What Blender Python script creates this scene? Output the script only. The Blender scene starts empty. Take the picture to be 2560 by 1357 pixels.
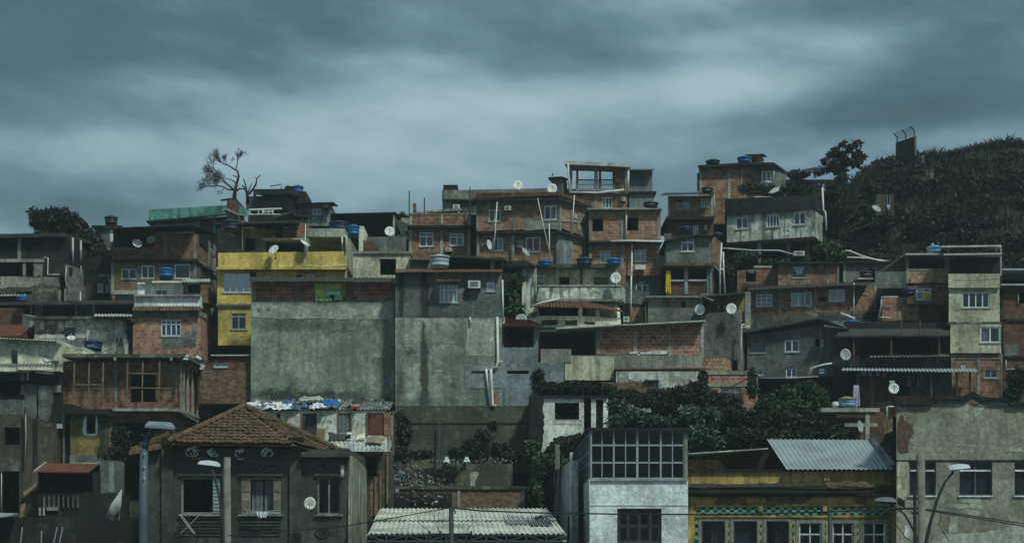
import bpy, math, random
from mathutils import Vector, Matrix, noise
R = math.radians
random.seed(7)
scene = bpy.context.scene
COL = scene.collection
FPX, HOR, ZC = 3850.0, 1345.0, 9.0          # focal length (photo px), horizon row, eye height (m)

def W(px, py, Y):
    return Vector(((px-1280)*Y/FPX, Y, ZC+(HOR-py)*Y/FPX))
def PXM(Y): return FPX/Y

# ------------------------------------------------------------------ materials
MATS = {}
def nt(name):
    m = bpy.data.materials.new(name); m.use_nodes = True
    n = m.node_tree.nodes; l = m.node_tree.links
    b = n['Principled BSDF']; b.inputs['Specular IOR Level'].default_value = .25
    return m, n, l, b
def mixn(n, l, a, b, fac, mode='MIX'):
    x = n.new('ShaderNodeMix'); x.data_type = 'RGBA'; x.blend_type = mode
    for i, v in ((6, a), (7, b)):
        if isinstance(v, (tuple, list)): x.inputs[i].default_value = (*v[:3], 1)
        else: l.new(v, x.inputs[i])
    if isinstance(fac, (int, float)): x.inputs[0].default_value = fac
    else: l.new(fac, x.inputs[0])
    return x.outputs[2]
def noi(n, l, vec, scale, detail=4, rough=.55, sc=None, off=(0, 0, 0)):
    mp = n.new('ShaderNodeMapping'); l.new(vec, mp.inputs[0])
    mp.inputs['Location'].default_value = off
    if sc: mp.inputs['Scale'].default_value = sc
    t = n.new('ShaderNodeTexNoise'); l.new(mp.outputs[0], t.inputs['Vector'])
    t.inputs['Scale'].default_value = scale; t.inputs['Detail'].default_value = detail
    t.inputs['Roughness'].default_value = rough
    return t.outputs['Fac']
def ramp(n, l, fac, a, b):
    r = n.new('ShaderNodeMapRange'); l.new(fac, r.inputs[0])
    r.inputs[1].default_value = a; r.inputs[2].default_value = b
    r.interpolation_type = 'SMOOTHSTEP'
    return r.outputs[0]
def bump(n, l, b, h, s=.4, d=.02):
    k = n.new('ShaderNodeBump'); k.inputs['Strength'].default_value = s; k.inputs['Distance'].default_value = d
    l.new(h, k.inputs['Height']); l.new(k.outputs[0], b.inputs['Normal'])

def plaster(name, col, dark=(.05, .05, .045), stain=.5, light=None, patch=.35, seed=0, rough=.9, streak=.5, bmp=.5, blots=()):
    """rendered or painted wall: mottled colour, run-off streaks, blotches of mould, lighter repairs"""
    if name in MATS: return MATS[name]
    m, n, l, b = nt(name)
    tc = n.new('ShaderNodeTexCoord').outputs['Object']
    o = (seed*3.1, seed*1.7, seed*2.3)
    big = noi(n, l, tc, .45, 5, .6, off=o)
    fine = noi(n, l, tc, 6, 6, .7, off=o)
    col2 = tuple(c*.58 for c in col)
    c = mixn(n, l, col, col2, ramp(n, l, big, .38, .62))
    if light:
        pt = noi(n, l, tc, .8, 7, .62, sc=(1, 1, 1.3), off=(o[0]+9, 0, o[2]))
        pf = ramp(n, l, pt, .56, .60)
        mm = n.new('ShaderNodeMath'); mm.operation = 'MULTIPLY'; l.new(pf, mm.inputs[0]); mm.inputs[1].default_value = patch
        c = mixn(n, l, c, light, mm.outputs[0])
    st = noi(n, l, tc, 1.0, 6, .6, sc=(3.2, 3.2, .28), off=(o[1], 0, o[0]))
    sf = ramp(n, l, st, .48, .68)
    m1 = n.new('ShaderNodeMath'); m1.operation = 'MULTIPLY'; l.new(sf, m1.inputs[0]); m1.inputs[1].default_value = streak
    c = mixn(n, l, c, dark, m1.outputs[0])
    bl = noi(n, l, tc, .9, 8, .68, off=(o[2], 4, o[1]))
    bf = ramp(n, l, bl, .50, .62)
    m2 = n.new('ShaderNodeMath'); m2.operation = 'MULTIPLY'; l.new(bf, m2.inputs[0]); m2.inputs[1].default_value = stain
    c = mixn(n, l, c, dark, m2.outputs[0])
    if blots:
        sx = n.new('ShaderNodeSeparateXYZ'); l.new(tc, sx.inputs[0]); nz = noi(n, l, tc, 1.3, 6, .7); nz2 = noi(n, l, tc, 3, 6, .7, sc=(1, 1, .25)); acc = None
        def mm(op, a, b):
            k = n.new('ShaderNodeMath'); k.operation = op
            for i, v in enumerate((a, b)):
                if isinstance(v, (int, float)): k.inputs[i].default_value = v
                else: l.new(v, k.inputs[i])
            return k.outputs[0]
        xw = mm('ADD', sx.outputs[0], mm('MULTIPLY', mm('SUBTRACT', nz, .5), .5)); zw = mm('ADD', sx.outputs[2], mm('MULTIPLY', mm('SUBTRACT', nz, .5), 1.6))
        for bx, bz, rx, rz, am in blots:
            q = mm('ADD', mm('POWER', mm('ABSOLUTE', mm('DIVIDE', mm('SUBTRACT', xw, bx), rx), 0), 2), mm('POWER', mm('ABSOLUTE', mm('DIVIDE', mm('SUBTRACT', zw, bz), rz), 0), 4))
            e = mm('MULTIPLY', mm('EXPONENT', mm('MULTIPLY', q, -1.0), 0), am); acc = e if acc is None else mm('ADD', acc, e)
        acc = mm('MULTIPLY', acc, mm('ADD', mm('MULTIPLY', nz2, 1.2), .4)); cl = n.new('ShaderNodeClamp'); l.new(acc, cl.inputs[0]); cl.inputs[2].default_value = .92
        c = mixn(n, l, c, tuple(v*.55 for v in dark), cl.outputs[0])
    dr = noi(n, l, tc, 1.0, 4, .6, sc=(4, 4, .5), off=(o[0]+2, 1, o[2]))
    c = mixn(n, l, c, mixn(n, l, (.72, .72, .72), (1.22, 1.22, 1.2), ramp(n, l, dr, .35, .65)), .4, 'MULTIPLY')
    g = mixn(n, l, (.68, .68, .68), (1.28, 1.28, 1.28), ramp(n, l, fine, .3, .7))
    c = mixn(n, l, c, g, 1.0, 'MULTIPLY')
    l.new(c, b.inputs['Base Color']); b.inputs['Roughness'].default_value = rough
    bump(n, l, b, fine, bmp, .03)
    MATS[name] = m; return m

def blot(px0, py0, Y, lst):
    k = Y/FPX; return [((x-px0)*k, (py0-y)*k, rx*k, ry*k, a) for x, y, rx, ry, a in lst]
def brick(name, c1, c2, mort=(.22, .2, .17), w=.32, h=.2, smear=.35, seed=0, dark=.5):
    if name in MATS: return MATS[name]
    m, n, l, b = nt(name)
    uv = n.new('ShaderNodeTexCoord').outputs['UV']
    ob = n.new('ShaderNodeTexCoord').outputs['Object']
    o = (seed*2.7, seed*1.3, seed*3.3)
    t = n.new('ShaderNodeTexBrick'); 
    wob = n.new('ShaderNodeTexNoise'); wob.inputs['Scale'].default_value = 1.5; l.new(uv, wob.inputs['Vector'])
    vm = n.new('ShaderNodeVectorMath'); vm.operation = 'MULTIPLY_ADD'
    l.new(wob.outputs['Color'], vm.inputs[0]); vm.inputs[1].default_value = (.06, .05, 0); l.new(uv, vm.inputs[2])
    l.new(vm.outputs[0], t.inputs['Vector'])
    t.inputs['Scale'].default_value = 1; t.inputs['Brick Width'].default_value = w; t.inputs['Row Height'].default_value = h
    t.inputs['Mortar Size'].default_value = .022; t.inputs['Mortar Smooth'].default_value = .3
    t.inputs['Color1'].default_value = (*c1, 1); t.inputs['Color2'].default_value = (*c2, 1); t.inputs['Mortar'].default_value = (*mort, 1)
    t.inputs['Bias'].default_value = 0
    big = noi(n, l, ob, .7, 5, .6, off=o); fine = noi(n, l, ob, 5, 5, .7, off=o)
    c = mixn(n, l, t.outputs['Color'], mort, 0.0)
    sm = noi(n, l, ob, 1.6, 7, .7, off=(o[1]+5, o[0], 2))
    m1 = n.new('ShaderNodeMath'); m1.operation = 'MULTIPLY'; l.new(ramp(n, l, sm, .55, .68), m1.inputs[0]); m1.inputs[1].default_value = smear
    c = mixn(n, l, c, mort, m1.outputs[0])
    st = noi(n, l, ob, 1.0, 6, .65, sc=(1.6, 1.6, .6), off=(o[2], 0, o[0]))
    m2 = n.new('ShaderNodeMath'); m2.operation = 'MULTIPLY'; l.new(ramp(n, l, st, .5, .72), m2.inputs[0]); m2.inputs[1].default_value = dark
    c = mixn(n, l, c, (.035, .028, .022), m2.outputs[0])
    t2 = n.new('ShaderNodeTexBrick'); l.new(vm.outputs[0], t2.inputs['Vector'])
    for k, v in (('Scale', 1), ('Brick Width', w), ('Row Height', h), ('Mortar Size', 0)): t2.inputs[k].default_value = v
    t2.inputs['Color1'].default_value = (.45, .42, .40, 1); t2.inputs['Color2'].default_value = (1.75, 1.8, 1.8, 1); t2.inputs['Bias'].default_value = -.1
    c = mixn(n, l, c, t2.outputs['Color'], .75, 'MULTIPLY')
    c = mixn(n, l, c, (1.15, 1.15, 1.15), 1.0, 'MULTIPLY')
    g = mixn(n, l, (.6, .6, .6), (1.35, 1.35, 1.35), ramp(n, l, fine, .3, .7))
    c = mixn(n, l, c, g, 1.0, 'MULTIPLY')
    l.new(c, b.inputs['Base Color']); b.inputs['Roughness'].default_value = .92
    bump(n, l, b, t.outputs['Fac'], -.5, .015)
    MATS[name] = m; return m

def simple(name, col, rough=.6, var=.3, metal=0, scale=3, seed=0, rust=None, rustf=.5):
    if name in MATS: return MATS[name]
    m, n, l, b = nt(name)
    ob = n.new('ShaderNodeTexCoord').outputs['Object']
    f = noi(n, l, ob, scale, 5, .65, off=(seed, seed*2, 0))
    c = mixn(n, l, tuple(x*(1-var) for x in col), tuple(min(1, x*(1+var*.6)) for x in col), ramp(n, l, f, .3, .7))
    if rust:
        f2 = noi(n, l, ob, scale*.6, 8, .7, off=(seed+3, 1, 5))
        mm = n.new('ShaderNodeMath'); mm.operation = 'MULTIPLY'; l.new(ramp(n, l, f2, .5, .62), mm.inputs[0]); mm.inputs[1].default_value = rustf
        c = mixn(n, l, c, rust, mm.outputs[0])
    l.new(c, b.inputs['Base Color']); b.inputs['Roughness'].default_value = rough; b.inputs['Metallic'].default_value = metal
    MATS[name] = m; return m

def glass(name, tint=(.35, .42, .45), refl=.25):
    m = bpy.data.materials.new(name); m.use_nodes = True; n = m.node_tree.nodes; l = m.node_tree.links
    n.clear(); o = n.new('ShaderNodeOutputMaterial')
    t = n.new('ShaderNodeBsdfTransparent'); t.inputs[0].default_value = (*tint, 1)
    g = n.new('ShaderNodeBsdfGlossy'); g.inputs['Roughness'].default_value = .08; g.inputs[0].default_value = (.8, .85, .9, 1)
    x = n.new('ShaderNodeMixShader'); x.inputs[0].default_value = refl
    l.new(t.outputs[0], x.inputs[1]); l.new(g.outputs[0], x.inputs[2]); l.new(x.outputs[0], o.inputs[0])
    MATS[name] = m; return m

def leafm(name, a, b_, scale=.5, seed=0):
    m, n, l, b = nt(name)
    ob = n.new('ShaderNodeTexCoord').outputs['Object']
    f = noi(n, l, ob, scale, 5, .7, off=(seed, 2, seed)); f2 = noi(n, l, ob, 7, 3, .7)
    c = mixn(n, l, a, b_, ramp(n, l, f, .4, .62))
    c = mixn(n, l, c, mixn(n, l, (.5, .5, .5), (1.5, 1.5, 1.4), ramp(n, l, f2, .3, .7)), 1.0, 'MULTIPLY')
    l.new(c, b.inputs['Base Color']); b.inputs['Roughness'].default_value = .6
    MATS[name] = m; return m

# ------------------------------------------------------------------ mesh builder
SPLIT = {'graffiti_line', 'post', 'stilts', 'deco_knob', 'vent_grille', 'broken_tile', 'column', 'bolt', 'meter_box', 'opening', 'spout', 'broken_board', 'balcony_rail', 'steel_rod', 'ribbed_panel', 'shutter_panel', 'window_frame', 'broken_board', 'upright_brick', 'fence_post', 'cornice'}
class MB:
    def __init__(s): s.v = []; s.f = []; s.mi = []
    def quad(s, pts, mi=0):
        i = len(s.v); s.v += [Vector(p) for p in pts]; s.f.append(list(range(i, i+len(pts)))); s.mi.append(mi)
    def box(s, a, b, mi=0):
        x0, y0, z0 = a; x1, y1, z1 = b
        s.prism([(x0, y0, z0), (x1, y0, z0), (x1, y0, z1), (x0, y0, z1)], Vector((0, y1-y0, 0)), mi)
    def prism(s, poly, ext, mi=0):
        """poly: world points; ext: extrusion vector"""
        poly = [Vector(p) for p in poly]; q = [p+ext for p in poly]; k = len(poly)
        i = len(s.v); s.v += poly+q
        s.f.append([i+j for j in range(k)]); s.f.append([i+k+j for j in reversed(range(k))]); s.mi += [mi, mi]
        for j in range(k):
            j2 = (j+1) % k
            s.f.append([i+j2, i+j, i+k+j, i+k+j2]); s.mi.append(mi)
    def bar(s, p, q, r, mi=0, r2=None, n=6, cap=True):
        p = Vector(p); q = Vector(q); d = q-p
        if d.length < 1e-6: return
        d.normalize(); a = d.orthogonal().normalized(); b = d.cross(a); r2 = r if r2 is None else r2
        i = len(s.v)
        for c, rr in ((p, r), (q, r2)):
            for k in range(n):
                t = 2*math.pi*k/n; s.v.append(c+a*math.cos(t)*rr+b*math.sin(t)*rr)
        for k in range(n):
            k2 = (k+1) % n; s.f.append([i+k, i+k2, i+n+k2, i+n+k]); s.mi.append(mi)
        if cap:
            s.f.append([i+k for k in reversed(range(n))]); s.f.append([i+n+k for k in range(n)]); s.mi += [mi, mi]
    def path(s, pts, r, mi=0, n=6, r2=None):
        pts = [Vector(p) for p in pts]; N = len(pts)
        if r2 is None: r2 = r
        i = len(s.v); ref = None
        for j, c in enumerate(pts):
            d = (pts[min(j+1, N-1)]-pts[max(j-1, 0)]).normalized()
            if ref is None: ref = d.orthogonal()
            a = (ref-d*ref.dot(d)).normalized(); ref = a; b = d.cross(a)
            rr = r+(r2-r)*j/max(1, N-1)
            for k in range(n):
                t = 2*math.pi*k/n; s.v.append(c+a*math.cos(t)*rr+b*math.sin(t)*rr)
        for j in range(N-1):
            for k in range(n):
                k2 = (k+1) % n; u = i+j*n
                s.f.append([u+k, u+k2, u+n+k2, u+n+k]); s.mi.append(mi)
        s.f.append([i+k for k in reversed(range(n))]); s.f.append([i+(N-1)*n+k for k in range(n)]); s.mi += [mi, mi]
    def lathe(s, prof, n=20, c=(0, 0, 0), mi=0):
        i = len(s.v); c = Vector(c)
        for r, z in prof:
            for k in range(n):
                t = 2*math.pi*k/n; s.v.append(c+Vector((r*math.cos(t), r*math.sin(t), z)))
        for j in range(len(prof)-1):
            for k in range(n):
                k2 = (k+1) % n; s.f.append([i+j*n+k, i+j*n+k2, i+(j+1)*n+k2, i+(j+1)*n+k]); s.mi.append(mi)
        s.f.append([i+k for k in reversed(range(n))]); m = i+(len(prof)-1)*n
        s.f.append([m+k for k in range(n)]); s.mi += [mi, mi]
    def islands(s):
        up = list(range(len(s.v)))
        def fd(a):
            while up[a] != a: up[a] = up[up[a]]; a = up[a]
            return a
        for f in s.f:
            for b in f[1:]: up[fd(b)] = fd(f[0])
        g = {}
        for f, mi in zip(s.f, s.mi): g.setdefault(fd(f[0]), []).append((f, mi))
        out = []
        for fs in g.values():
            m = MB(); mp = {}
            for f, mi in fs:
                q = []
                for a in f:
                    if a not in mp: mp[a] = len(m.v); m.v.append(s.v[a])
                    q.append(mp[a])
                m.f.append(q); m.mi.append(mi)
            out.append(m)
        return out
    def build(s, name, mats, parent=None, smooth=False, origin=None, uv=True):
        if name in SPLIT and parent:
            o = None
            for m in s.islands(): o = m._build(name, mats, parent, smooth, origin, uv)
            return o
        return s._build(name, mats, parent, smooth, origin, uv)
    def _build(s, name, mats, parent=None, smooth=False, origin=None, uv=True):
        o3 = origin if origin is not None else (world_loc(parent) if parent else Vector((0, 0, 0)))
        me = bpy.data.meshes.new(name)
        me.from_pydata([tuple(v-o3) for v in s.v], [], s.f)
        mats = mats if isinstance(mats, (list, tuple)) else [mats]
        for m in mats: me.materials.append(m)
        me.polygons.foreach_set('material_index', s.mi)
        if smooth: me.polygons.foreach_set('use_smooth', [True]*len(s.f))
        if uv and len(s.f) < 20000:
            ul = me.uv_layers.new(name='UVMap').data
            for p in me.polygons:
                nn = p.normal
                if abs(nn.z) > .8:
                    for li in p.loop_indices:
                        c = me.vertices[me.loops[li].vertex_index].co; ul[li].uv = (c.x, c.y)
                else:
                    tx, ty = -nn.y, nn.x; L = math.hypot(tx, ty) or 1; tx /= L; ty /= L
                    if tx < 0 or (abs(tx) < 1e-4 and ty < 0): tx, ty = -tx, -ty
                    for li in p.loop_indices:
                        c = me.vertices[me.loops[li].vertex_index].co; ul[li].uv = (c.x*tx+c.y*ty, c.z)
        me.update()
        o = bpy.data.objects.new(name, me); COL.objects.link(o)
        if parent: o.parent = parent
        if origin is not None and parent is None: o.location = origin
        return o

def world_loc(o):
    v = Vector((0, 0, 0))
    while o: v += o.location; o = o.parent
    return v
def tag(o, label, cat=None, group=None, kind=None):
    if label: o['label'] = label
    if cat: o['category'] = cat
    if group: o['group'] = group
    if kind: o['kind'] = kind
    return o
LAB = set()
def thing(name, label, cat, loc, group=None):
    o = bpy.data.objects.new(name, None); COL.objects.link(o); o.location = loc; o.empty_display_size = .3
    if label in LAB: print('DUP LABEL', label)
    LAB.add(label); n = len(label.split())
    if not 4 <= n <= 16: print('LABEL LENGTH', n, label)
    return tag(o, label, cat, group)
def single(mb, name, mats, label, cat, group=None, smooth=False, origin=None):
    """a thing that is one mesh; origin at its base"""
    if origin is None:
        k = len(mb.v); origin = Vector((sum(v.x for v in mb.v)/k, sum(v.y for v in mb.v)/k, min(v.z for v in mb.v)))
    o = mb.build(name, mats, None, smooth, origin)
    if label in LAB: print('DUP LABEL', label)
    LAB.add(label); n = len(label.split())
    if not 4 <= n <= 16: print('LABEL LENGTH', n, label)
    return tag(o, label, cat, group)
def dup(root, loc, rotz=0, scale=1, label=None, group=None, extra=None):
    def cp(o, par):
        c = o.copy(); COL.objects.link(c); c.parent = par
        for ch in list(o.children): cp(ch, c)
        return c
    r = cp(root, None); r.location = loc; r.rotation_euler = (0, 0, rotz); r.scale = (scale,)*3 if not isinstance(scale, tuple) else scale
    if label:
        if label in LAB: print('DUP LABEL', label)
        LAB.add(label); r['label'] = label
        if not 4 <= len(label.split()) <= 16: print('LABEL LENGTH', label)
    if group: r['group'] = group
    return r

# ------------------------------------------------------------------ facades
class F:
    """vertical plane through two plan points given as (photo column, depth)"""
    def __init__(s, A, B):
        s.a = Vector(((A[0]-1280)*A[1]/FPX, A[1])); b = Vector(((B[0]-1280)*B[1]/FPX, B[1]))
        s.b = b; s.L = (b-s.a).length; s.d = (b-s.a)/s.L; s.n = Vector((-s.d.y, s.d.x))
        s.n3 = Vector((s.n.x, s.n.y, 0)); s.d3 = Vector((s.d.x, s.d.y, 0))
    def pt(s, px, py, w=0):
        r = Vector(((px-1280)/FPX, 1.0)); t = (s.a.dot(s.n)+w)/r.dot(s.n)
        return Vector((r.x*t, t, ZC+(HOR-py)/FPX*t))
    def uv(s, px, py, w=0):
        p = s.pt(px, py, w); return (Vector((p.x, p.y))-s.a).dot(s.d), p.z
    def P(s, u, v, w=0):
        q = s.a+s.d*u+s.n*w; return Vector((q.x, q.y, v))
    def box(s, mb, x0, y0, x1, y1, w0, w1, mi=0):
        u0, v1 = s.uv(x0, y0, w0); u1, v0 = s.uv(x1, y1, w0)
        s.ubox(mb, u0, v0, u1, v1, w0, w1, mi)
    def ubox(s, mb, u0, v0, u1, v1, w0, w1, mi=0):
        mb.prism([s.P(u0, v0, w0), s.P(u1, v0, w0), s.P(u1, v1, w0), s.P(u0, v1, w0)], s.n3*(w1-w0), mi)
    def poly(s, mb, pts, w0, w1, mi=0):
        mb.prism([s.pt(x, y, w0) for x, y in pts], s.n3*(w1-w0), mi)

def panel(mb, f, u0, u1, zb, zt0, zt1, holes, t=.2, mi=0, inner=None):
    top = lambda u: zt0+(zt1-zt0)*(u-u0)/(u1-u0)
    hs = [(max(a, u0+.02), max(b, zb+.01), min(c, u1-.02), min(d, min(top(a), top(c))-.02)) for a, b, c, d in holes]
    hs = [h for h in hs if h[2] > h[0] and h[3] > h[1]]
    us = sorted({u0, u1, *[h[0] for h in hs], *[h[2] for h in hs]})
    vs = sorted({zb, *[h[1] for h in hs], *[h[3] for h in hs]})
    for i in range(len(us)-1):
        a, b = us[i], us[i+1]
        if b-a < 1e-4: continue
        for j in range(len(vs)):
            v0 = vs[j]
            if j+1 < len(vs): v1a = v1b = vs[j+1]
            else: v1a, v1b = top(a), top(b)
            if v1a-v0 < 1e-4 and v1b-v0 < 1e-4: continue
            cu, cv = (a+b)/2, (v0+min(v1a, v1b))/2
            if any(h[0] < cu < h[2] and h[1] < cv < h[3] for h in hs): continue
            mb.quad([f.P(a, v0), f.P(b, v0), f.P(b, v1b), f.P(a, v1a)], mi)
    for a, b, c, d in hs:
        m = mi if inner is None else inner
        mb.quad([f.P(a, b), f.P(a, b, t), f.P(a, d, t), f.P(a, d)], m)
        mb.quad([f.P(c, b), f.P(c, d), f.P(c, d, t), f.P(c, b, t)], m)
        mb.quad([f.P(a, b), f.P(c, b), f.P(c, b, t), f.P(a, b, t)], m)
        mb.quad([f.P(a, d), f.P(a, d, t), f.P(c, d, t), f.P(c, d)], m)

def bars(mb, f, x0, y0, x1, y1, cols, tr, w0, w1, bw=.055, rows=1):
    u0, v1 = f.uv(x0, y0, 0); u1, v0 = f.uv(x1, y1, 0)
    f.ubox(mb, u0, v0, u0+bw, v1, w0, w1); f.ubox(mb, u1-bw, v0, u1, v1, w0, w1)
    f.ubox(mb, u0+bw, v0, u1-bw, v0+bw, w0, w1); f.ubox(mb, u0+bw, v1-bw, u1-bw, v1, w0, w1)
    for i in range(1, cols):
        u = u0+(u1-u0)*i/cols; f.ubox(mb, u-bw*.5, v0+bw, u+bw*.5, v1-bw, w0+.003, w1-.003)
    if tr:
        v = v1-(v1-v0)*tr; f.ubox(mb, u0+bw, v-bw*.5, u1-bw, v+bw*.5, w0-.004, w1+.004)
    for i in range(1, rows):
        v = v0+(v1-v0)*i/rows; f.ubox(mb, u0+bw, v-bw*.4, u1-bw, v+bw*.4, w0-.006, w1+.006)
    return u0, v0, u1, v1

def curtain(parent, f, u0, v0, u1, v1, w, mat, name='curtain'):
    mb = MB(); n = max(4, int((u1-u0)/.09)); ps = []
    for i in range(n+1):
        u = u0+(u1-u0)*i/n; ww = w+(.025 if i % 2 else 0)+.01*math.sin(i*2.1); ps.append((u, ww))
    for (ua, wa), (ub, wb) in zip(ps, ps[1:]):
        mb.quad([f.P(ua, v0, wa), f.P(ub, v0, wb), f.P(ub, v1, wb), f.P(ua, v1, wa)])
    mb.build(name, mat, parent, True)

def window(root, f, x0, y0, x1, y1, cols=2, tr=None, fm='alu', cur=None, side=0, rows=1, sill=True, gl='pane', bw=.055, name='window'):
    mb = MB(); u0, v0, u1, v1 = bars(mb, f, x0, y0, x1, y1, cols, tr, .05, .11, bw, rows)
    o = mb.build(name, MATS[fm], root)
    mb = MB(); f.ubox(mb, u0+bw, v0+bw, u1-bw, v1-bw, .078, .084); mb.build('pane', MATS[gl], o)
    if cur:
        a, b = u0, u1
        if side == 1: b = (u0+u1)/2
        if side == 2: a = (u0+u1)/2
        curtain(o, f, a, v0, b, v1, .16, MATS[cur])
    if sill:
        mb = MB(); f.ubox(mb, u0-.06, v0-.07, u1+.06, v0, -.05, .05); mb.build('sill', MATS['sill'], o)
    return o

def shell(root, chain, tops, bot, d, mat, wins=(), name='wall', t=.2, roofmat=None, wins2=(), wins3=(), square=False):
    """closed building volume. chain: (photo column, depth) corners; tops: photo rows (one = level roof);
    wins entries: (x0,y0,x1,y1[,kind args dict]) -> openings with windows"""
    fs = [F(chain[i], chain[i+1]) for i in range(len(chain)-1)]
    zb = W(chain[0][0], bot, chain[0][1]).z
    if not isinstance(tops, (list, tuple)): zt = [W(chain[0][0], tops, chain[0][1]).z]*len(chain)
    else: zt = [W(c[0], y, c[1]).z for c, y in zip(chain, tops)]
    mb = MB(); allw = [wins, wins2, wins3]
    for i, f in enumerate(fs):
        hs = []
        for w in allw[i]:
            u0, v1 = f.uv(w[0], w[1]); u1, v0 = f.uv(w[2], w[3]); hs.append((u0, v0, u1, v1))
        panel(mb, f, 0, f.L, zb, zt[i], zt[i+1], hs, t)
    p = [fs[0].a]+[f.b for f in fs]; n0 = fs[0].n; n1 = fs[-1].n
    if len(fs) > 1: nn = (n0+n1).normalized()
    if len(fs) > 1: n0 = n1 = Vector((0, 1))
    B = p[-1]+n1*d; A = p[0]+n0*d
    if p[0].x > 0 and not square: A = p[0]*(1+d/p[0].y)      # plots on the right fan out, as the alleys between them do
    v3 = lambda q, z: Vector((q.x, q.y, z))
    mb.quad([v3(p[-1], zb), v3(B, zb), v3(B, zt[-1]), v3(p[-1], zt[-1])])
    mb.quad([v3(A, zb), v3(p[0], zb), v3(p[0], zt[0]), v3(A, zt[0])])
    mb.quad([v3(B, zb), v3(A, zb), v3(A, zt[0]), v3(B, zt[-1])])
    rp = [v3(q, z) for q, z in zip(p, zt)]+[v3(B, zt[-1]), v3(A, zt[0])]
    mb.quad(rp, 1 if roofmat else 0)
    mb.quad([v3(q, zb) for q in reversed(p)]+[v3(A, zb), v3(B, zb)])
    o = mb.build(name, [mat, roofmat] if roofmat else mat, root)
    for i, f in enumerate(fs):
        for w in allw[i]:
            if len(w) > 4 and w[4] is not None: window(root, f, *w[:4], **w[4])
    return o, fs

def strip(root, f, name, x0, y0, x1, y1, mat, out=.04, th=.1, parent=None):
    mb = MB(); f.box(mb, x0, y0, x1, y1, -out, -out+th); return mb.build(name, mat, parent or root)
def strips(root, f, name, rects, mat, out=.03, th=.05, each=True):
    """concrete columns and beams proud of the wall, one mesh each"""
    for r in rects: 
        mb = MB(); f.box(mb, *r, -out, -out+th); mb.build(name, mat, root)
def plate(root, f, name, pts, mat, out=.012, th=.05):
    mb = MB(); f.poly(mb, pts, -out, -out+th); return mb.build(name, mat, root)
def rag(pts, seed=0, k=5, amp=3):
    """roughen a pixel outline"""
    rnd = random.Random(seed); o = []
    for i, p in enumerate(pts):
        q = pts[(i+1) % len(pts)]
        for j in range(k):
            t = j/k; a = amp if j else amp*.4
            o.append((p[0]+(q[0]-p[0])*t+rnd.uniform(-a, a), p[1]+(q[1]-p[1])*t+rnd.uniform(-a, a)))
    return o
def pipe(root, f, pts, r=.045, w=-.08, mat='pvc', name='drain_pipe'):
    mb = MB(); mb.path([f.pt(x, y, w) for x, y in pts], r*.72, n=8); return mb.build(name, MATS[mat], root, True)

def sheet(mb, A, B, C, D, waves, amp=.03, th=.012, rows=1, step=.0, seg=4, mi=0, sag=0, jit=0):
    """wavy roofing: A,B eave left/right, C,D ridge right/left; waves run up the slope"""
    A, B, C, D = map(Vector, (A, B, C, D)); nrm = (B-A).cross(D-A).normalized()
    if nrm.z < 0: nrm = -nrm
    N = max(2, int(waves*seg)); rnd = random.Random(N)
    for r in range(rows):
        t0, t1 = r/rows, min(1, (r+1)/rows+(.06/rows if rows > 1 else 0))
        i = len(mb.v); row = []
        ju = rnd.uniform(-jit, jit)
        for t, up in ((t0, step), (t1, 0)):
            for k in range(N+1):
                s = k/N; p = (A.lerp(B, s)).lerp(D.lerp(C, s), t)
                h = amp*math.cos(2*math.pi*(waves*s+ju))+up-sag*math.sin(math.pi*s)*math.sin(math.pi*t)
                if jit: h += rnd.uniform(-jit, jit)*.05
                mb.v.append(p+nrm*h)
        for t, up in ((t0, step), (t1, 0)):
            for k in range(N+1):
                mb.v.append(mb.v[i+len(row)]-nrm*th); row.append(0)
        n1 = N+1; b2 = i+2*n1
        for k in range(N):
            mb.f.append([i+k, i+k+1, i+n1+k+1, i+n1+k]); mb.f.append([b2+k+1, b2+k, b2+n1+k, b2+n1+k+1])
            mb.f.append([i+k+1, i+k, b2+k, b2+k+1]); mb.f.append([i+n1+k, i+n1+k+1, b2+n1+k+1, b2+n1+k]); mb.mi += [mi]*4
        mb.f.append([i, i+n1, b2+n1, b2]); mb.f.append([i+N, b2+N, b2+n1+N, i+n1+N]); mb.mi += [mi]*2
def corr(root, A, B, C, D, mat, name='roof', wl=.177, amp=.035, **k):
    """corners as (px,py,Y)"""
    A, B, C, D = [W(*p) if not isinstance(p, Vector) else p for p in (A, B, C, D)]
    mb = MB(); sheet(mb, A, B, C, D, max(2, round((B-A).length/wl)), amp, **k); return mb.build(name, mat, root)
def slabq(root, A, B, C, D, th, mat, name='roof'):
    A, B, C, D = [W(*p) if not isinstance(p, Vector) else p for p in (A, B, C, D)]
    mb = MB(); mb.prism([A, B, C, D], Vector((0, 0, -th))); return mb.build(name, mat, root)
def flat_roof(root, f, x0, x1, y, d, mat, over=.25, th=.14, name='roof_slab', w0=None):
    """horizontal slab on a facade; y = photo row of its top front edge"""
    w0 = -over if w0 is None else w0
    u0, z = f.uv(x0, y, w0); u1, _ = f.uv(x1, y, w0)
    mb = MB(); f.ubox(mb, u0, z-th, u1, z, w0, d); return mb.build(name, mat, root)
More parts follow.
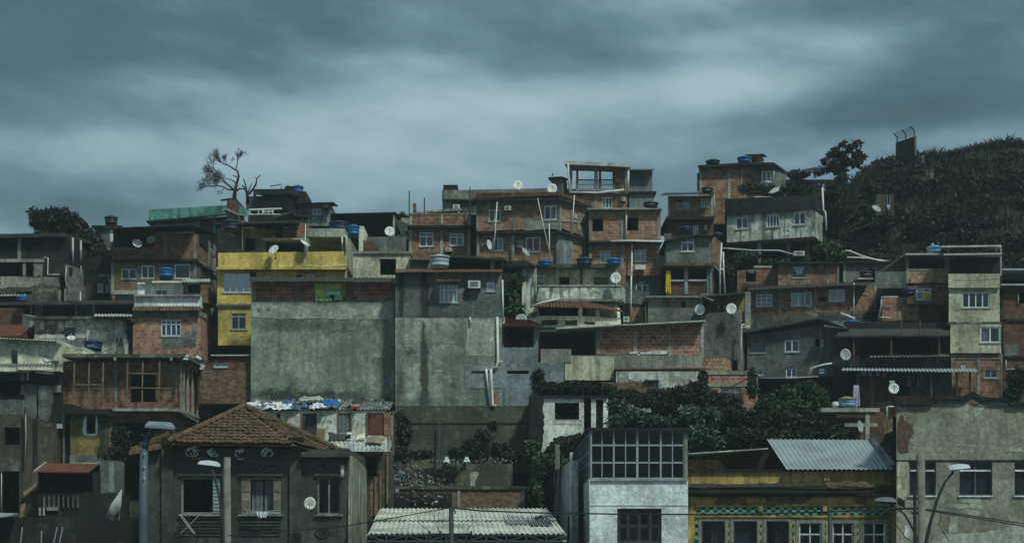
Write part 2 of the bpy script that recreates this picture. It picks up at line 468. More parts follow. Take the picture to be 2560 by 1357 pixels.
# ------------------------------------------------------------------ palette
BR = (.27, .115, .06)
brick('brick_a', (.24, .108, .056), (.145, .07, .04), (.17, .15, .12), seed=1, dark=.65)
brick('brick_b', (.29, .142, .076), (.17, .088, .052), (.2, .18, .14), seed=2, smear=.45, dark=.5)
brick('brick_c', (.20, .09, .05), (.12, .06, .038), (.14, .12, .1), seed=3, dark=.7)
brick('brick_d', (.11, .045, .028), (.065, .032, .022), (.07, .055, .045), seed=4, dark=.7)
brick('brick_pink', (.34, .18, .12), (.21, .10, .065), (.24, .2, .16), seed=5, smear=.25, dark=.15)
brick('brick_bright', (.33, .15, .088), (.20, .088, .055), (.27, .23, .19), w=.36, seed=6, smear=.1, dark=.2)
brick('brick_band', (.24, .085, .06), (.17, .065, .05), (.22, .17, .13), w=.4, h=.22, seed=7, smear=.08, dark=.2)
brick('brick_old', (.20, .10, .06), (.11, .06, .04), (.09, .08, .065), w=.22, h=.1, seed=8, smear=.6, dark=.7)
brick('brick_tan', (.36, .24, .14), (.22, .13, .08), (.10, .08, .06), w=.2, h=.2, seed=9, smear=.1, dark=.4)
brick('block_grey', (.20, .21, .20), (.14, .15, .14), (.09, .09, .085), w=.4, h=.2, seed=10, smear=.5, dark=.5)
plaster('grey_big', (.27, .315, .27), (.06, .065, .055), .5, (.33, .37, .32), .6, 1, streak=.4)
plaster('grey_left', (.26, .295, .235), (.06, .065, .055), .4, (.33, .37, .32), .5, 31, streak=.35, blots=blot(627, 1010, 84, [(680, 812, 60, 14, .5), (780, 812, 70, 18, .55), (880, 820, 60, 16, .35), (720, 870, 70, 30, .25), (860, 865, 30, 20, .3), (700, 985, 80, 12, .9), (830, 990, 90, 12, .8), (930, 1005, 60, 10, .9), (655, 775, 7, 6, .8), (672, 774, 5, 5, .7), (735, 768, 6, 12, .6), (960, 880, 16, 100, .3)]))
plaster('grey_right', (.26, .30, .25), (.06, .065, .055), .4, (.35, .39, .35), .7, 32, streak=.3, blots=blot(988, 1150, 83, [(1062, 930, 8, 62, 2.6), (1058, 840, 5, 40, .9), (1000, 960, 12, 45, .8), (1020, 885, 30, 6, .4), (1060, 1000, 16, 20, .8), (1135, 960, 8, 8, .5), (1100, 1005, 120, 10, .4), (1002, 830, 8, 30, .4)]))
plaster('render_right', (.13, .143, .135), (.03, .032, .03), .5, (.19, .205, .195), .5, 33, streak=.4, bmp=.9, blots=blot(988, 1150, 83, [(1003, 735, 5, 52, 2.4), (1062, 735, 8, 55, 2.6), (1170, 745, 25, 6, .6), (1100, 790, 110, 4, .5)]))
plaster('grey_dado', (.35, .395, .33), (.13, .14, .12), .3, (.42, .46, .40), .5, 2, streak=.25)
plaster('render_dark', (.12, .132, .125), (.04, .042, .04), .55, (.17, .185, .175), .5, 3, streak=.55, bmp=.9)
plaster('render_mid', (.17, .18, .16), (.05, .05, .045), .6, (.24, .25, .22), .5, 4, streak=.6, bmp=.8)
plaster('render_blue', (.22, .26, .27), (.07, .08, .08), .5, (.30, .35, .36), .5, 5, streak=.5)
plaster('concrete', (.25, .25, .215), (.06, .06, .05), .5, None, 0, 6, streak=.6)
plaster('concrete_pale', (.36, .36, .31), (.09, .09, .075), .45, None, 0, 7, streak=.5)
plaster('mould', (.10, .097, .08), (.03, .03, .025), .8, (.26, .25, .2), .5, 8, streak=.8)
plaster('blackish', (.019, .019, .017), (.010, .010, .009), .6, (.05, .05, .045), .45, 9, streak=.7)  # near-black render for dark slabs, recesses and rear walls
plaster('cream', (.72, .70, .54), (.2, .2, .15), .18, None, 0, 10, streak=.2)
plaster('cream_dim', (.52, .49, .36), (.10, .10, .08), .5, None, 0, 11, streak=.55)
plaster('cream_yellow', (.65, .62, .42), (.2, .19, .13), .2, None, 0, 12, streak=.25)
plaster('yellow', (.60, .455, .125), (.13, .10, .04), .1, None, 0, 13, streak=.3)
plaster('ochre', (.26, .20, .07), (.06, .05, .03), .5, (.16, .145, .10), .6, 14, streak=.6)
plaster('ochre_shop', (.50, .36, .12), (.04, .034, .025), .4, (.10, .08, .06), .5, 15, streak=.6)
plaster('teal', (.13, .37, .30), (.045, .07, .055), .5, (.19, .42, .35), .5, 16, streak=.7)
plaster('white_mould', (.62, .63, .56), (.06, .06, .05), .6, (.17, .16, .12), .6, 17, streak=.9)
plaster('white_wall', (.72, .80, .80), (.30, .32, .32), .15, None, 0, 18, streak=.2, bmp=.9)
plaster('white_dirty', (.80, .81, .74), (.2, .2, .15), .3, (.55, .5, .32), .4, 19, streak=.3)
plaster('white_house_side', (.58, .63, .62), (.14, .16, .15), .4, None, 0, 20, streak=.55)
plaster('beige', (.265, .26, .205), (.17, .155, .12), .25, (.40, .40, .34), .35, 21, streak=.2)
plaster('mansion', (.058, .062, .054), (.03, .032, .028), .5, (.095, .095, .08), .4, 22, streak=.5)
plaster('brownish', (.075, .062, .048), (.045, .04, .03), .5, (.17, .15, .12), .5, 23, streak=.6)
plaster('retaining', (.085, .088, .068), (.035, .037, .03), .6, (.15, .14, .09), .5, 24, streak=.6)
plaster('plank_wall', (.34, .36, .28), (.05, .05, .04), .6, (.2, .2, .15), .5, 25, streak=1.0)
plaster('bluish', (.21, .25, .26), (.08, .09, .09), .45, (.27, .31, .30), .5, 26, streak=.4)
plaster('grey_white', (.72, .76, .75), (.20, .22, .22), .2, None, 0, 27, streak=.25)
simple('alu', (.62, .66, .68), .45, .2, .2)
simple('alu_grey', (.30, .33, .34), .5, .2, .2)
simple('dark_frame', (.05, .055, .055), .5, .3)
simple('wood_frame', (.22, .13, .07), .8, .4)
simple('wood_grey', (.20, .19, .16), .85, .4, scale=6)
simple('sill', (.26, .27, .25), .8, .3)
simple('pvc', (.56, .56, .51), .5, .25, scale=2)
simple('pvc_dim', (.38, .39, .37), .6, .3, scale=2)
simple('iron', (.055, .045, .04), .7, .4)
simple('rusty', (.14, .07, .04), .85, .5)
simple('fibro', (.155, .155, .14), .9, .5, scale=1.2, rust=(.06, .058, .05), rustf=.8)
simple('fibro_dark', (.04, .039, .036), .9, .5, scale=1.2, rust=(.03, .03, .025), rustf=.8)
simple('fibro_pale', (.42, .44, .40), .85, .4, scale=1.2, rust=(.10, .10, .085), rustf=.8)
simple('zinc', (.31, .35, .36), .5, .12, .15, scale=.8, rust=(.20, .21, .20), rustf=.5)
simple('tin_roof', (.50, .51, .45), .6, .3, .1, scale=.9, rust=(.17, .16, .13), rustf=.7)
simple('tile', (.20, .10, .065), .85, .5, scale=2.5, rust=(.07, .05, .04), rustf=.7)
simple('tile_brown', (.105, .066, .032), .85, .5, scale=2.5, rust=(.04, .03, .02), rustf=.8)
simple('tile_red', (.17, .06, .04), .8, .35, scale=2.5, rust=(.08, .05, .04), rustf=.4)
simple('tile_old', (.13, .08, .05), .9, .6, scale=3, rust=(.04, .035, .028), rustf=.8)
simple('tank_blue', (.012, .105, .27), .4, .2)
simple('tank_navy', (.018, .04, .09), .4, .3)
simple('tank_black', (.022, .028, .035), .45, .3)
simple('tank_grey', (.33, .40, .43), .5, .2)
simple('tank_pale', (.13, .27, .38), .5, .3, rust=(.35, .42, .42), rustf=.7)
simple('dish_white', (.56, .58, .55), .55, .12, rust=(.42, .42, .38), rustf=.4)
simple('dish_grey', (.30, .33, .33), .55, .2, rust=(.16, .17, .16), rustf=.6)
simple('ac_cream', (.50, .52, .47), .6, .2, rust=(.25, .2, .14), rustf=.4)
simple('ac_grille', (.06, .065, .07), .6, .3)
simple('black', (.012, .012, .012), .7, .2)
simple('cloth_white', (.55, .57, .58), .9, .2); simple('cloth_blue', (.03, .07, .28), .9, .3)
simple('cloth_red', (.36, .02, .045), .9, .2); simple('cloth_orange', (.50, .24, .12), .9, .2)
simple('cloth_mint', (.38, .66, .56), .7, .1); simple('cloth_grey', (.14, .15, .16), .9, .3)
simple('cloth_yellow', (.60, .44, .02), .8, .2); simple('cloth_dark', (.05, .045, .045), .9, .4)
simple('cloth_lilac', (.42, .40, .50), .9, .3); simple('cloth_purple', (.16, .09, .28), .9, .3)
simple('cloth_green', (.16, .35, .10), .9, .3); simple('cloth_royal', (.012, .11, .30), .8, .3)
def rainbow():
    m, n, l, b = nt('cloth_rainbow'); ob = n.new('ShaderNodeTexCoord').outputs['Object']; w_ = n.new('ShaderNodeTexNoise'); w_.inputs['Scale'].default_value = 1.6; w_.inputs['Detail'].default_value = 5; l.new(ob, w_.inputs['Vector'])
    r = n.new('ShaderNodeValToRGB'); l.new(w_.outputs['Fac'], r.inputs[0]); e = r.color_ramp.elements; e[0].position = .3; e[0].color = (.03, .16, .42, 1); e[1].position = .72; e[1].color = (.5, .12, .05, 1)
    for p, c in ((.38, (.30, .55, .60)), (.43, (.12, .40, .14)), (.49, (.50, .58, .22)), (.56, (.66, .55, .14)), (.64, (.62, .36, .14))): q = e.new(p); q.color = (*c, 1)
    l.new(r.outputs[0], b.inputs['Base Color']); b.inputs['Roughness'].default_value = .9; MATS['cloth_rainbow'] = m
rainbow()
simple('wood_red', (.16, .055, .04), .85, .4, scale=4)
simple('wood_pole', (.16, .12, .08), .9, .4, scale=5)
simple('lamp_grey', (.18, .22, .25), .5, .12, .1)
simple('lamp_pale', (.50, .55, .60), .4, .12)
simple('pole_steel', (.065, .085, .10), .5, .2)
simple('pole_dark', (.028, .03, .032), .6, .3)
simple('pole_concrete', (.15, .145, .125), .9, .4, scale=2)
simple('cable', (.018, .018, .018), .7, .1)
simple('ink', (.03, .05, .06), .7, 0); simple('ink_red', (.40, .03, .03), .7, 0); simple('paint_white', (.75, .8, .8), .8, .1)
simple('tank_label', (.42, .52, .60), .6, .1)
simple('tile_green', (.10, .30, .21), .35, .3); simple('tile_dark', (.018, .022, .022), .35, .3)
simple('terracotta', (.095, .06, .048), .9, .4, scale=4)
simple('cardboard', (.22, .17, .11), .9, .4)
glass('pane', (.84, .88, .88), .05); glass('pane_blue', (.45, .52, .55), .30); glass('pane_dark', (.6, .62, .63), .02)
leafm('leaf_dark', (.007, .012, .006), (.019, .029, .012), seed=1)
leafm('leaf_mid', (.020, .038, .015), (.042, .07, .026), seed=2)
leafm('leaf_cool', (.028, .055, .036), (.055, .095, .062), seed=3)
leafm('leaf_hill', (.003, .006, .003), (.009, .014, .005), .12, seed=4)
leafm('leaf_dry', (.012, .013, .006), (.028, .028, .012), seed=5)
simple('bark', (.035, .028, .022), .95, .4); simple('bark_grey', (.11, .10, .08), .95, .4)
simple('soil', (.012, .013, .009), .95, .5, scale=.7, rust=(.05, .045, .034), rustf=.7)
simple('asphalt', (.05, .05, .05), .9, .3, scale=.8)

# ------------------------------------------------------------------ text helper
def text_mesh(txt, size, loc, parent, mat, name='lettering', ext=.002, rotx=90, rotz=0):
    cu = bpy.data.curves.new('lettering', 'FONT'); cu.body = txt; cu.size = size; cu.extrude = ext
    cu.align_x = 'CENTER'; cu.align_y = 'CENTER'
    tmp = bpy.data.objects.new('tmp', cu); COL.objects.link(tmp)
    dg = bpy.context.evaluated_depsgraph_get(); me = bpy.data.meshes.new_from_object(tmp.evaluated_get(dg))
    bpy.data.objects.remove(tmp)
    M = Matrix.Translation(Vector(loc)) @ Matrix.Rotation(R(rotz), 4, 'Z') @ Matrix.Rotation(R(rotx), 4, 'X'); me.transform(M)
    me.materials.clear(); me.materials.append(MATS[mat])
    o = bpy.data.objects.new(name, me); COL.objects.link(o); o.parent = parent; return o

# ------------------------------------------------------------------ satellite dish (local model: faces -Y, mount foot at origin)
def make_dish(loc, label, face='dish_white', r=.30, az=0, tilt=25, group='satellite dishes on the houses', mast=.45, logo=None, side=0):
    r *= .9; root = thing('satellite_dish', label, 'satellite dish', loc, group)
    root.rotation_euler = (0, 0, R(az))
    c = Vector((0, -.12, mast)); T = Matrix.Translation(c) @ Matrix.Rotation(R(-tilt), 4, 'X')
    mb = MB(); n = 24; prof = [(0, 0), (.35, -.012), (.7, -.05), (1, -.105)]
    for si, off in ((0, 0), (1, .012)):
        i = len(mb.v)
        for q, (pr, pd) in enumerate(prof):
            for k in range(n):
                t = 2*math.pi*k/n; mb.v.append(T @ Vector((pr*r*.94*math.cos(t), pd*r/.35*.9+off, pr*r*1.05*math.sin(t))))
        for q in range(len(prof)-1):
            for k in range(n):
                k2 = (k+1) % n; mb.f.append([i+q*n+k, i+q*n+k2, i+(q+1)*n+k2, i+(q+1)*n+k]); mb.mi.append(0)
    m = 3*n; 
    for k in range(n):
        k2 = (k+1) % n; mb.f.append([m+k, m+k2, 4*n+m+k2, 4*n+m+k]); mb.mi.append(0)
    mb.build('reflector', MATS[face], root, True, origin=Vector((0, 0, 0)))
    mb = MB(); foot = T @ Vector((0, -.05, -r*1.0)); lnb = T @ Vector((0, -r*1.25, -r*.25))
    mb.bar(foot, lnb, .014); mb.build('arm', MATS['alu_grey'], root, origin=Vector((0, 0, 0)))
    mb = MB(); mb.bar(lnb, lnb+(T.to_3x3() @ Vector((0, .11, .05))), .035, n=8); mb.build('receiver_head', MATS['alu_grey'], root, origin=Vector((0, 0, 0)))
    mb = MB(); mb.path([(0, .02, 0), (0, .02, mast*.6), (0, -.08, mast-.02)], .022); mb.box((-.08, -.01, -.02), (.08, .05, .02))
    mb.build('mast', MATS['iron'], root, origin=Vector((0, 0, 0)))
    return root
def dish_at(px, py, Y, label, **k):
    """centre of the reflector at a photo point"""
    mast = k.pop('mast', .45); az = k.get('az', 0); c = W(px, py, Y)
    o = Matrix.Rotation(R(az), 3, 'Z') @ Vector((0, -.12, mast))
    return make_dish(c-o, label, mast=mast, **k)

# ------------------------------------------------------------------ water tank
def make_tank(loc, label, mat='tank_blue', r=.62, h=.62, lid=True, txt=None, inv=False, group='plastic water tanks on the roofs', cat='water tank', lidmat=None):
    root = thing('water_tank', label, cat, loc, group)
    o = Vector((0, 0, 0)); mb = MB(); r0 = r*.86
    r = r; mb.lathe([(r0, 0), (r0+.02, h*.28), (r0+.045, h*.3), (r0+.045, h*.34), (r0+.03, h*.36), (r*.96, h*.66), (r*.985, h*.68), (r*.985, h*.72), (r*.97, h*.74), (r, h*.93), (r*1.05, h*.94), (r*1.05, h)], 28)
    mb.build('tank_body', MATS[mat], root, True, origin=o)
    if lid:
        mb = MB(); mb.lathe([(r*1.07, h-.02), (r*1.07, h+.03), (r*.9, h+.07), (r*.45, h+.14), (r*.4, h+.16), (r*.12, h+.17)], 28)
        for k in range(8):
            t = 2*math.pi*(k+.5)/8; p = Vector((math.cos(t), math.sin(t), 0)); mb.bar(p*r*.45+Vector((0, 0, h+.13)), p*r*1.02+Vector((0, 0, h+.045)), .02, n=4)
        mb.build('lid', MATS[lidmat or mat], root, True, origin=o)
    if txt:
        mb = MB(); n = 7; zz = (h*.36, h*.64)
        for k in range(n):
            a0 = R(-90-26+52*k/n); a1 = R(-90-26+52*(k+1)/n)
            p = lambda a, z: (math.cos(a)*(r+.004), math.sin(a)*(r+.004), z)
            mb.quad([p(a0, zz[0]), p(a1, zz[0]), p(a1, zz[1]), p(a0, zz[1])])
        mb.build('label_plate', MATS['ink'], root, origin=o)
        text_mesh(txt, h*.26, (0, -r-.03, h*.5), root, 'tank_label')
    return root
def tank_at(px, py, Y, label, wpx=None, hpx=None, **k):
    """px, py = centre of the tank's bottom edge"""
    if wpx: k['r'] = wpx*Y/FPX/2/1.05
    if hpx: k['h'] = hpx*Y/FPX*.85
    c = W(px, py, Y); return make_tank(c+Vector((0, k.get('r', .62)*0, 0)), label, **k)

# ------------------------------------------------------------------ air conditioner
def ac_at(f, x0, y0, x1, y1, label, mat='ac_cream', out=.35, w=0):
    u0, v1 = f.uv(x0, y0, w-out); u1, v0 = f.uv(x1, y1, w-out)
    root = thing('air_conditioner', label, 'air conditioner', f.P((u0+u1)/2, v0, w-out/2), 'window air conditioners')
    mb = MB(); f.ubox(mb, u0, v0, u1, v1, w-out, w+.1); mb.build('casing', MATS[mat], root)
    W_, H = u1-u0, v1-v0; mb = MB(); f.ubox(mb, u0+W_*.2, v0+H*.2, u1-W_*.2, v1-H*.16, w-out-.012, w-out+.02); g = mb.build('grille', MATS['ac_grille'], root)
    mb = MB()
    for k in range(4):
        v = v0+H*(.28+.14*k); f.ubox(mb, u0+W_*.2, v, u1-W_*.2, v+.02, w-out-.02, w-out-.013)
    mb.build('louvre', MATS['alu_grey'], g)
    mb = MB(); f.ubox(mb, u0-.03, v0-.05, u1+.03, v0, w-out*.9, w); mb.build('bracket', MATS['iron'], root)
    return root

# ------------------------------------------------------------------ foliage
def leaves(mb, clumps, n, size, rnd, mi=0, droop=.3, asp=.45):
    tot = sum(c[1][0]*c[1][1]*c[1][2] for c in clumps)
    for c, rad in clumps:
        k = int(n*rad[0]*rad[1]*rad[2]/tot)+3
        for _ in range(k):
            d = Vector((rnd.gauss(0, 1), rnd.gauss(0, 1), rnd.gauss(0, 1))).normalized()*(rnd.random()**.38)
            d *= .82+.3*noise.noise(d*2.2+c*.7)
            p = c+Vector((d.x*rad[0], d.y*rad[1], d.z*rad[2]))
            a = Vector((rnd.uniform(-1, 1), rnd.uniform(-1, 1), rnd.uniform(-1, .7)-droop)).normalized()
            b = a.cross(Vector((rnd.uniform(-1, 1), rnd.uniform(-1, 1), rnd.uniform(-1, 1)))).normalized()
            s = size*rnd.uniform(.6, 1.3)
            i = len(mb.v); mb.v += [p, p+a*s*.5+b*s*asp*.5, p+a*s, p+a*s*.5-b*s*asp*.5]; mb.f.append([i, i+1, i+2, i+3]); mb.mi.append(mi)
def clumps_px(lst):
    """(px,py,Y,rx_px,ry_px,ry_depth)"""
    return [(W(x, y, Y), (rx*Y/FPX, dd, ry*Y/FPX)) for x, y, Y, rx, ry, dd in lst]
def bush(name, label, cat, lst, n, size, mat='leaf_mid', seed=1, group=None, kind=None, stems=None, droop=.3, asp=.45):
    rnd = random.Random(seed); cl = clumps_px(lst)
    base = cl[0][0].copy(); zmin = min(c.z-r[2] for c, r in cl)
    base.z = zmin-.1
    mb = MB(); leaves(mb, cl, n, size, rnd, 0, droop, asp)
    if kind or stems is False:
        return tag(single(mb, name, MATS[mat], label, cat, group, origin=base), None, kind=kind)
    root = thing(name, label, cat, base, group)
    mb.build('crown', MATS[mat], root)
    mb = MB()
    for c, r in cl:
        mid = base.lerp(c, .5)+Vector((rnd.uniform(-.2, .2), rnd.uniform(-.1, .1), 0)); mb.path([base, mid, c], .07, r2=.02)
        for _ in range(4):
            q = c+Vector((rnd.uniform(-1, 1)*r[0], rnd.uniform(-1, 1)*r[1], rnd.uniform(-.6, 1)*r[2]))*.8; mb.path([c, c.lerp(q, .6)+Vector((0, 0, .05)), q], .025, r2=.008, n=4)
    mb.build('trunk', MATS['bark'], root, True)
    return root

def rumple(label, pts, Y, cat, name, mat, amp=.08, res=14, seed=0, group=None, thick=.01, Yfar=None):
    """crumpled cloth lying over something: pts = 4 photo corners (bl,br,tr,tl)"""
    Yf = Yfar or Y
    A, B, C, D = W(*pts[0], Y), W(*pts[1], Y), W(*pts[2], Yf), W(*pts[3], Yf)
    mb = MB(); rnd = random.Random(seed)
    g = []
    for i in range(res+1):
        for j in range(res+1):
            s, t = j/res, i/res; p = A.lerp(B, s).lerp(D.lerp(C, s), t)
            o = noise.noise_vector(Vector((s*4+seed, t*4, seed*1.3)))*amp*1.6; e = noise.noise_vector(Vector((s*2+seed, t*2, 7)))*(.18*(B-A).length)
            edge = max(abs(s-.5), abs(t-.5))*2
            p = p+o+Vector((e.x, 0, e.z*.35))*(edge > .9)+Vector((0, 0, abs(noise.noise(p*3.1))*amp*2)); g.append(p)
    n = res+1; mb.v = g+[p+Vector((0, .01, -thick)) for p in g]; N = len(g)
    for i in range(res):
        for j in range(res):
            a = i*n+j; mb.f.append([a, a+1, a+n+1, a+n]); mb.f.append([N+a+1, N+a, N+a+n, N+a+n+1]); mb.mi += [0, 0]
    for j in range(res):
        for a, b in ((j, j+1), (res*n+j+1, res*n+j)): mb.f.append([b, a, N+a, N+b]); mb.mi.append(0)
        for a, b in (((j+1)*n, j*n), (j*n+res, (j+1)*n+res)): mb.f.append([b, a, N+a, N+b]); mb.mi.append(0)
    return single(mb, name, MATS[mat], label, cat, group)
def hang(label, f, x0, y0, x1, y1, w, mat, name='hanging_cloth', cat='cloth', seed=0, group=None, taper=0, amp=.04):
    """cloth hanging in front of a facade"""
    mb = MB(); rnd = random.Random(seed); u0, v1 = f.uv(x0, y0, w); u1, v0 = f.uv(x1, y1, w); n, m = 14, 8; g = []
    for i in range(m+1):
        for j in range(n+1):
            s, t = j/n, i/m; sq = 1-taper*t
            u = (u0+u1)/2+(u1-u0)*(s-.5)*sq; v = v1+(v0-v1)*t*(1-.12*abs(math.sin(s*5+seed)))
            g.append(f.P(u, v, w+amp*math.sin(s*17+seed+t*1.5)*(.3+t)))
    N = len(g); mb.v = g+[p+f.n3*.012 for p in g]; k = n+1
    for i in range(m):
        for j in range(n):
            a = i*k+j; mb.f.append([a, a+1, a+k+1, a+k]); mb.f.append([N+a+1, N+a, N+a+k, N+a+k+1]); mb.mi += [0, 0]
    return single(mb, name, MATS[mat], label, cat, group)
HG = 'houses stacked on the hillside'
def H(label, x, yb, Y, name='hillside_house', cat='house', group=HG): return thing(name, label, cat, W(x, yb, Y), group)
M = MATS
w2 = dict(cols=2); wt = dict(cols=2, tr=.3); w1 = dict(cols=1); lou = dict(cols=1, rows=4); w3 = dict(cols=3); w4 = dict(cols=4)
def D(a, **k): r = dict(a); r.update(k); return r
def top(*a): return None

# ================= L1 dark concrete house, far left
r = H('tall soot stained concrete house with open upper storey at the far left', 0, 760, 92)
_, (f,) = shell(r, [(-60, 92), (167, 92)], 590, 652, 4.2, M['blackish'], [(-10, 598, 44, 619), (53, 596, 104, 617)], 'upper_storey')
mb = MB(); f.box(mb, 0, 592, 6, 640, -.02, .3)
shell(r, [(-60, 92), (167, 92)], 652.6, 690, 4.2, M['blackish'], [(-10, 656, 55, 689), (65, 656, 83, 689)], 'storey')
shell(r, [(-60, 92), (148, 92)], 690.6, 722, 4.2, M['mould'], [], 'balcony_parapet')
shell(r, [(-60, 92.4), (167, 92.4)], 722.6, 800, 4.0, M['blackish'], [], 'lower_wall')
strip(r, f, 'beam', -60, 647, 110, 655, M['concrete'], .1, .3); strip(r, f, 'pillar', 44, 594, 52, 648, M['concrete'], .05, .3)
strip(r, f, 'pillar', 57, 655, 64, 690, M['concrete'], .03, .2); plate(r, f, 'render_patch', rag([(84, 655), (106, 655), (106, 690), (84, 690)], 3), M['concrete'])
plate(r, f, 'render_patch', rag([(0, 693), (146, 692), (148, 716), (100, 712), (60, 718), (0, 720)], 4), M['concrete'])
pipe(r, f, [(107, 644), (120, 644), (119, 686), (149, 686)], .04)
slabq(r, (-70, 586, 91.5), (160, 582, 91.5), (230, 602, 97.5), (-60, 602, 97.5), .22, M['fibro_dark'])
g = F((168, 92), (214, 96.2))
for x0, x1 in ((172, 181), (184, 201)):
    mb = MB(); g.box(mb, x0, 592 if x0 < 180 else 596, x1, 652, -.02, .06); mb.build('opening', M['black'], r)
for x in (182, 202): mb = MB(); mb.bar(g.pt(x, 590+(x-170)*.35, -.1), g.pt(x, 658, -.1), .07); mb.build('post', M['pvc_dim'], r, True)
plate(r, g, 'wall_patch', [(166, 660), (214, 676), (216, 750), (166, 752)], M['block_grey'], .03)
plate(r, g, 'window', [(173, 668), (181, 671), (181, 690), (173, 688)], M['black'], .05)
pipe(r, g, [(166, 665), (163, 700), (172, 722), (171, 752)], .05, mat='pvc_dim'); pipe(r, g, [(202, 660), (203, 702)], .04, mat='pvc_dim')
pipe(r, g, [(201, 730), (201, 800)], .06)
# tower with tank
r = H('small grey water tower room with flat slab behind dark tree', 237, 690, 101)
_, (f,) = shell(r, [(237, 101), (297, 101)], 567, 700, 4, M['render_blue'], [], 'wall')
flat_roof(r, f, 229, 303, 563, 4.5, M['blackish']); plate(r, f, 'white_panel', [(275, 572), (296, 575), (296, 602), (275, 604)], M['grey_white'])
plate(r, f, 'lower_wall', [(262, 618), (276, 618), (276, 690), (256, 690)], M['concrete'])
tank_at(278, 563, 102, 'dark tapered water tank on small grey tower at far left', 33, 21, mat='tank_black')
# L3 brick house with big dark roof
r = H('brick house with sagging dark sheet roof and open terrace', 280, 760, 94)
_, (f,) = shell(r, [(385, 94), (490, 94)], 584, 648, 6, M['brick_c'], [], 'upper_storey')
mb = MB(); g = F((490, 94), (540, 100.2)); g.box(mb, 500, 590, 521, 628, -.05, .1); mb.build('opening', M['black'], r)
shell(r, [(280, 94.1), (385, 94.1)], 617, 648, 6, M['brick_c'], [], 'terrace_parapet')
shell(r, [(285, 98), (385, 98)], 575, 617, 2, M['blackish'], [], 'rear_wall')
shell(r, [(280, 94), (490, 94)], 652, 760, 6.2, M['brick_c'], [(303, 672, 341, 697, w2), (353, 663, 386, 696, D(w2, bw=.07)), (436, 660, 475, 696, w1)], 'storey')
mb = MB(); f.box(mb, 276, 647, 492, 653, -.35, 6.2); mb.build('floor_slab', M['blackish'], r)
plate(r, f, 'painted_panel', [(289, 660), (303, 660), (303, 697), (289, 697)], M['ochre'])
strips(r, f, 'pillar', [(410, 585, 417, 642), (484, 590, 491, 646), (344, 655, 352, 700), (277, 655, 285, 735), (484, 655, 491, 735)], M['concrete'])
strip(r, f, 'beam', 378, 578, 486, 583, M['concrete']); strip(r, f, 'beam', 278, 725, 345, 735, M['concrete_pale'])
strips(r, g, 'side_pillar', [(497, 655, 501, 745), (522, 600, 527, 740), (535, 610, 541, 750)], M['concrete'])
mb = MB(); g.poly(mb, [(491, 647), (541, 672), (541, 680), (491, 655)], -.06, .04); mb.build('side_beam', M['concrete'], r)
mb = MB(); f.box(mb, 288, 737, 334, 752, -.012, .04); mb.build('opening', M['black'], r)
mb = MB(); mb.path([W(285, 572, 93.3), W(285, 620, 93.3)], .06); mb.build('post', M['iron'], r)
corr(r, (262, 570, 92.3), (478, 562, 92.3), (548, 588, 100.6), (290, 574, 100.6), M['fibro_dark'], amp=.03)
pipe(r, g, [(527, 623), (540, 640)], .04)
dish_at(343, 610, 93, 'white satellite dish by open brick terrace, tilted to the right', az=25, tilt=35, r=.34)
dish_at(378, 600, 93.2, 'dim grey satellite dish under dark sheet roof', face='dish_grey', az=-5)
tank_at(415, 697, 91, 'bright blue domed water tank beside brick house window', 40, 26, mat='tank_blue')
# L4 orange brick house with white parapet
r = H('pink brick house with white terrace parapet and blue curtained window', 332, 900, 89)
_, (f,) = shell(r, [(332, 89), (502, 89)], 792, 895, 4.3, M['brick_pink'], [(402, 799, 453, 840, D(w4, tr=.27, cur='cloth_blue', fm='alu', bw=.07))], 'wall')
shell(r, [(336, 89.2), (499, 89.2)], 738, 766, 4.0, M['grey_white'], [], 'terrace_parapet')
strip(r, f, 'cap', 335, 736, 500, 740, M['concrete_pale'], .03, .3)
strip(r, f, 'beam', 333, 779, 503, 791, M['render_mid'], .03, 2); strip(r, f, 'pillar', 481, 791, 487, 830, M['concrete'])
plate(r, f, 'render_patch', rag([(404, 840), (452, 840), (460, 832), (492, 828), (487, 868), (405, 873)], 5), M['render_mid'])
corr(r, (331, 777, 88.6), (502, 777, 88.6), (500, 765, 89.15), (334, 765, 89.15), M['tile_old'], wl=.2, amp=.035, name='tile_eave', rows=2, step=.03)
g = F((502, 89), (538, 93.3)); window(r, g, 525, 815, 536, 853, 1, None, 'pvc', 'cloth_orange', sill=False)
plate(r, g, 'side_beam', [(503, 778), (538, 795), (538, 806), (503, 789)], M['concrete'], .03)
shell(r, [(360, 91.2), (458, 91.2)], 712, 740, 1.8, M['grey_white'], [(388, 723, 419, 739, w2)], 'roof_room')
shell(r, [(458, 91.6), (520, 91.6)], 708, 740, 1.4, M['concrete'], [(470, 711, 514, 731)], 'terrace_room')
F5 = F((343, 90.5), (362, 90.5)); strip(r, F5, 'wall_end', 343, 706, 361, 740, M['grey_white'], .02, 1.5)
corr(r, (345, 712, 90.3), (462, 712, 90.3), (462, 699, 92), (345, 699, 92), M['tile_old'], wl=.22, amp=.035, rows=3, step=.03)
strip(r, F((380, 90.2), (460, 90.2)), 'gutter', 380, 702, 456, 706, M['pvc'], .05, .1)
corr(r, (458, 704, 90.2), (528, 704, 90.2), (522, 697, 92.6), (456, 697, 92.6), M['fibro_pale'], wl=.2, amp=.035)
strips(r, F((518, 90), (540, 92)), 'terrace_wall', [(518, 712, 541, 770)], M['brick_c'], .02, .4)
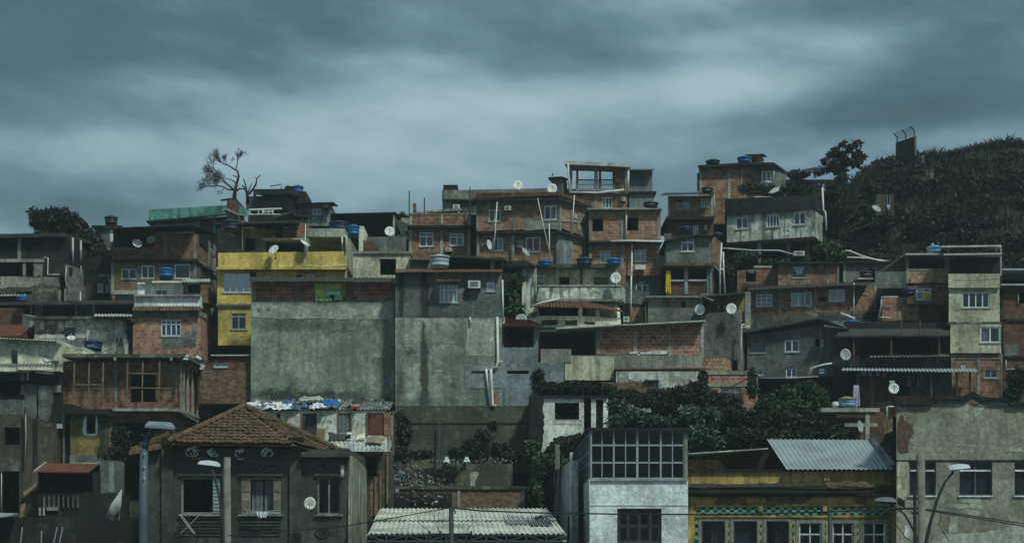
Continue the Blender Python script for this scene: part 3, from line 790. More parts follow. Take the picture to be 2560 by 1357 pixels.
# ================= yellow house
r = H('bright yellow house with long parapet and glazed bay window', 543, 870, 90, cat='house')
_, (f,) = shell(r, [(545, 90), (627, 90)], 764, 863, 6, M['yellow'], [(578, 783, 615, 823, D(w2, tr=.2, fm='alu_grey'))], 'lower_storey')
shell(r, [(543, 89.8), (862, 89.8)], 672, 760, 7, M['yellow'], [(558, 682, 625, 731, D(w4, gl='pane_blue', fm='alu', cur=None)), (624, 680, 640, 692), (740, 687, 756, 698)], 'storey')
shell(r, [(545, 89.4), (862, 89.4)], [632, 628], 670, .25, M['yellow'], [], 'terrace_parapet')
mb = MB(); f.box(mb, 541, 667, 866, 673, -.8, 7); mb.build('floor_slab', M['yellow'], r)
strip(r, f, 'gutter', 541, 760, 628, 764, M['pvc'], .15, .15)
ff = F((759, 89.35), (866, 89.35)); pipe(r, ff, [(764, 560), (762, 630), (759, 663), (800, 665), (866, 663)], .035, .0)
shell(r, [(862, 89.4), (868, 89.4)], 590, 760, 10, M['cream_dim'], [], 'side_wall')
shell(r, [(766, 90), (862, 90)], 571, 592, 7, M['concrete_pale'], [], 'terrace_beam')
pipe(r, F((862, 89.3), (868, 89.3)), [(858, 588), (866, 594), (865, 630)], .07, 0)
pipe(r, F((855, 89.8), (862, 89.8)), [(855, 592), (857, 630)], .06, 0)
strip(r, F((765, 90.1), (775, 90.1)), 'pillar', 762, 570, 770, 632, M['concrete'], .05, .3)
shell(r, [(775, 96), (862, 96)], 592, 640, 1, M['blackish'], [], 'terrace_back_wall')
shell(r, [(897, 98.5), (909, 98.5)], 565, 700, 3, M['cream'], [], 'corner_wall')
ac_at(F((543, 89.8), (862, 89.8)), 768, 686, 785, 700, 'white window air conditioner on yellow wall above corrugated roof', out=.3)
# dark undercroft
r = H('dark undercroft with low brick base under the yellow house', 500, 1000, 90.5, name='undercroft', cat='outbuilding')
_, (f,) = shell(r, [(495, 91), (627, 91)], 864, 886, 4, M['blackish'], [(548, 864, 620, 884)], 'wall')
_, (f,) = shell(r, [(495, 84.5), (632, 84.5)], [905, 882], 1010, 4, M['brick_d'], [(535, 908, 569, 917, D(w2, bw=.05))], 'brick_base')
strip(r, f, 'roof_edge', 527, 886, 628, 889, M['pvc_dim'], .2, .3)
plate(r, f, 'stone_patch', rag([(500, 925), (632, 922), (632, 1008), (500, 1008)], 6), M['brick_old'], .03)
# terrace level houses behind yellow parapet
r = H('grey rendered rooftop room with black doorway behind yellow parapet', 545, 640, 94)
_, (f,) = shell(r, [(543, 94), (665, 94)], 572, 645, 4, M['render_mid'], [(612, 596, 638, 627)], 'wall')
plate(r, f, 'brick_patch', rag([(608, 575), (640, 575), (640, 593), (609, 595)], 7), M['brick_b']); 
plate(r, f, 'brick_patch', rag([(658, 575), (690, 575), (690, 596), (660, 596)], 8), M['brick_a'])
shell(r, [(662, 94.2), (765, 94.2)], [598, 598], 645, 3.5, M['blackish'], [(670, 600, 756, 628)], 'open_room')
flat_roof(r, F((662, 94), (765, 94)), 655, 765, 595, 3.5, M['pvc_dim'], th=.09, over=.4)
slabq(r, (538, 556, 92.5), (742, 551, 92.5), (765, 563, 97), (560, 563, 97), .12, M['fibro_dark'])
pipe(r, F((540, 93), (700, 93)), [(553, 560), (557, 574), (585, 589)], .04, 0); pipe(r, F((540, 93.1), (700, 93.1)), [(606, 553), (606, 625)], .04, 0)
for k, (x0, x1, y0, y1, mm) in enumerate([(640, 706, 562, 578, 'blackish'), (706, 744, 574, 594, 'brick_b')]):
    strip(r, F((640, 94.3), (750, 94.3)), 'wall_piece', x0, y0, x1, y1, M[mm], .02, .4)
strip(r, F((742, 94), (765, 94)), 'wall_piece', 741, 558, 766, 600, M['brick_c'], .02, 2)
tank_at(578, 580, 92.8, 'dark round water tank under thin roof beside teal wall', 46, 28, mat='tank_black')
dish_at(685, 626, 88.9, 'white oval satellite dish on yellow parapet, leaning to the left', az=-25, tilt=35, r=.36)
dish_at(761, 610, 89, 'edge-on white satellite dish beside terrace pillar above yellow parapet', az=60, tilt=50, r=.34)
# dark tanks right of terrace
tank_at(850, 577, 94, 'wide navy water tank above the yellow house terrace', 56, 20, mat='tank_navy'); tank_at(884, 592, 92, 'royal blue ribbed water tank beside cream corner wall', 30, 28, mat='tank_blue')
# ================= teal building
r = H('long teal painted building with stained roof parapet', 372, 620, 104)
_, (f,) = shell(r, [(372, 104), (567, 102)], [524, 513], 551, .4, M['teal'], [], 'roof_parapet')
shell(r, [(374, 104.3), (500, 103)], [556, 551], 640, 4, M['teal'], [], 'wall')
mb = MB(); mb.prism([W(366, 551, 103.6), W(562, 541, 101.6), W(562, 544, 101.6), W(366, 555, 103.6)], Vector((0, 4, 0))); mb.build('cornice', M['blackish'], r)
shell(r, [(500, 103), (567, 102.4)], 545, 660, 4, M['brick_d'], [], 'side_wing')
strip(r, F((530, 102.5), (545, 102.5)), 'pillar', 532, 541, 541, 585, M['teal'], .1, .3)
mb = MB(); f2 = F((590, 101), (625, 103)); f2.poly(mb, [(595, 510), (621, 526), (621, 540), (593, 538)], 0, .3); mb.build('stair_wall', M['teal'], r)
shell(r, [(567, 101), (595, 101)], 500, 560, 2.5, M['brick_d'], [], 'planter_wall')
mb = MB(); f2.poly(mb, [(567, 520), (600, 534), (596, 540), (567, 526)], -.3, 0); mb.build('beam', M['concrete'], r)
# dark top block
r = H('dark concrete block with overhanging slab roof beside the bare tree', 615, 560, 108)
_, (f,) = shell(r, [(615, 108), (712, 107.6)], [491, 490], 524, 3.5, M['mould'], [], 'parapet')
shell(r, [(655, 110), (765, 110)], 479, 545, 3, M['blackish'], [(724, 482, 742, 505)], 'room'); 
slabq(r, (636, 473, 106.5), (725, 472, 106.5), (760, 482, 112), (660, 478, 112), .35, M['blackish'])
mb = MB(); mb.bar(W(637, 475, 106.8), W(637, 491, 106.8), .1); mb.build('post', M['blackish'], r)
shell(r, [(620, 107), (705, 107)], 538, 575, 3, M['blackish'], [], 'lower_wall')
fb = F((620, 106), (705, 106)); mb = MB()
for x in (624, 646, 657, 671, 682): mb.bar(fb.pt(x, 524), fb.pt(x, 536), .05)
mb.bar(fb.pt(622, 525), fb.pt(705, 522), .07); mb.bar(fb.pt(660, 530), fb.pt(682, 529), .05); mb.bar(fb.pt(622, 536), fb.pt(705, 536), .04); mb.build('railing', M['pvc'], r)
strip(r, fb, 'white_panel', 655, 522, 660, 536, M['pvc'], .05, .1)
mb = MB(); mb.path([W(675, 466, 107), W(703, 461, 107), W(703, 472, 107)], .035); mb.build('antenna', M['iron'], r)
bush('rooftop_weeds', 'tuft of dry weeds on dark slab roof', 'weeds', [(722, 469, 107.5, 9, 4, .5)], 160, .22, 'leaf_dry', 3, stems=False)
tank_at(745, 484, 110.5, 'blue water tank half hidden behind the dark topmost slab', 28, 18, mat='tank_blue')
# grey house right of it
r = H('grey rendered house with small corrugated roof and sliding window', 722, 600, 105)
_, (f,) = shell(r, [(722, 105), (826, 105)], 508, 565, 5, M['render_mid'], [(781, 521, 803, 537, w2), (740, 515, 748, 524)], 'wall')
corr(r, (718, 508, 104.2), (832, 505, 104.2), (846, 516, 109), (735, 516, 109), M['fibro_dark'], amp=.035)
plate(r, f, 'block_wall', [(745, 540), (824, 536), (824, 565), (745, 565)], M['block_grey'], .02)
pipe(r, f, [(775, 512), (800, 511)], .05, -.3)
ac_at(f, 807, 511, 818, 518, 'tiny window air conditioner on grey house near skyline', out=.35)
slabq(r, (733, 535, 101), (775, 540, 101), (760, 548, 104), (720, 545, 104), .1, M['fibro_dark'], 'porch_roof')
mb = MB(); mb.bar(W(757, 545, 101.5), W(757, 566, 101.5), .08); mb.bar(W(770, 545, 101.5), W(770, 566, 101.5), .06); mb.build('post', M['concrete'], r)
r = H('small grey roof room in front of the dark block', 688, 575, 103)
_, (f,) = shell(r, [(688, 103), (735, 103)], [541, 528], 570, 2.5, M['render_mid'], [], 'wall'); slabq(r, (684, 543, 102.5), (738, 527, 102.5), (738, 524, 106), (684, 540, 106), .1, M['fibro_dark'])
# barn
r = H('wide open-fronted shed with black interior and corrugated roof edge', 825, 640, 101)
_, (f,) = shell(r, [(826, 102), (985, 102)], 534, 640, 6, M['blackish'], [(842, 538, 980, 632)], 'wall')
corr(r, (822, 534, 101.2), (987, 530, 101.2), (1022, 560, 108), (860, 548, 108), M['fibro_dark'], amp=.035)
strip(r, f, 'post', 982, 537, 987, 592, M['concrete_pale'], .2, .2)
g = F((990, 99), (1022, 99)); shell(r, [(988, 99.5), (1022, 99.5)], [572, 572], 640, 3, M['blackish'], [(992, 586, 1008, 605, w2)], 'side_room')
strips(r, F((1005, 99.2), (1022, 99.2)), 'door_frame', [(1011, 574, 1015, 612)], M['concrete_pale'])
shell(r, [(916, 96), (1015, 96)], [592, 592], 632, .3, M['render_mid'], [], 'low_wall')
corr(r, (1000, 582, 97), (1026, 604, 97), (1022, 560, 101), (985, 545, 101), M['fibro_dark'], amp=.04, name='side_roof')
f = F((905, 95), (960, 95)); mb = MB(); f.poly(mb, [(908, 600), (928, 604), (944, 612), (944, 632), (908, 632)], 0, .5); mb.build('rubble_wall', M['brick_d'], r)
dish_at(974, 580, 95, 'white round satellite dish against the black open shed', az=5, tilt=20, r=.24*1.5)
# cream block
r = H('plain cream block with one square black opening', 883, 720, 89)
_, (f,) = shell(r, [(883, 89), (1025, 89)], 633, 720, 5, M['cream_dim'], [(950, 647, 990, 687)], 'wall')
flat_roof(r, f, 882, 1027, 628, 5, M['concrete'], over=.12, th=.13)
# ================= left lower: whitewashed house
r = H('long whitewashed house with mouldy eave and dark sliding windows', 76, 900, 88)
_, (f,) = shell(r, [(86, 88), (305, 88)], 792, 905, 5, M['white_mould'], [(110, 811, 141, 831, D(w4, rows=4, fm='wood_frame', bw=.035, sill=False)), (162, 819, 188, 843, D(w4, fm='dark_frame', cur='cloth_white', side=1)), (243, 814, 291, 843, D(w2, fm='alu_grey'))], 'wall')
flat_roof(r, f, 74, 322, 790, 5, M['mould'], over=.5, th=.16); plate(r, f, 'grey_dado', [(96, 845), (305, 843), (305, 900), (96, 900)], M['concrete'], .02)
shell(r, [(305, 88), (329, 91)], [795, 797], 890, 2, M['white_mould'], [], 'side_wall')
shell(r, [(56, 89), (74, 88.5)], [785, 790], 820, 1, M['concrete'], [], 'corner_wall')
corr(r, (235, 790, 87), (332, 790, 87), (325, 785, 90), (240, 785, 90), M['fibro_pale'], wl=.2, amp=.035, name='roof_sheet')
pipe(r, f, [(312, 835), (300, 838), (290, 885)], .045); pipe(r, f, [(313, 836), (310, 885)], .04, mat='pvc_dim')
f6 = F((88, 86.8), (170, 86.8)); 
hang('dark sagging tarpaulin strip stretched before whitewashed wall', f6, 88, 824, 162, 836, 0, M and 'cloth_dark', 'tarpaulin', 'tarpaulin', 3, amp=.1)
r = H('small cream house with barred window and drooping white gable edge', 0, 920, 84)
_, (f,) = shell(r, [(-60, 84), (138, 84)], [842, 850], 930, 4.5, M['cream'], [(27, 875, 61, 911, D(w2, tr=.2, fm='alu_grey')), (99, 866, 120, 888, D(lou, fm='alu_grey'))], 'wall')
shell(r, [(138, 84), (158, 86)], [852, 862], 925, 2, M['cream'], [], 'side_wall')
corr(r, (-62, 843, 83.4), (146, 853, 83.4), (175, 860, 88), (-60, 838, 88), M['fibro'], amp=.04)
mb = MB(); mb.path([W(143, 852, 83.3), W(182, 868, 83.3), W(184, 872, 83.3), (W(205, 870, 83.3)), W(238, 884, 83.3)], .13, n=4); mb.build('gable_trim', M['fibro_pale'], r)
shell(r, [(165, 85), (232, 85)], [870, 880], 890, 2, M['cream_yellow'], [], 'roof_wall')
r = H('brown brick shed with sloping red clay tile roof at left edge', -40, 850, 90)
_, (f,) = shell(r, [(-60, 90), (56, 90)], 770, 850, 2.2, M['brick_d'], [], 'wall')
mb = MB(); A, B, C, Dd = W(-60, 842, 86.5), W(52, 840, 86.5), W(86, 813, 89.5), W(-60, 813, 89.5); sheet(mb, A, B, C, Dd, 26, .04, rows=7, step=.03); mb.build('roof', M['tile_red'], r)
mb = MB(); f = F((52, 86.6), (86, 89.6)); f.poly(mb, [(52, 842), (86, 815), (86, 846)], 0, .2); mb.build('gable_wall', M['brick_d'], r)
tank_at(233, 878, 85.5, 'black lidded water tank with pale labels above unfinished terrace', 48, 26, mat='tank_navy', txt='AQUA')
dish_at(178, 846, 86, 'glossy white oval dish before whitewashed wall', az=15, tilt=55, r=.27)
# dark long canopy behind whitewashed house
r = H('long black canopy roof stretched above the whitewashed house', 0, 800, 91.5, name='canopy_roof', cat='canopy', group=None)
slabq(r, (-60, 756, 90), (334, 753, 90), (334, 750, 95), (-60, 752, 95), .16, M['fibro_dark'])
shell(r, [(-60, 94.8), (345, 94.8)], 758, 800, .5, M['blackish'], [], 'rear_wall')
mb = MB()
for x in (78, 98, 91, 104, 190, 235): mb.bar(W(x, 757, 91+(x % 3)*.4), W(x, 792, 91+(x % 3)*.4), .05)
mb.build('post', M['alu_grey'], r)
f = F((0, 93.5), (334, 93.5)); strip(r, f, 'wall_piece', 192, 757, 202, 792, M['concrete'], .02, .3); strip(r, f, 'wall_piece', 205, 757, 214, 780, M['render_blue'], .02, .3)
mb = MB(); f.poly(mb, [(160, 778), (185, 766), (185, 790), (172, 790)], 0, .1); mb.build('stair_sheet', M['fibro'], r); strip(r, f, 'wall_piece', 216, 757, 238, 792, M['concrete'], .02, .3)
r = H('mouldy low wall house with broken pale roof sheets at far left', 0, 758, 91)
shell(r, [(-60, 91.6), (150, 91.6)], 722, 760, .3, M['mould'], [(40, 728, 80, 736)], 'wall')
corr(r, (-60, 740, 90.5), (66, 738, 90.5), (62, 735, 92), (-60, 737, 92), M['fibro_pale'], wl=.2, amp=.035)
strips(r, F((140, 91), (175, 91)), 'pillar', [(145, 726, 152, 752), (160, 722, 164, 752)], M['concrete'])
tank_at(56, 752, 89.4, 'blue domed water tank lid peeping over black canopy', 28, 9, mat='tank_blue')
# gap between L1 and L3: wall with louvres
r = H('narrow dark house with pale louvred opening between two taller houses', 214, 800, 97)
_, (f,) = shell(r, [(212, 97), (285, 97)], 640, 800, 3, M['blackish'], [(243, 707, 258, 731, D(lou, rows=6, bw=.07))], 'wall')
plate(r, f, 'brick_patch', rag([(236, 690), (270, 688), (272, 706), (238, 708)], 9), M['brick_d']); plate(r, f, 'render_patch', [(246, 684), (265, 685), (265, 692), (246, 692)], M['concrete'], .03)
plate(r, f, 'render_patch', rag([(216, 712), (240, 708), (240, 750), (218, 750)], 10), M['brownish'])
pipe(r, f, [(269, 684), (275, 715), (276, 725), (279, 748)], .05)
mb = MB(); f.box(mb, 264, 712, 272, 722, -.1, 0); mb.build('poster', M['tank_pale'], r); mb = MB(); f.box(mb, 264, 722, 272, 731, -.1, 0); mb.build('poster', M['cream_yellow'], r)
bush('mango_tree', 'huge round dark tree crown behind the far left house', 'tree', [(120, 560, 99, 38, 32, 3.5), (165, 553, 99, 42, 30, 3.5), (190, 580, 99, 36, 34, 3), (140, 600, 99, 50, 30, 3)], 16000, .28, 'leaf_dark', 11)
bush('mango_tree', 'smaller dark tree spilling down right of the far left house', 'tree', [(228, 600, 98.5, 26, 30, 2), (245, 640, 98.5, 24, 40, 2), (215, 660, 98, 20, 40, 1.6), (240, 690, 98.2, 18, 30, 1.5)], 8000, .26, 'leaf_dark', 12)
# ================= brick house A
r = H('square brick house with two white windows left of centre', 1022, 700, 98)
_, (f,) = shell(r, [(1022, 98), (1177, 98)], 575, 690, 5, M['brick_a'], [(1048, 580, 1084, 616, D(w2, tr=.3, bw=.07)), (1124, 583, 1159, 614, D(w2, tr=.3, bw=.07))], 'wall')
_, (f3,) = shell(r, [(1024, 98.1), (1177, 98.1)], 536, 563, .25, M['brick_a'], [], 'roof_parapet')
mb = MB(); f.box(mb, 1018, 563, 1180, 569, -.5, 5); mb.build('floor_slab', M['blackish'], r); strip(r, f, 'beam', 1022, 569, 1177, 575.5, M['concrete'])
strip(r, f3, 'cap', 1023, 533, 1178, 537, M['concrete'], .03, .3)
strips(r, f, 'pillar', [(1022, 576, 1030.5, 690), (1100, 576, 1107.5, 650), (1168, 576, 1176.5, 690)], M['concrete_pale'], .04)
strips(r, f3, 'pillar', [(1023, 540, 1030, 562), (1102, 537, 1108, 560), (1168, 541, 1177, 560)], M['concrete_pale'], .04)
mb = MB(); f.box(mb, 1177.5, 536, 1191, 640, .35, 5); mb.build('side_wing', M['blackish'], r)
ac_at(f, 1114, 619, 1129, 628, 'small air conditioner below right window of square brick house', out=.35)
r = H('unfinished roof room with brick stub and cream slab near skyline', 1032, 545, 102)
shell(r, [(1032, 103), (1063, 103)], 530, 560, 2, M['brick_a'], [], 'wall'); shell(r, [(1032, 103.2), (1040, 103.2)], 508, 531, .4, M['brick_a'], [], 'brick_pier')
shell(r, [(1003, 103), (1022, 103)], 545, 580, 2, M['cream_dim'], [], 'side_wall')
shell(r, [(1066, 101), (1150, 101)], 528, 550, 2.5, M['cream_dim'], [], 'wall'); slabq(r, (1064, 526, 100.6), (1146, 521, 100.6), (1155, 521, 104), (1070, 524, 104), .14, M['concrete_pale'])
for x, y0, y1, lb in ((1023, 478, 545, 'tall rebar rod at left corner of square brick house roof'), (1061, 494, 537, 'second rebar rod, standing before the cream slab'), (1109, 468, 535, 'rebar rod at left end of the long grey parapet'), (1175, 468, 535, 'rightmost rebar rod, at right corner of square brick house roof')):
    mb = MB(); mb.bar(W(x, y0, 97.6), W(x, y1, 97.6), .04); single(mb, 'steel_rod', M['iron'], lb, 'steel rod', 'rebar rods on the roof')
# concrete house behind
r = H('long grey concrete roof parapet house behind the big brick house', 1107, 620, 104)
_, (f,) = shell(r, [(1106, 104), (1195, 104)], 502, 640, 5, M['render_mid'], [], 'wall'); shell(r, [(1105, 103.7), (1392, 103.7)], [476, 470], 497, .5, M['concrete'], [], 'roof_parapet')
mb = MB(); f.box(mb, 1105, 497, 1200, 501, -.5, 5); mb.build('floor_slab', M['blackish'], r)
shell(r, [(1110, 104.5), (1141, 104.5)], 465, 478, 2, M['concrete'], [], 'roof_room'); mb = MB(); F((1110, 104.5), (1141, 104.5)).box(mb, 1108, 462, 1144, 465, -.2, 2.2); mb.build('roof_slab', M['blackish'], r)
plate(r, f, 'pale_wall', [(1150, 520), (1190, 515), (1190, 545), (1150, 535)], M['cream_dim'])
ac_at(f, 1132, 511, 1149, 521, 'air conditioner on grey wall below roof parapet, beside rods', 'ac_cream', out=.5)
# ================= House B (big brick, angled)
ch = [(1190, 95), (1400, 94), (1476, 97.2)]
r = H('big two-storey brick house with angled corner and red curtained window', 1190, 680, 95)
_, (f, g) = shell(r, ch, 502, 578, 6, M['brick_b'], [(1222, 524, 1251, 553, D(w2, cur='cloth_grey')), (1360, 514, 1392, 549, D(w2, cur='cloth_orange', side=2, bw=.08))], 'upper_storey', wins2=[(1436, 530, 1444, 546, lou)])
shell(r, [(1190, 95.2), (1400, 94.2), (1474, 97.3)], 584, 690, 6, M['brick_b'], [(1230, 595, 1258, 626, D(w2, cur='cloth_mint', side=2)), (1314, 593, 1351, 629, D(w2, cur='cloth_red', bw=.08)), (1293, 602, 1310, 614, w1)], 'storey', wins2=[(1405, 597, 1422, 633, D(w1, cur='cloth_orange'))])
shell(r, [(1188, 94.9), (1400, 93.9), (1478, 97.1)], [482, 480, 504], 497, 6.5, M['brick_d'], [], 'roof_parapet')
P = [W(1183, 496, 94.6), W(1402, 494, 93.5), W(1482, 517, 97.0), W(1482, 522, 102), W(1190, 505, 102)]
mb = MB(); mb.prism(P, Vector((0, 0, -.17))); mb.build('cornice', M['blackish'], r)
mb = MB(); mb.prism([W(1186, 578, 94.7), W(1402, 577, 93.6), W(1480, 597, 97.0), W(1480, 600, 102), W(1190, 590, 102)], Vector((0, 0, -.14))); mb.build('floor_slab', M['blackish'], r)
strips(r, f, 'pillar', [(1191, 506, 1197, 574), (1283, 508, 1290, 576), (1395, 508, 1400, 575), (1192, 584, 1198, 650), (1279, 584, 1286, 645)], M['concrete'], .035)
strip(r, f, 'beam', 1192, 502, 1398, 509, M['concrete'], .03)
strips(r, g, 'pillar', [(1400, 506, 1404, 577), (1427, 512, 1432, 590), (1463, 525, 1469, 655)], M['concrete'], .035)
plate(r, f, 'render_patch', rag([(1305, 551), (1395, 550), (1396, 575), (1308, 574)], 11), M['concrete_pale']); plate(r, f, 'render_patch', rag([(1226, 553), (1250, 553), (1244, 566), (1232, 562)], 12), M['concrete'])
plate(r, g, 'render_patch', rag([(1445, 535), (1466, 540), (1466, 595), (1452, 588), (1450, 560)], 13), M['concrete']); 
plate(r, f, 'render_patch', [(1391, 585), (1400, 585), (1400, 672), (1391, 672)], M['render_blue'], .03)
plate(r, g, 'render_patch', rag([(1400, 586), (1432, 593), (1430, 672), (1400, 672)], 14, 4, 1), M['render_blue'], .005)
plate(r, f, 'render_patch', rag([(1201, 600), (1218, 600), (1218, 612), (1201, 613)], 15), M['concrete']); plate(r, f, 'render_patch', rag([(1290, 600), (1312, 600), (1310, 620), (1292, 618)], 19), M['concrete'])
pipe(r, g, [(1401, 552), (1430, 552), (1460, 558), (1463, 535)], .03, -.06, 'pvc_dim'); pipe(r, g, [(1446, 553), (1446, 582)], .03, -.06, 'pvc_dim')
for nm, pts, lb in (('pole', [(1243, 505), (1238, 575), (1233, 643)], 'long white pipe leaning past left windows of the big brick house'), ('pole', [(1344, 495), (1362, 580), (1383, 668)], 'long thin pole leaning diagonally across the big brick house'), ('pole', [(1373, 560), (1374, 655)], 'thin upright pale pipe beside the diagonal pole'), ('pole', [(1436, 488), (1429, 580)], 'white pole up the angled corner of the big brick house')):
    mb = MB(); mb.path([W(x, y, 93.2) for x, y in pts], .034 if pts[0][0] != 1344 else .024); single(mb, nm, M['pvc'], lb, 'pole', 'loose plastic pipes on the houses', True)
ac_at(f, 1261, 515, 1277, 525, 'air conditioner between two upper windows of the big brick house', out=.35)
dish_at(1294, 465, 95.5, 'white satellite dish with lettering on the skyline parapet', az=5, tilt=25, r=.36, mast=.6)
dish_at(1380, 473, 95, 'white round dish in front of the concrete chimney box', az=0, tilt=15, r=.36)
dish_at(1221, 613, 94.2, 'white dish turned sideways beside mint curtained window', az=60, tilt=10, r=.34)
dish_at(1313, 632, 93.6, 'tilted pale dish below red curtained window', face='dish_grey', az=50, tilt=35, r=.34)
# chimney box
r = H('square concrete chimney box with flared slab cap', 1378, 500, 100, name='roof_tower', cat='tower', group=None)
shell(r, [(1378, 100), (1404, 99.4), (1418, 101)], 447, 500, 2, M['concrete'], [], 'wall')
mb = MB(); a = [W(1371, 443, 99.4), W(1405, 441, 98.7), W(1423, 448, 101.4), W(1400, 450, 103), W(1375, 450, 102)]; mb.prism(a, Vector((0, 0, -.1))); mb.build('slab_cap', M['blackish'], r)
mb = MB(); mb.bar(W(1380, 441, 100), W(1383, 433, 100), .04); mb.build('bracket', M['iron'], r)
# ================= House C skyline pavilion
r = H('tall skyline house with open roof terrace and white railing', 1415, 540, 100)
_, (f,) = shell(r, [(1424, 100), (1568, 100)], 486, 560, 5, M['brick_b'], [(1505, 493, 1531, 520, D(w3, cur='cloth_white', side=1))], 'storey')
mb = MB(); f.box(mb, 1418, 472, 1572, 484, -.3, 5); mb.build('terrace_slab', M['mould'], r)
strips(r, f, 'pillar', [(1486, 487, 1494, 530), (1537, 487, 1541, 530), (1424, 487, 1430, 530)], M['concrete'], .04)
slabq(r, (1411, 402, 99), (1577, 409, 99), (1572, 424, 105.4), (1420, 418, 105.4), .22, M['fibro_pale'])
corr(r, (1430, 427, 105.2), (1538, 428, 105.2), (1536, 415, 101), (1428, 411, 101), M['zinc'], amp=.035, name='ceiling_sheet')
shell(r, [(1536, 100), (1562, 100)], 413, 473, 5, M['brick_b'], [], 'brick_wall')
strip(r, F((1562, 99.9), (1572, 99.9)), 'pillar', 1562, 414, 1570, 478, M['concrete'], 0, .3)
mb = MB()
for x, Y in ((1427, 99.6), (1443, 104.6), (1490, 99.9), (1500, 104.8), (1534, 104.8)): mb.bar(W(x, 412, Y), W(x, 476, Y), .11 if Y < 101 else .08)
mb.build('post', M['concrete_pale'], r)
for Y, x0, x1, y0, y1 in ((99.7, 1441, 1536, 462, 476), (104.9, 1440, 1536, 450, 474)):
    mb = MB(); n = 24
    for k in range(n+1): x = x0+(x1-x0)*k/n; mb.bar(W(x, y0, Y), W(x, y1, Y), .025, n=4)
    mb.bar(W(x0, y0, Y), W(x1, y0, Y), .04); mb.bar(W(x0, y1, Y), W(x1, y1, Y), .04); mb.build('railing', M['alu_grey'], r)
mb = MB(); mb.path([W(1420, 410, 98.9), W(1424, 484, 98.9)], .06); mb.path([W(1425, 481, 98.9), W(1492, 482, 98.9), W(1560, 475, 98.9)], .07); mb.build('drain_pipe', M['pvc'], r, True)
mb = MB(); mb.path([W(1571, 415, 99.2), W(1570, 478, 99.2)], .07); mb.build('drain_pipe', M['pvc'], r, True)
ac_at(f, 1553, 493, 1563, 502, 'small cream unit on brick under the skyline terrace', out=.25)
r = H('narrow two-stage grey block with rippled roof edge on skyline', 1572, 530, 101)
_, (f,) = shell(r, [(1573, 101), (1631, 101)], 424, 478, 5, M['render_blue'], [], 'upper_storey'); shell(r, [(1573, 100.7), (1634, 100.7)], 482, 540, 5, M['render_blue'], [], 'storey')
mb = MB(); f.box(mb, 1570, 478, 1641, 482, -.5, 5); mb.build('floor_slab', M['blackish'], r)
corr(r, (1571, 425, 100.4), (1637, 425, 100.4), (1633, 422, 106), (1571, 422, 106), M['fibro'], amp=.035)
# ================= House D
r = H('tan brick house with two black window holes and long white pipe', 1470, 770, 96)
_, (f,) = shell(r, [(1472, 96), (1652, 96)], [526, 522], 602, 5, M['brick_tan'] if False else M['brick_b'], [(1481, 547, 1508, 578), (1567, 543, 1596, 576)], 'upper_storey')
shell(r, [(1472, 96.2), (1650, 96.2)], 608, 689, 5, M['brick_bright'], [(1500, 627, 1526, 656, D(wt, cur='cloth_white')), (1587, 624, 1615, 653, D(wt, cur='cloth_white'))], 'storey')
mb = MB(); f.box(mb, 1468, 520, 1655, 523.5, -.4, 5); mb.build('roof_slab', M['concrete_pale'], r)
mb = MB(); f.box(mb, 1468, 602, 1655, 607.5, -.4, 5); mb.build('floor_slab', M['blackish'], r)
strips(r, f, 'pillar', [(1551, 528, 1558, 601), (1643, 526, 1651, 601), (1551, 610, 1560, 688), (1643, 610, 1650, 688), (1472, 528, 1477, 601), (1472, 610, 1480, 688)], M['concrete'], .035)
strip(r, f, 'beam', 1480, 608, 1648, 614, M['concrete'], .03)
shell(r, [(1560, 96.4), (1652, 96.4)], 691, 790, 5, M['render_dark'], [(1590, 710, 1621, 738, dict(cols=2, fm='render_none') if False else w2)], 'lower_storey')
pipe(r, f, [(1566, 520), (1565, 601)], .07, -.15); pipe(r, f, [(1526, 603), (1580, 602), (1661, 604)], .09, -.5); pipe(r, f, [(1580, 608), (1579, 690), (1574, 760)], .07, -.15); pipe(r, f, [(1665, 608), (1660, 670)], .06, -.3, 'pvc_dim')
mb = MB(); f.box(mb, 1588, 662, 1614, 673, -.12, .05); mb.build('blanked_panel', M['pvc'], r)
tank_at(1461, 663, 90.8, 'navy lidded water tank, widest on the beige house roof', 42, 16, mat='tank_navy'); tank_at(1535, 662, 90.6, 'royal blue water tank at right end of beige house roof', 36, 13, mat='tank_blue')
tank_at(1362, 666, 90.6, 'blue water tank at the left end of beige house roof', 36, 12, mat='tank_blue')
tank_at(1627, 519, 97, 'black water tank with lettering beside tan brick house roof', 38, 11, mat='tank_black', txt='FORTLEV')
# ================= House E
r = H('brick house with mint curtained window under rippled roof edge', 1665, 600, 98)
_, (f,) = shell(r, [(1670, 98), (1782, 98)], 490, 541, 5, M['brick_a'], [(1691, 495, 1726, 523, D(w2, cur='cloth_mint', side=2, fm='alu_grey')), (1752, 497, 1772, 518, D(w4, bw=.05))], 'upper_storey')
mb = MB(); f.box(mb, 1666, 541, 1786, 548, -.4, 5); mb.build('floor_slab', M['blackish'], r); shell(r, [(1668, 98.2), (1784, 98.2)], 549, 605, 5, M['brick_d'], [(1733, 563, 1746, 592, wt), (1761, 563, 1768, 573, w1)], 'storey')
strips(r, f, 'pillar', [(1670, 492, 1675, 540), (1777, 486, 1783, 540)], M['concrete_pale']); pipe(r, f, [(1786, 486), (1787, 545)], .05, .3, 'pvc_dim')
corr(r, (1652, 488, 97), (1786, 485, 97), (1782, 480, 103), (1665, 482, 103), M['fibro_dark'], amp=.035)
tank_at(1768, 483, 99.5, 'black water tank with pale lettering in front of top brick house', 30, 12, mat='tank_black', txt='FORTLEV')
tank_at(1714, 578, 96, 'dark navy water tank on low roof under mint window house', 34, 8, mat='tank_navy')
r = H('grey rendered house with skewed roof line and twin pane window', 1665, 700, 94)
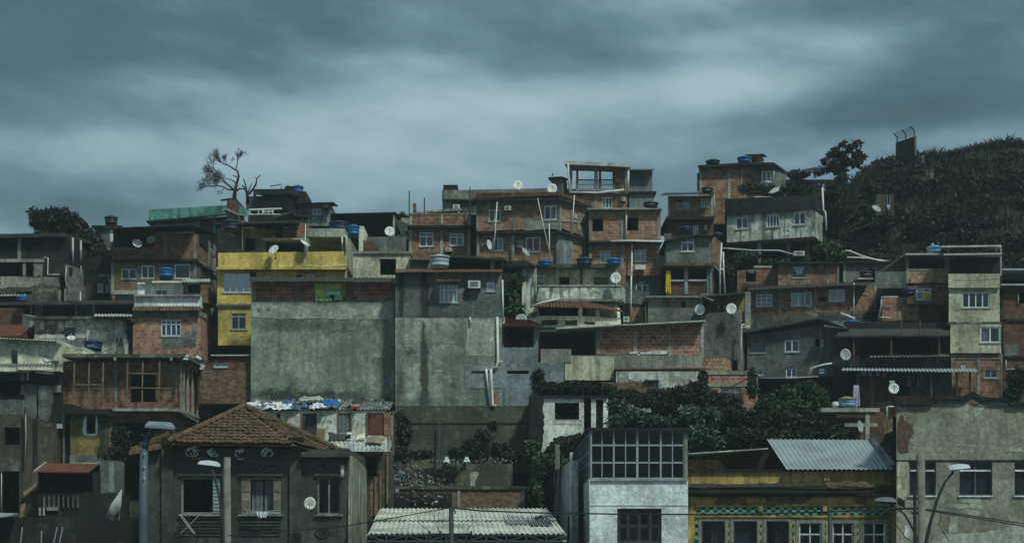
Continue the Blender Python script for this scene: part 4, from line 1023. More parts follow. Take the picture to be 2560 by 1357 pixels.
_, (f, g) = shell(r, [(1665, 94), (1780, 94), (1806, 98)], [601, 587, 607], 660, 5, M['render_mid'], [(1703, 596, 1736, 629, D(wt, bw=.07))], 'wall')
plate(r, g, 'brick_side', [(1781, 592), (1800, 604), (1800, 668), (1781, 655)], M['brick_a'], .03)
mb = MB(); mb.prism([W(1662, 600, 93.6), W(1745, 585, 93.6), W(1785, 588, 93.6), W(1785, 591, 93.6), W(1745, 589, 93.6), W(1662, 604, 93.6)], Vector((0, 5, 0))); mb.build('roof', M['blackish'], r)
shell(r, [(1660, 96.5), (1680, 96.5)], 583, 600, 2, M['render_mid'], [], 'rear_wall')
mb = MB(); f.box(mb, 1660, 657, 1784, 664, -.2, 5); mb.build('floor_slab', M['tile_old'], r)
_, (f2,) = shell(r, [(1665, 94.4), (1785, 94.4)], 666, 740, 5, M['brick_d'], [(1672, 669, 1710, 702), (1721, 669, 1778, 702)], 'porch')
strips(r, f2, 'pillar', [(1711, 668, 1720, 735), (1767, 668, 1772, 735), (1774, 668, 1780, 735)], M['render_blue'], .08, .2)
mb = MB()
for a, b in ((1674, 1710), (1721, 1765)):
    pts = [f2.pt(a+(b-a)*k/20, 700+2*abs(math.sin(k*1.5)), -.1) for k in range(21)]; mb.path(pts, .07, n=5)
mb.build('railing_trim', M['pvc_dim'], r)
hang('long yellow cloth hanging at left end of the dark porch', f2, 1665, 676, 1676, 735, -.3, 'cloth_yellow', taper=-.3, seed=2)
mb = MB(); mb.path([W(1804, 608, 93), W(1800, 672, 93), W(1800, 745, 93)], .05); mb.path([W(1808, 630, 93), W(1809, 672, 93), W(1813, 745, 93)], .05); mb.path([W(1800, 672, 93), W(1809, 674, 93)], .05)
single(mb, 'drain_pipe', M['pvc'], 'pair of upright white pipes right of the grey rendered house', 'pipe', 'loose plastic pipes on the houses', True)
mb = MB(); mb.path([W(1803, 620, 93.5), W(1818, 621, 93.5), W(1880, 626, 93.5), W(1947, 626, 93.5), W(1984, 636, 93.5)], .045)
single(mb, 'drain_pipe', M['pvc_dim'], 'long pale pipe running sideways under the mouldy white house', 'pipe', 'loose plastic pipes on the houses', True)
tank_at(1795, 592, 96, 'flat blue tank lid beside skewed roof grey house', 26, 6, mat='tank_navy')
# ================= House F
ch = [(1747, 105), (1877, 105), (1932, 105), (1966, 109)]
r = H('highest brick house on the skyline with grey right bay', 1747, 560, 105)
_, (f, f2, f3) = shell(r, ch, [414, 409, 408, 430], 560, 5, M['brick_a'], [], 'wall', wins2=[(1904, 427, 1930, 455, D(w2, cur='cloth_grey', bw=.08))])
plate(r, f2, 'grey_render', rag([(1879, 412), (1903, 412), (1903, 426), (1931, 426), (1931, 412)] if False else [(1878, 412), (1903, 412), (1903, 470), (1878, 470)], 16, 4, 1), M['render_mid']); plate(r, f3, 'grey_render', [(1932, 412), (1964, 432), (1964, 470), (1932, 470)], M['render_mid'])
plate(r, f2, 'grey_render', [(1931, 456), (1931, 480), (1903, 480), (1903, 456)], M['render_mid'])
strips(r, f, 'pillar', [(1820, 430, 1826, 500), (1750, 425, 1754, 505)], M['concrete_pale']); strip(r, f, 'beam', 1750, 425, 1876, 430, M['concrete'])
mb = MB(); mb.prism([W(1745, 413, 104.5), W(1850, 407, 104.5), W(1935, 406, 104.3), W(1969, 430, 109.2), W(1960, 432, 111), W(1760, 426, 111)], Vector((0, 0, -.17))); mb.build('roof_slab', M['blackish'], r)
mb = MB(); mb.bar(W(1745, 433, 105.3), W(1745, 478, 105.3), .06); mb.bar(W(1749, 433, 105.6), W(1749, 478, 105.6), .06)
for k in range(4): mb.bar(W(1745, 436+k*12, 105.3), W(1749, 436+k*12, 105.6), .04)
mb.build('balcony_rail', M['iron'], r)
pipe(r, f, [(1857, 410), (1853, 450), (1852, 470)], .025, -.08, 'pvc_dim'); pipe(r, f3, [(1935, 428), (1934, 458)], .03)
r = H('small concrete box room on top of the highest brick house', 1866, 410, 107, name='roof_room', cat='roof room', group=None)
shell(r, [(1878, 107), (1897, 106.8), (1910, 108)], 389, 412, 2, M['concrete'], [], 'wall'); mb = MB(); mb.prism([W(1863, 386, 106.2), W(1908, 384, 106.2), W(1917, 390, 109), W(1870, 391, 109)], Vector((0, 0, -.1))); mb.build('roof_slab', M['blackish'], r)
mb = MB(); F((1878, 107), (1897, 106.8)).box(mb, 1880, 393, 1892, 408, -.01, .05); mb.build('brick_infill', M['brick_a'], r)
tank_at(1782, 412, 106, 'squat black water tank on the highest brick house', 36, 9, mat='tank_black'); tank_at(1861, 408, 105.6, 'bright blue water tank on the highest brick house', 36, 14, mat='tank_blue')
# ================= House G
r = H('long mouldy white house on stilts with three white windows', 1817, 650, 99.5)
ch = [(1817, 99.5), (2037, 97.5), (2066, 101)]
_, (f, g) = shell(r, ch, [537, 520, 545], 606, 5, M['white_mould'], [(1840, 544, 1870, 571, D(w2, cur='cloth_grey', side=2, bw=.07)), (1917, 538, 1948, 566, D(w4, bw=.06)), (1984, 532, 2014, 561, D(w2, cur='cloth_grey', side=1, bw=.07))], 'wall')
shell(r, [(1812, 99.3), (2037, 97.3), (2062, 101)], [497, 487, 515], 537, 5, M['blackish'], [], 'roof_parapet')
mb = MB(); mb.prism([W(1812, 534, 99.3), W(2039, 516, 97.3), W(2068, 538, 101), W(2060, 545, 104), W(1815, 545, 104)], Vector((0, 0, -.14))); mb.build('eave', M['blackish'], r)
mb = MB()
for x, y in ((1899, 665), (1971, 655), (2021, 650)): mb.prism([W(x-4, 600, 99), W(x+4, 600, 99), W(x+4, y, 99), W(x-4, y, 99)], Vector((0, .25, 0)))
mb.build('stilts', M['concrete'], r)
shell(r, [(1800, 103), (2066, 103)], 600, 665, 1, M['blackish'], [], 'undercroft_wall')
dish_at(1975, 560, 97.4, 'pale dish leaning below the third white window on mouldy wall', face='dish_grey', az=55, tilt=45, r=.3)
ac_at(F((1984, 96.6), (2012, 96.6)), 1985, 627, 2012, 639, 'pale outdoor unit in the stilt gap', 'pvc_dim', out=.5)
# clutter terrace
mb = MB(); f = F((1930, 99), (1960, 99)); f.poly(mb, [(1921, 482), (1935, 469), (1948, 467), (1948, 476), (1932, 483)], 0, .3)
single(mb, 'plastic_sheet', M['pvc'], 'torn white plastic tub on the junk strewn terrace', 'tub')
r = H('junk strewn terrace room with tin lean-to beside the hill', 1965, 520, 104, name='shack', cat='shack', group=None)
shell(r, [(1965, 104), (2110, 104)], 449, 560, 4, M['blackish'], [(1990, 470, 2030, 500), (2057, 458, 2062, 475, D(lou, rows=4))], 'wall')
corr(r, (2010, 428, 101.5), (2052, 428, 101.5), (2040, 418, 105), (2014, 422, 105), M['fibro_dark'], amp=.035); mb = MB(); mb.bar(W(2037, 425, 102), W(2037, 445, 102), .07); mb.build('post', M['iron'], r)
strips(r, F((1880, 101), (1960, 101)), 'slab_edge', [(1888, 491, 1930, 496)], M['pvc_dim'], .2, .5)
tank_at(2046, 466, 100, 'small bright blue barrel at right end of junk terrace', 9, 9, mat='tank_blue', lid=False)
mb = MB(); mb.path([W(2056, 470, 97), W(2058, 525, 97), W(2063, 530, 97), W(2066, 577, 97)], .06); single(mb, 'drain_pipe', M['pvc'], 'white pipe down the right end of the mouldy white house', 'pipe', 'loose plastic pipes on the houses', True)
bush('shrub', 'dark weeds growing along the junk terrace parapet', 'shrub', [(1880, 470, 102, 40, 18, 1), (1930, 478, 102.3, 40, 16, 1), (1990, 470, 102, 40, 16, 1), (1995, 440, 103, 25, 9, 1), (2020, 500, 101.5, 35, 20, .8)], 6000, .2, 'leaf_dark', 31)
bush('shrub', 'shrubs in the dark gap under the stilted house', 'shrub', [(1870, 640, 99, 35, 14, 1.2), (1930, 655, 99, 40, 10, 1), (2050, 625, 99, 30, 22, 1.5), (2085, 640, 99, 35, 18, 1.5), (2010, 650, 99, 25, 10, 1)], 6000, .22, 'leaf_mid', 32)
bush('shrub', 'vine strip below the stilted house on its left', 'shrub', [(1825, 680, 97, 15, 30, .8), (1835, 650, 97.5, 20, 18, .8)], 1500, .22, 'leaf_dark', 33)
# ================= beige house with balcony (N), veranda (O)
r = H('beige house with mouldy balcony parapet and brown shutter window', 1340, 820, 90)
_, (f,) = shell(r, [(1342, 91.5), (1542, 91.5)], 668, 745, 4, M['cream_dim'], [(1346, 687, 1364, 706, w3), (1398, 692, 1423, 715), (1484, 692, 1521, 714)], 'wall')
mb = MB()
for k in range(7): f.box(mb, 1484, 693+k*3, 1521, 695.2+k*3, .05, .09)
mb.build('shutter', M['ochre'], r)
shell(r, [(1346, 90), (1552, 90), (1563, 91.8)], [716, 713, 722], 747, .3, M['white_mould'], [], 'balcony_parapet'); 
f0 = F((1346, 90), (1552, 90)); strip(r, f0, 'cap', 1344, 712, 1553, 716, M['concrete_pale'], .05, .3)
mb = MB(); f0.box(mb, 1340, 747, 1556, 753, -.25, 5); mb.build('floor_slab', M['concrete'], r)
flat_roof(r, f, 1330, 1545, 660, 5, M['mould'], over=.6, th=.2)
strips(r, F((1541, 90.6), (1544, 90.6)), 'pillar', [(1539, 660, 1543, 735)], M['concrete_pale']); shell(r, [(1543, 91), (1564, 94.5)], [662, 677], 745, 1, M['brick_a'], [], 'side_wall')
mb = MB(); f.box(mb, 1450, 670, 1457, 716, -.06, .02); mb.build('deco_column', M['concrete'], r); mb = MB()
for k in range(5): mb.bar(f.pt(1453.5, 675+k*9, -.1), f.pt(1453.5, 679+k*9, -.1), .07, n=8)
mb.build('deco_knob', M['blackish'], r)
shell(r, [(1305, 90.5), (1342, 90.5)], [662, 668], 790, 2.5, M['white_mould'], [], 'stair_wall'); pipe(r, F((1305, 90.3), (1342, 90.3)), [(1343, 690), (1337, 690), (1337, 745)], .05)
dish_at(1539, 696, 89.5, 'round white dish at right end of mouldy balcony', az=-5, tilt=12, r=.26*1.4)
r = H('curved cream veranda with clay tile roof and grilled vents', 1320, 830, 88)
ch = [(1322, 88), (1452, 87.4), (1490, 88), (1555, 90.3)]
shell(r, [(1322, 88), (1452, 87.4), (1490, 87.9), (1552, 90.2)], [789, 790, 791, 798], 830, 4, M['cream'], [(1353, 800, 1395, 812), (1412, 801, 1443, 812)], 'parapet', wins2=[(1461, 803, 1489, 812)], wins3=[(1505, 807, 1527, 813)])
fs_ = [F(ch[i], ch[i+1]) for i in range(3)]; mb = MB()
for ff_, a, b, y0, y1 in ((fs_[0], 1353, 1395, 800, 812), (fs_[0], 1412, 1443, 801, 812), (fs_[1], 1461, 1489, 803, 812), (fs_[2], 1505, 1527, 807, 813)): bars(mb, ff_, a, y0, b, y1, 9, None, .05, .1, .05, rows=3)
mb.build('vent_grille', M['terracotta'], r)
for ff_, a, b in ((fs_[0], 1322, 1345), (fs_[0], 1446, 1452), (fs_[1], 1452, 1456), (fs_[1], 1491, 1499), (fs_[2], 1543, 1550)):
    mb = MB(); ff_.box(mb, a, 768, b, 795, 0, .25); mb.build('pillar', M['cream'], r)
shell(r, [(1335, 90), (1550, 91)], 760, 800, .3, M['blackish'], [], 'veranda_back_wall')
mb = MB()
A = [W(1338, 767, 87.2), W(1456, 769, 86.6), W(1498, 771, 87.2), W(1556, 779, 89.6)]; Dm = [W(1345, 754, 90.6), W(1450, 750, 90.6), W(1462, 751, 90.7), W(1475, 752, 91)]
for i in range(3): sheet(mb, A[i], A[i+1], Dm[i+1], Dm[i], max(4, int((A[i+1]-A[i]).length/.2)), .045, rows=6, step=.03)
mb.build('roof', M['tile'], r)
shell(r, [(1462, 90.6), (1545, 90.7)], 751, 800, .8, M['cream_dim'], [], 'upper_wall')
plate(r, F((1322, 87.9), (1345, 87.9)), 'mould_patch', rag([(1322, 780), (1344, 779), (1340, 790), (1322, 790)], 20), M['mould'])
mb = MB(); mb.path([W(1325, 768, 87), W(1352, 757, 87), W(1400, 746, 87)], .06); single(mb, 'drain_pipe', M['pvc'], 'short white pipe over the left corner of the curved veranda roof', 'pipe', 'loose plastic pipes on the houses', True)
# cream tiny ac, dark stairs right of veranda
r = H('dark gap house with brick panel and white pipes beside veranda', 1556, 820, 92)
_, (f,) = shell(r, [(1556, 92), (1625, 92)], [757, 762], 830, 2, M['blackish'], [], 'wall'); plate(r, f, 'brick_patch', [(1578, 768), (1608, 768), (1608, 805), (1578, 805)], M['brick_a'], .03)
pipe(r, f, [(1578, 690), (1577, 807)], .05, -.3); pipe(r, f, [(1614, 764), (1615, 805)], .08, -.3); pipe(r, f, [(1548, 780), (1549, 808)], .08, -.6, 'pvc_dim')
plate(r, f, 'render_patch', [(1558, 720), (1625, 730), (1625, 762), (1558, 757)], M['render_dark'], .05)
ac_at(F((1556, 89), (1580, 89)), 1559, 791, 1573, 804, 'small caged white unit right of the curved veranda', out=.25)
# K/L grey
r = H('grey rendered house with tiny square window and slab roof', 1620, 830, 90.5)
_, (f,) = shell(r, [(1620, 90.5), (1757, 90.5)], 745, 830, 5, M['render_mid'], [(1703, 753, 1714, 768)], 'wall'); flat_roof(r, f, 1614, 1755, 739, 5, M['concrete'], over=.35, th=.09)
mb = MB(); f.box(mb, 1750, 733, 1757, 815, -.4, .1); mb.build('pillar', M['concrete'], r)
r = H('dark grey rendered tower house with laundry terrace under tin roof', 1755, 940, 88)
_, (f, g) = shell(r, [(1757, 88), (1845, 88), (1870, 90)], [782, 779, 778], 900, 4, M['render_dark'], [], 'wall', wins2=[(1852, 840, 1857, 872)])
plate(r, g, 'side_render', [(1846, 812), (1868, 830), (1868, 925), (1846, 925)], M['render_mid'], .01); plate(r, f, 'pillar', [(1750, 800), (1760, 800), (1760, 895), (1750, 895)], M['concrete'])
shell(r, [(1760, 91), (1870, 91)], 735, 790, .4, M['ochre'], [], 'terrace_back_wall'); strips(r, F((1862, 88.5), (1880, 88.5)), 'end_wall', [(1863, 729, 1877, 822)], M['concrete'], .02, .3)
slabq(r, (1757, 738, 87.5), (1864, 729, 87.5), (1864, 733, 91), (1760, 735, 91), .1, M['fibro_dark']); 
plate(r, g, 'fence_panel', [(1850, 778), (1876, 780), (1876, 822), (1850, 810)], M['block_grey'], .04)
corr(r, (1758, 741, 87), (1783, 753, 87), (1800, 737, 90), (1758, 733, 90), M['fibro'], name='lean_to')
pipe(r, F((1850, 87.5), (1880, 87.5)), [(1861, 811), (1855, 812), (1853, 840), (1853, 927)], .08, 0); pipe(r, F((1850, 87.5), (1880, 87.5)), [(1856, 819), (1874, 815)], .06, 0)
dish_at(1750, 775, 87.6, 'white dish left of the dark grey tower house', az=-15, tilt=15, r=.35); dish_at(1828, 773, 87.4, 'white dish centred above the dark grey tower house wall', az=-10, tilt=15, r=.35)
fl = F((1780, 89.5), (1830, 89.5)); 
for k, (x, mm, cn) in enumerate([(1791, 'cloth_dark', 'black'), (1796, 'cloth_mint', 'pale green'), (1801, 'cloth_royal', 'blue'), (1806, 'cloth_dark', 'charcoal'), (1811, 'cloth_white', 'white'), (1816, 'cloth_green', 'green'), (1821, 'cloth_grey', 'grey')]):
    hang('%s garment drying on line between the two white dishes' % cn, fl, x-2, 763, x+2.6, 778, 0, mm, 'hanging_garment', 'garment', k, 'clothes drying on the terrace line')
# brick stack
r = H('low tan block wall with ragged top beside grey tower', 1756, 1000, 86.5, name='wall', cat='wall', group=None)
_, (f, g) = shell(r, [(1756, 86.5), (1812, 86.5), (1829, 88)], [897, 894, 903], 926, .4, M['brick_tan'], [], 'wall')
mb = MB()
for k in range(8): f.box(mb, 1757+k*7, 893, 1761+k*7, 897, .02, .3)
mb.build('upright_brick', M['brick_tan'], r)
r = H('red brick wall with pale coping and white lattice window', 1767, 1005, 85)
_, (f,) = shell(r, [(1767, 85), (1895, 85)], 934, 1060, 3, M['brick_bright'], [(1800, 967, 1851, 993, D(dict(cols=9), fm='alu_grey', bw=.045, rows=2))], 'wall')
strip(r, f, 'cap', 1765, 926, 1896, 936, M['concrete'], .05, .5); strip(r, f, 'beam', 1768, 958, 1885, 966, M['concrete'], .03); plate(r, f, 'render_patch', rag([(1800, 994), (1851, 994), (1860, 1008), (1800, 1006)], 21), M['mould'])
# ================= long terrace M
r = H('long low brick terrace with thin slanted roof line and black openings', 1345, 990, 86)
_, (f,) = shell(r, [(1489, 86), (1757, 86)], [814, 806], 895, 5, M['brick_bright'], [], 'brick_wall')
shell(r, [(1345, 87.5), (1489, 87.5)], 818, 892, 3.5, M['blackish'], [(1350, 822, 1420, 884), (1424, 822, 1480, 886)], 'dark_bay')
shell(r, [(1425, 85.9), (1755, 85.9)], [888, 888], 926, .5, M['concrete'], [], 'base_wall')
mb = MB(); mb.prism([W(1390, 818, 85.2), W(1765, 800, 85.2), W(1765, 803, 85.2), W(1390, 822, 85.2)], Vector((0, 5, .15))); mb.build('roof', M['fibro_pale'], r)
strips(r, f, 'pillar', [(1491, 830, 1500, 884), (1583, 827, 1593, 880), (1671, 833, 1677, 905), (1751, 812, 1759, 920)], M['concrete_pale'], .04)
plate(r, f, 'render_patch', rag([(1502, 884), (1670, 880), (1668, 922), (1502, 924)], 22), M['mould'], .03); plate(r, f, 'render_patch', rag([(1678, 892), (1750, 892), (1750, 920), (1676, 920)], 23), M['white_mould'], .03)
plate(r, f, 'paint_run', rag([(1553, 900), (1556, 912), (1551, 915), (1549, 903)], 24, 4, 1), M['grey_white'], .05); plate(r, f, 'paint_run', rag([(1594, 882), (1602, 880), (1590, 912), (1586, 912)], 25, 5, 2), M['grey_white'], .05); plate(r, f, 'paint_run', rag([(1570, 880), (1670, 877), (1665, 885), (1575, 884)], 27, 5, 2), M['grey_white'], .05)
mb = MB(); A, B = W(1538, 923, 85.2), W(1757, 921, 85.2); sheet(mb, A, B, B+Vector((0, .8, .15)), A+Vector((0, .8, .15)), 40, .03); mb.build('tile_edge', M['tile'], r)
shell(r, [(1352, 85.7), (1428, 85.7)], 872, 905, 1, M['concrete'], [], 'balcony_wall'); shell(r, [(1412, 85.75), (1535, 85.75)], [890, 892], 950, 1, M['cream_dim'], [], 'render_wall')
r = H('low whitewashed house with small blue framed door beneath brick terrace', 1350, 1010, 84.8)
_, (f,) = shell(r, [(1340, 85.3), (1410, 85.3)], 905, 960, 2, M['bluish'], [], 'blue_wall')
_, (f,) = shell(r, [(1540, 85), (1752, 85)], 928, 1030, 3, M['white_mould'], [(1571, 943, 1581, 950), (1640, 953, 1647, 990)], 'wall')
plate(r, f, 'panel', [(1572, 930), (1618, 930), (1618, 948), (1572, 948)], M['grey_white']); plate(r, f, 'brick_patch', rag([(1500, 955), (1640, 953), (1638, 990), (1500, 985)], 26), M['brick_old'], .03)
mb = MB(); f.box(mb, 1612, 949, 1648, 954, -.2, .05); mb.build('lintel', M['black'], r); mb = MB(); bars(mb, f, 1638, 955, 1648, 990, 1, .5, -.05, .05); mb.build('door_frame', M['tank_pale'], r)
# Q tile roof room
r = H('red tiled porch roof over a square black opening', 1255, 900, 84)
_, (f,) = shell(r, [(1256, 83.6), (1345, 83.6)], 811, 925, 4, M['bluish'], [(1259, 817, 1334, 868)], 'wall')
mb = MB(); sheet(mb, W(1250, 815, 83), W(1362, 816, 83), W(1320, 800, 86.5), W(1256, 793, 86.5), 28, .045, rows=6, step=.03); mb.build('roof', M['tile_red'], r)
plate(r, F((1250, 83), (1262, 83)), 'flashing', [(1255, 790), (1262, 792), (1262, 808), (1255, 808)], M['grey_white'], 0, .1)
dish_at(1303, 801, 86, 'greyish dish half hidden behind the red tiled porch roof', face='dish_grey', az=0, tilt=25, r=.4)
# ================= right block
r = H('long brick house with three white windows and rippled roof line', 1875, 830, 93)
shell(r, [(1877, 93), (2132, 92.2), (2195, 93.5)], [724, 712, 716], 790, 5, M['brick_a'], [(1890, 735, 1931, 766, D(w3, rows=3, cur='cloth_grey', bw=.07)), (1978, 730, 2029, 765, D(w3, cur='cloth_mint', side=1, bw=.07)), (2072, 723, 2112, 753, D(w2, cur='cloth_white', bw=.08)), (2046, 742, 2064, 754)], 'wall')
f = F((1877, 93), (2132, 92.2))
corr(r, (1870, 725, 92.2), (2172, 710, 91.4), (2172, 704, 96), (1874, 715, 96.5), M['fibro_dark'], amp=.035)
strips(r, f, 'pillar', [(1948, 728, 1953, 790), (2034, 724, 2040, 790), (2124, 714, 2129, 790)], M['concrete']); strip(r, f, 'beam', 1880, 726, 2020, 730, M['concrete'])
shell(r, [(1876, 92.8), (2133, 92.0), (2196, 93.3)], [786, 778, 778], 830, 5, M['mould'], [(2078, 800, 2100, 815, D(w3, rows=2, bw=.05))], 'base_wall', wins2=[(2147, 796, 2176, 818, D(w2, tr=.4, bw=.07))])
pipe(r, f, [(2135, 707), (2134, 800)], .05, -.3)
g = F((2132, 92.2), (2195, 93.5)); window(r, g, 2154, 718, 2170, 735, 2, None, 'dark_frame'); strips(r, g, 'pillar', [(2184, 712, 2192, 800)], M['concrete'])
tank_at(2130, 823, 89.5, 'large bright blue water tank in front of dark roofs at right', 38, 20, mat='tank_blue'); tank_at(2192, 826, 90, 'dark water tank behind the large bright blue one', 26, 18, mat='tank_black')
r = H('orange brick house with plastic sheet filling its window', 1845, 720, 96)
_, (f,) = shell(r, [(1945, 95.5), (2098, 95.5)], [662, 658], 730, 4, M['brick_a'], [(1981, 665, 2014, 694, D(dict(cols=1), fm='wood_grey'))], 'upper_wall'); shell(r, [(1843, 96), (1945, 96)], [676, 668], 730, 4, M['brick_c'], [(1865, 678, 1890, 704)], 'wall')
mb = MB(); f.box(mb, 1938, 654, 2102, 659, -.4, 4); mb.build('roof_slab', M['blackish'], r); strips(r, f, 'pillar', [(1968, 659, 1975, 710), (2018, 659, 2026, 710), (2066, 659, 2073, 710), (2092, 662, 2098, 710)], M['concrete'])
hang('crumpled white plastic sheet hanging in brick window opening', f, 1982, 667, 2012, 688, .03, 'cloth_white', 'plastic_sheet', 'plastic sheet', 4, taper=.6, amp=.035); hang('scrap of pale plastic at top of square black window', F((1865, 95.9), (1890, 95.9)), 1866, 675, 1889, 684, 0, 'cloth_grey', 'plastic_sheet', 'plastic sheet', 5, taper=.5)
strips(r, F((1886, 95), (1920, 95)), 'slab_edge', [(1886, 664, 1930, 669)], M['concrete_pale'], .2, .6)
r = H('grey concrete house with small tank and black doorway near the hill', 2108, 760, 97)
_, (f,) = shell(r, [(2108, 97), (2266, 97)], [657, 655], 735, 4, M['render_mid'], [(2162, 673, 2188, 706)], 'wall'); strip(r, f, 'roof_edge', 2100, 652, 2268, 657, M['blackish'], .3, 3)
strips(r, f, 'pillar', [(2108, 660, 2114, 705)], M['concrete']); strip(r, F((2140, 95.6), (2185, 95.6)), 'tank_shelf', 2143, 694, 2183, 698, M['concrete_pale'], .3, 1.2)
tank_at(2165, 694, 95.8, 'small black water tank with pale lettering on a shelf', 32, 14, mat='tank_black', txt='AQUALIMP')
for pts, lb in (([(2065, 629), (2125, 627), (2155, 640), (2200, 652), (2252, 657)], 'upper of two long white pipes running down the hill'), ([(2078, 650), (2110, 643), (2165, 645), (2230, 655)], 'lower of two long white pipes running down the hill')):
    mb = MB(); mb.path([W(x, y, 98.5) for x, y in pts], .05); single(mb, 'drain_pipe', M['pvc'], lb, 'pipe', 'loose plastic pipes on the houses', True)
r = H('open topped brick house with dark loggia beside cream tower', 2265, 800, 90)
_, (f,) = shell(r, [(2266, 90), (2374, 90)], 638, 708, 5, M['brick_c'], [(2272, 642, 2362, 672)], 'upper_storey'); plate(r, f, 'brick_panel', rag([(2274, 679), (2364, 676), (2364, 706), (2276, 706)], 28), M['brick_pink'])
strips(r, f, 'pillar', [(2266, 640, 2273, 708), (2363, 640, 2373, 708)], M['concrete']); strip(r, f, 'beam', 2273, 671, 2363, 677, M['concrete'], .035)
flat_roof(r, f, 2263, 2400, 633, 5, M['pvc_dim'], over=.5, th=.09); shell(r, [(2268, 90.1), (2374, 90.1)], 711, 760, 5, M['brick_c'], [(2290, 720, 2328, 750, D(w2, tr=.3, cur='cloth_white', side=1, bw=.08))], 'storey')
hang('yellow and blue cloth behind white framed window near cream tower', F((2290, 89.98), (2328, 89.98)), 2310, 731, 2325, 749, .1, 'cloth_yellow', 'curtain_cloth', 'cloth', 8)
tank_at(2336, 633, 90.5, 'pale blue scalloped water tank on thin roof edge', 38, 15, mat='tank_pale')
mb = MB(); mb.bar(W(2333, 618, 90.3), W(2331, 608, 90.3), .06); single(mb, 'drain_pipe', M['pvc'], 'stub of white pipe rising above the pale blue tank', 'pipe')
r = H('tall narrow cream tower house with parapet and two wide windows', 2370, 1000, 87.5)
_, (f,) = shell(r, [(2372, 87.5), (2499, 87.5)], 718, 804, 6, M['cream_dim'], [(2406, 730, 2474, 769, D(w4, bw=.06))], 'upper_storey')
shell(r, [(2376, 87.4), (2503, 87.4)], 809, 882, 6, M['cream_dim'], [(2451, 817, 2501, 856, D(w2, cur='cloth_grey', side=1, bw=.07))], 'storey')
shell(r, [(2371, 87.3), (2500, 87.3)], 684, 719, 6, M['cream_dim'], [], 'roof_parapet'); shell(r, [(2378, 87.6), (2505, 87.6)], 882, 1010, 6, M['brick_c'], [(2403, 909, 2415, 925, lou), (2461, 924, 2494, 944, D(w2, fm='alu_grey'))], 'brick_storey')
mb = MB(); f.box(mb, 2370, 804, 2504, 809, -.12, 6); mb.build('ledge', M['mould'], r); strips(r, F((2378, 87.6), (2505, 87.6)), 'pillar', [(2442, 883, 2450, 1000), (2378, 884, 2382, 1000), (2502, 884, 2506, 990)], M['concrete']); strip(r, F((2378, 87.6), (2505, 87.6)), 'beam', 2382, 892, 2502, 898, M['render_mid'])
slabq(r, (2354, 614, 87), (2503, 612, 87), (2500, 618, 92), (2358, 619, 92), .1, M['fibro_pale']); slabq(r, (2360, 634, 87), (2505, 632, 87), (2500, 640, 92), (2358, 640, 92), .08, M['pvc_dim'], 'awning')
mb = MB(); [mb.bar(W(x, 614, 87.4), W(x, y, 87.4), .04) for x, y in ((2371, 634), (2490, 634), (2502, 690))]; mb.build('post', M['pvc_dim'], r); shell(r, [(2372, 91), (2500, 91)], 640, 690, .5, M['blackish'], [], 'roof_room_wall')
r = H('dark brick house cut off by right edge with metal awnings', 2505, 1010, 88.5)
_, (f,) = shell(r, [(2508, 88.5), (2640, 88.5)], [712, 712], 1010, 5, M['brick_d'], [(2548, 730, 2600, 758)], 'wall'); strips(r, f, 'roof_edge', [(2506, 671, 2640, 675), (2503, 709, 2640, 713)], M['zinc'], .5, 4)
strip(r, f, 'floor_slab', 2508, 797, 2640, 803, M['blackish'], .1, .3); plate(r, f, 'render_patch', [(2513, 860), (2548, 860), (2548, 888), (2513, 888)], M['render_mid']); strip(r, f, 'floor_slab', 2508, 890, 2640, 896, M['blackish'], .1, .3)
shell(r, [(2508, 91.5), (2640, 91.5)], 675, 712, 2, M['blackish'], [], 'roof_room_wall'); pipe(r, f, [(2546, 735), (2545, 757)], .05); pipe(r, f, [(2515, 900), (2515, 922), (2540, 922)], .035)
r = H('sunlit orange brick house above a dark shed at right', 2205, 830, 90.5)
_, (f,) = shell(r, [(2205, 90.5), (2295, 90.5)], 742, 802, 4, M['brick_b'], [], 'wall'); shell(r, [(2295, 90.7), (2376, 90.7)], 750, 802, 4, M['brick_d'], [(2350, 778, 2372, 800)], 'side_wing'); strips(r, f, 'pillar', [(2247, 778, 2254, 800)], M['concrete_pale'])
pipe(r, F((2195, 90.2), (2260, 90.2)), [(2204, 742), (2245, 742)], .05); pipe(r, F((2195, 90.2), (2260, 90.2)), [(2199, 793), (2228, 794)], .05, 0); pipe(r, F((2195, 90.2), (2260, 90.2)), [(2204, 742), (2203, 760), (2196, 800)], .06, 0, 'pvc_dim')
shell(r, [(2195, 91), (2376, 91)], 720, 745, 4, M['blackish'], [], 'upper_wall')
tank_at(2272, 738, 90.3, 'dark round tank left of the small white framed window', 36, 13, mat='tank_navy')
r = H('black open timber shed with rows of posts in right cluster', 2110, 930, 87)
_, (f,) = shell(r, [(2112, 88.2), (2372, 88.2)], 806, 900, 4, M['blackish'], [(2125, 838, 2220, 888), (2232, 838, 2340, 884)], 'wall'); slabq(r, (2090, 838, 86.4), (2374, 836, 86.4), (2374, 805, 90), (2112, 805, 90), .1, M['fibro_dark'])
mb = MB(); [mb.bar(W(x, y0, 86.6), W(x, y1, 86.6), .045) for x, y0, y1 in ((2228, 838, 888), (2348, 838, 888), (2134, 838, 890), (2254, 800, 836), (2300, 800, 836))]; mb.build('post', M['rusty'], r)
corr(r, (2175, 892, 86.3), (2375, 890, 86.3), (2370, 884, 88), (2180, 886, 88), M['fibro'], wl=.2, amp=.035, name='lower_roof'); shell(r, [(2112, 88), (2378, 88)], 893, 930, 3, M['render_dark'], [], 'lower_wall')
dish_at(2113, 887, 86.5, 'dim grey dish beside the black timber shed', face='dish_grey', az=0, tilt=10, r=.36)
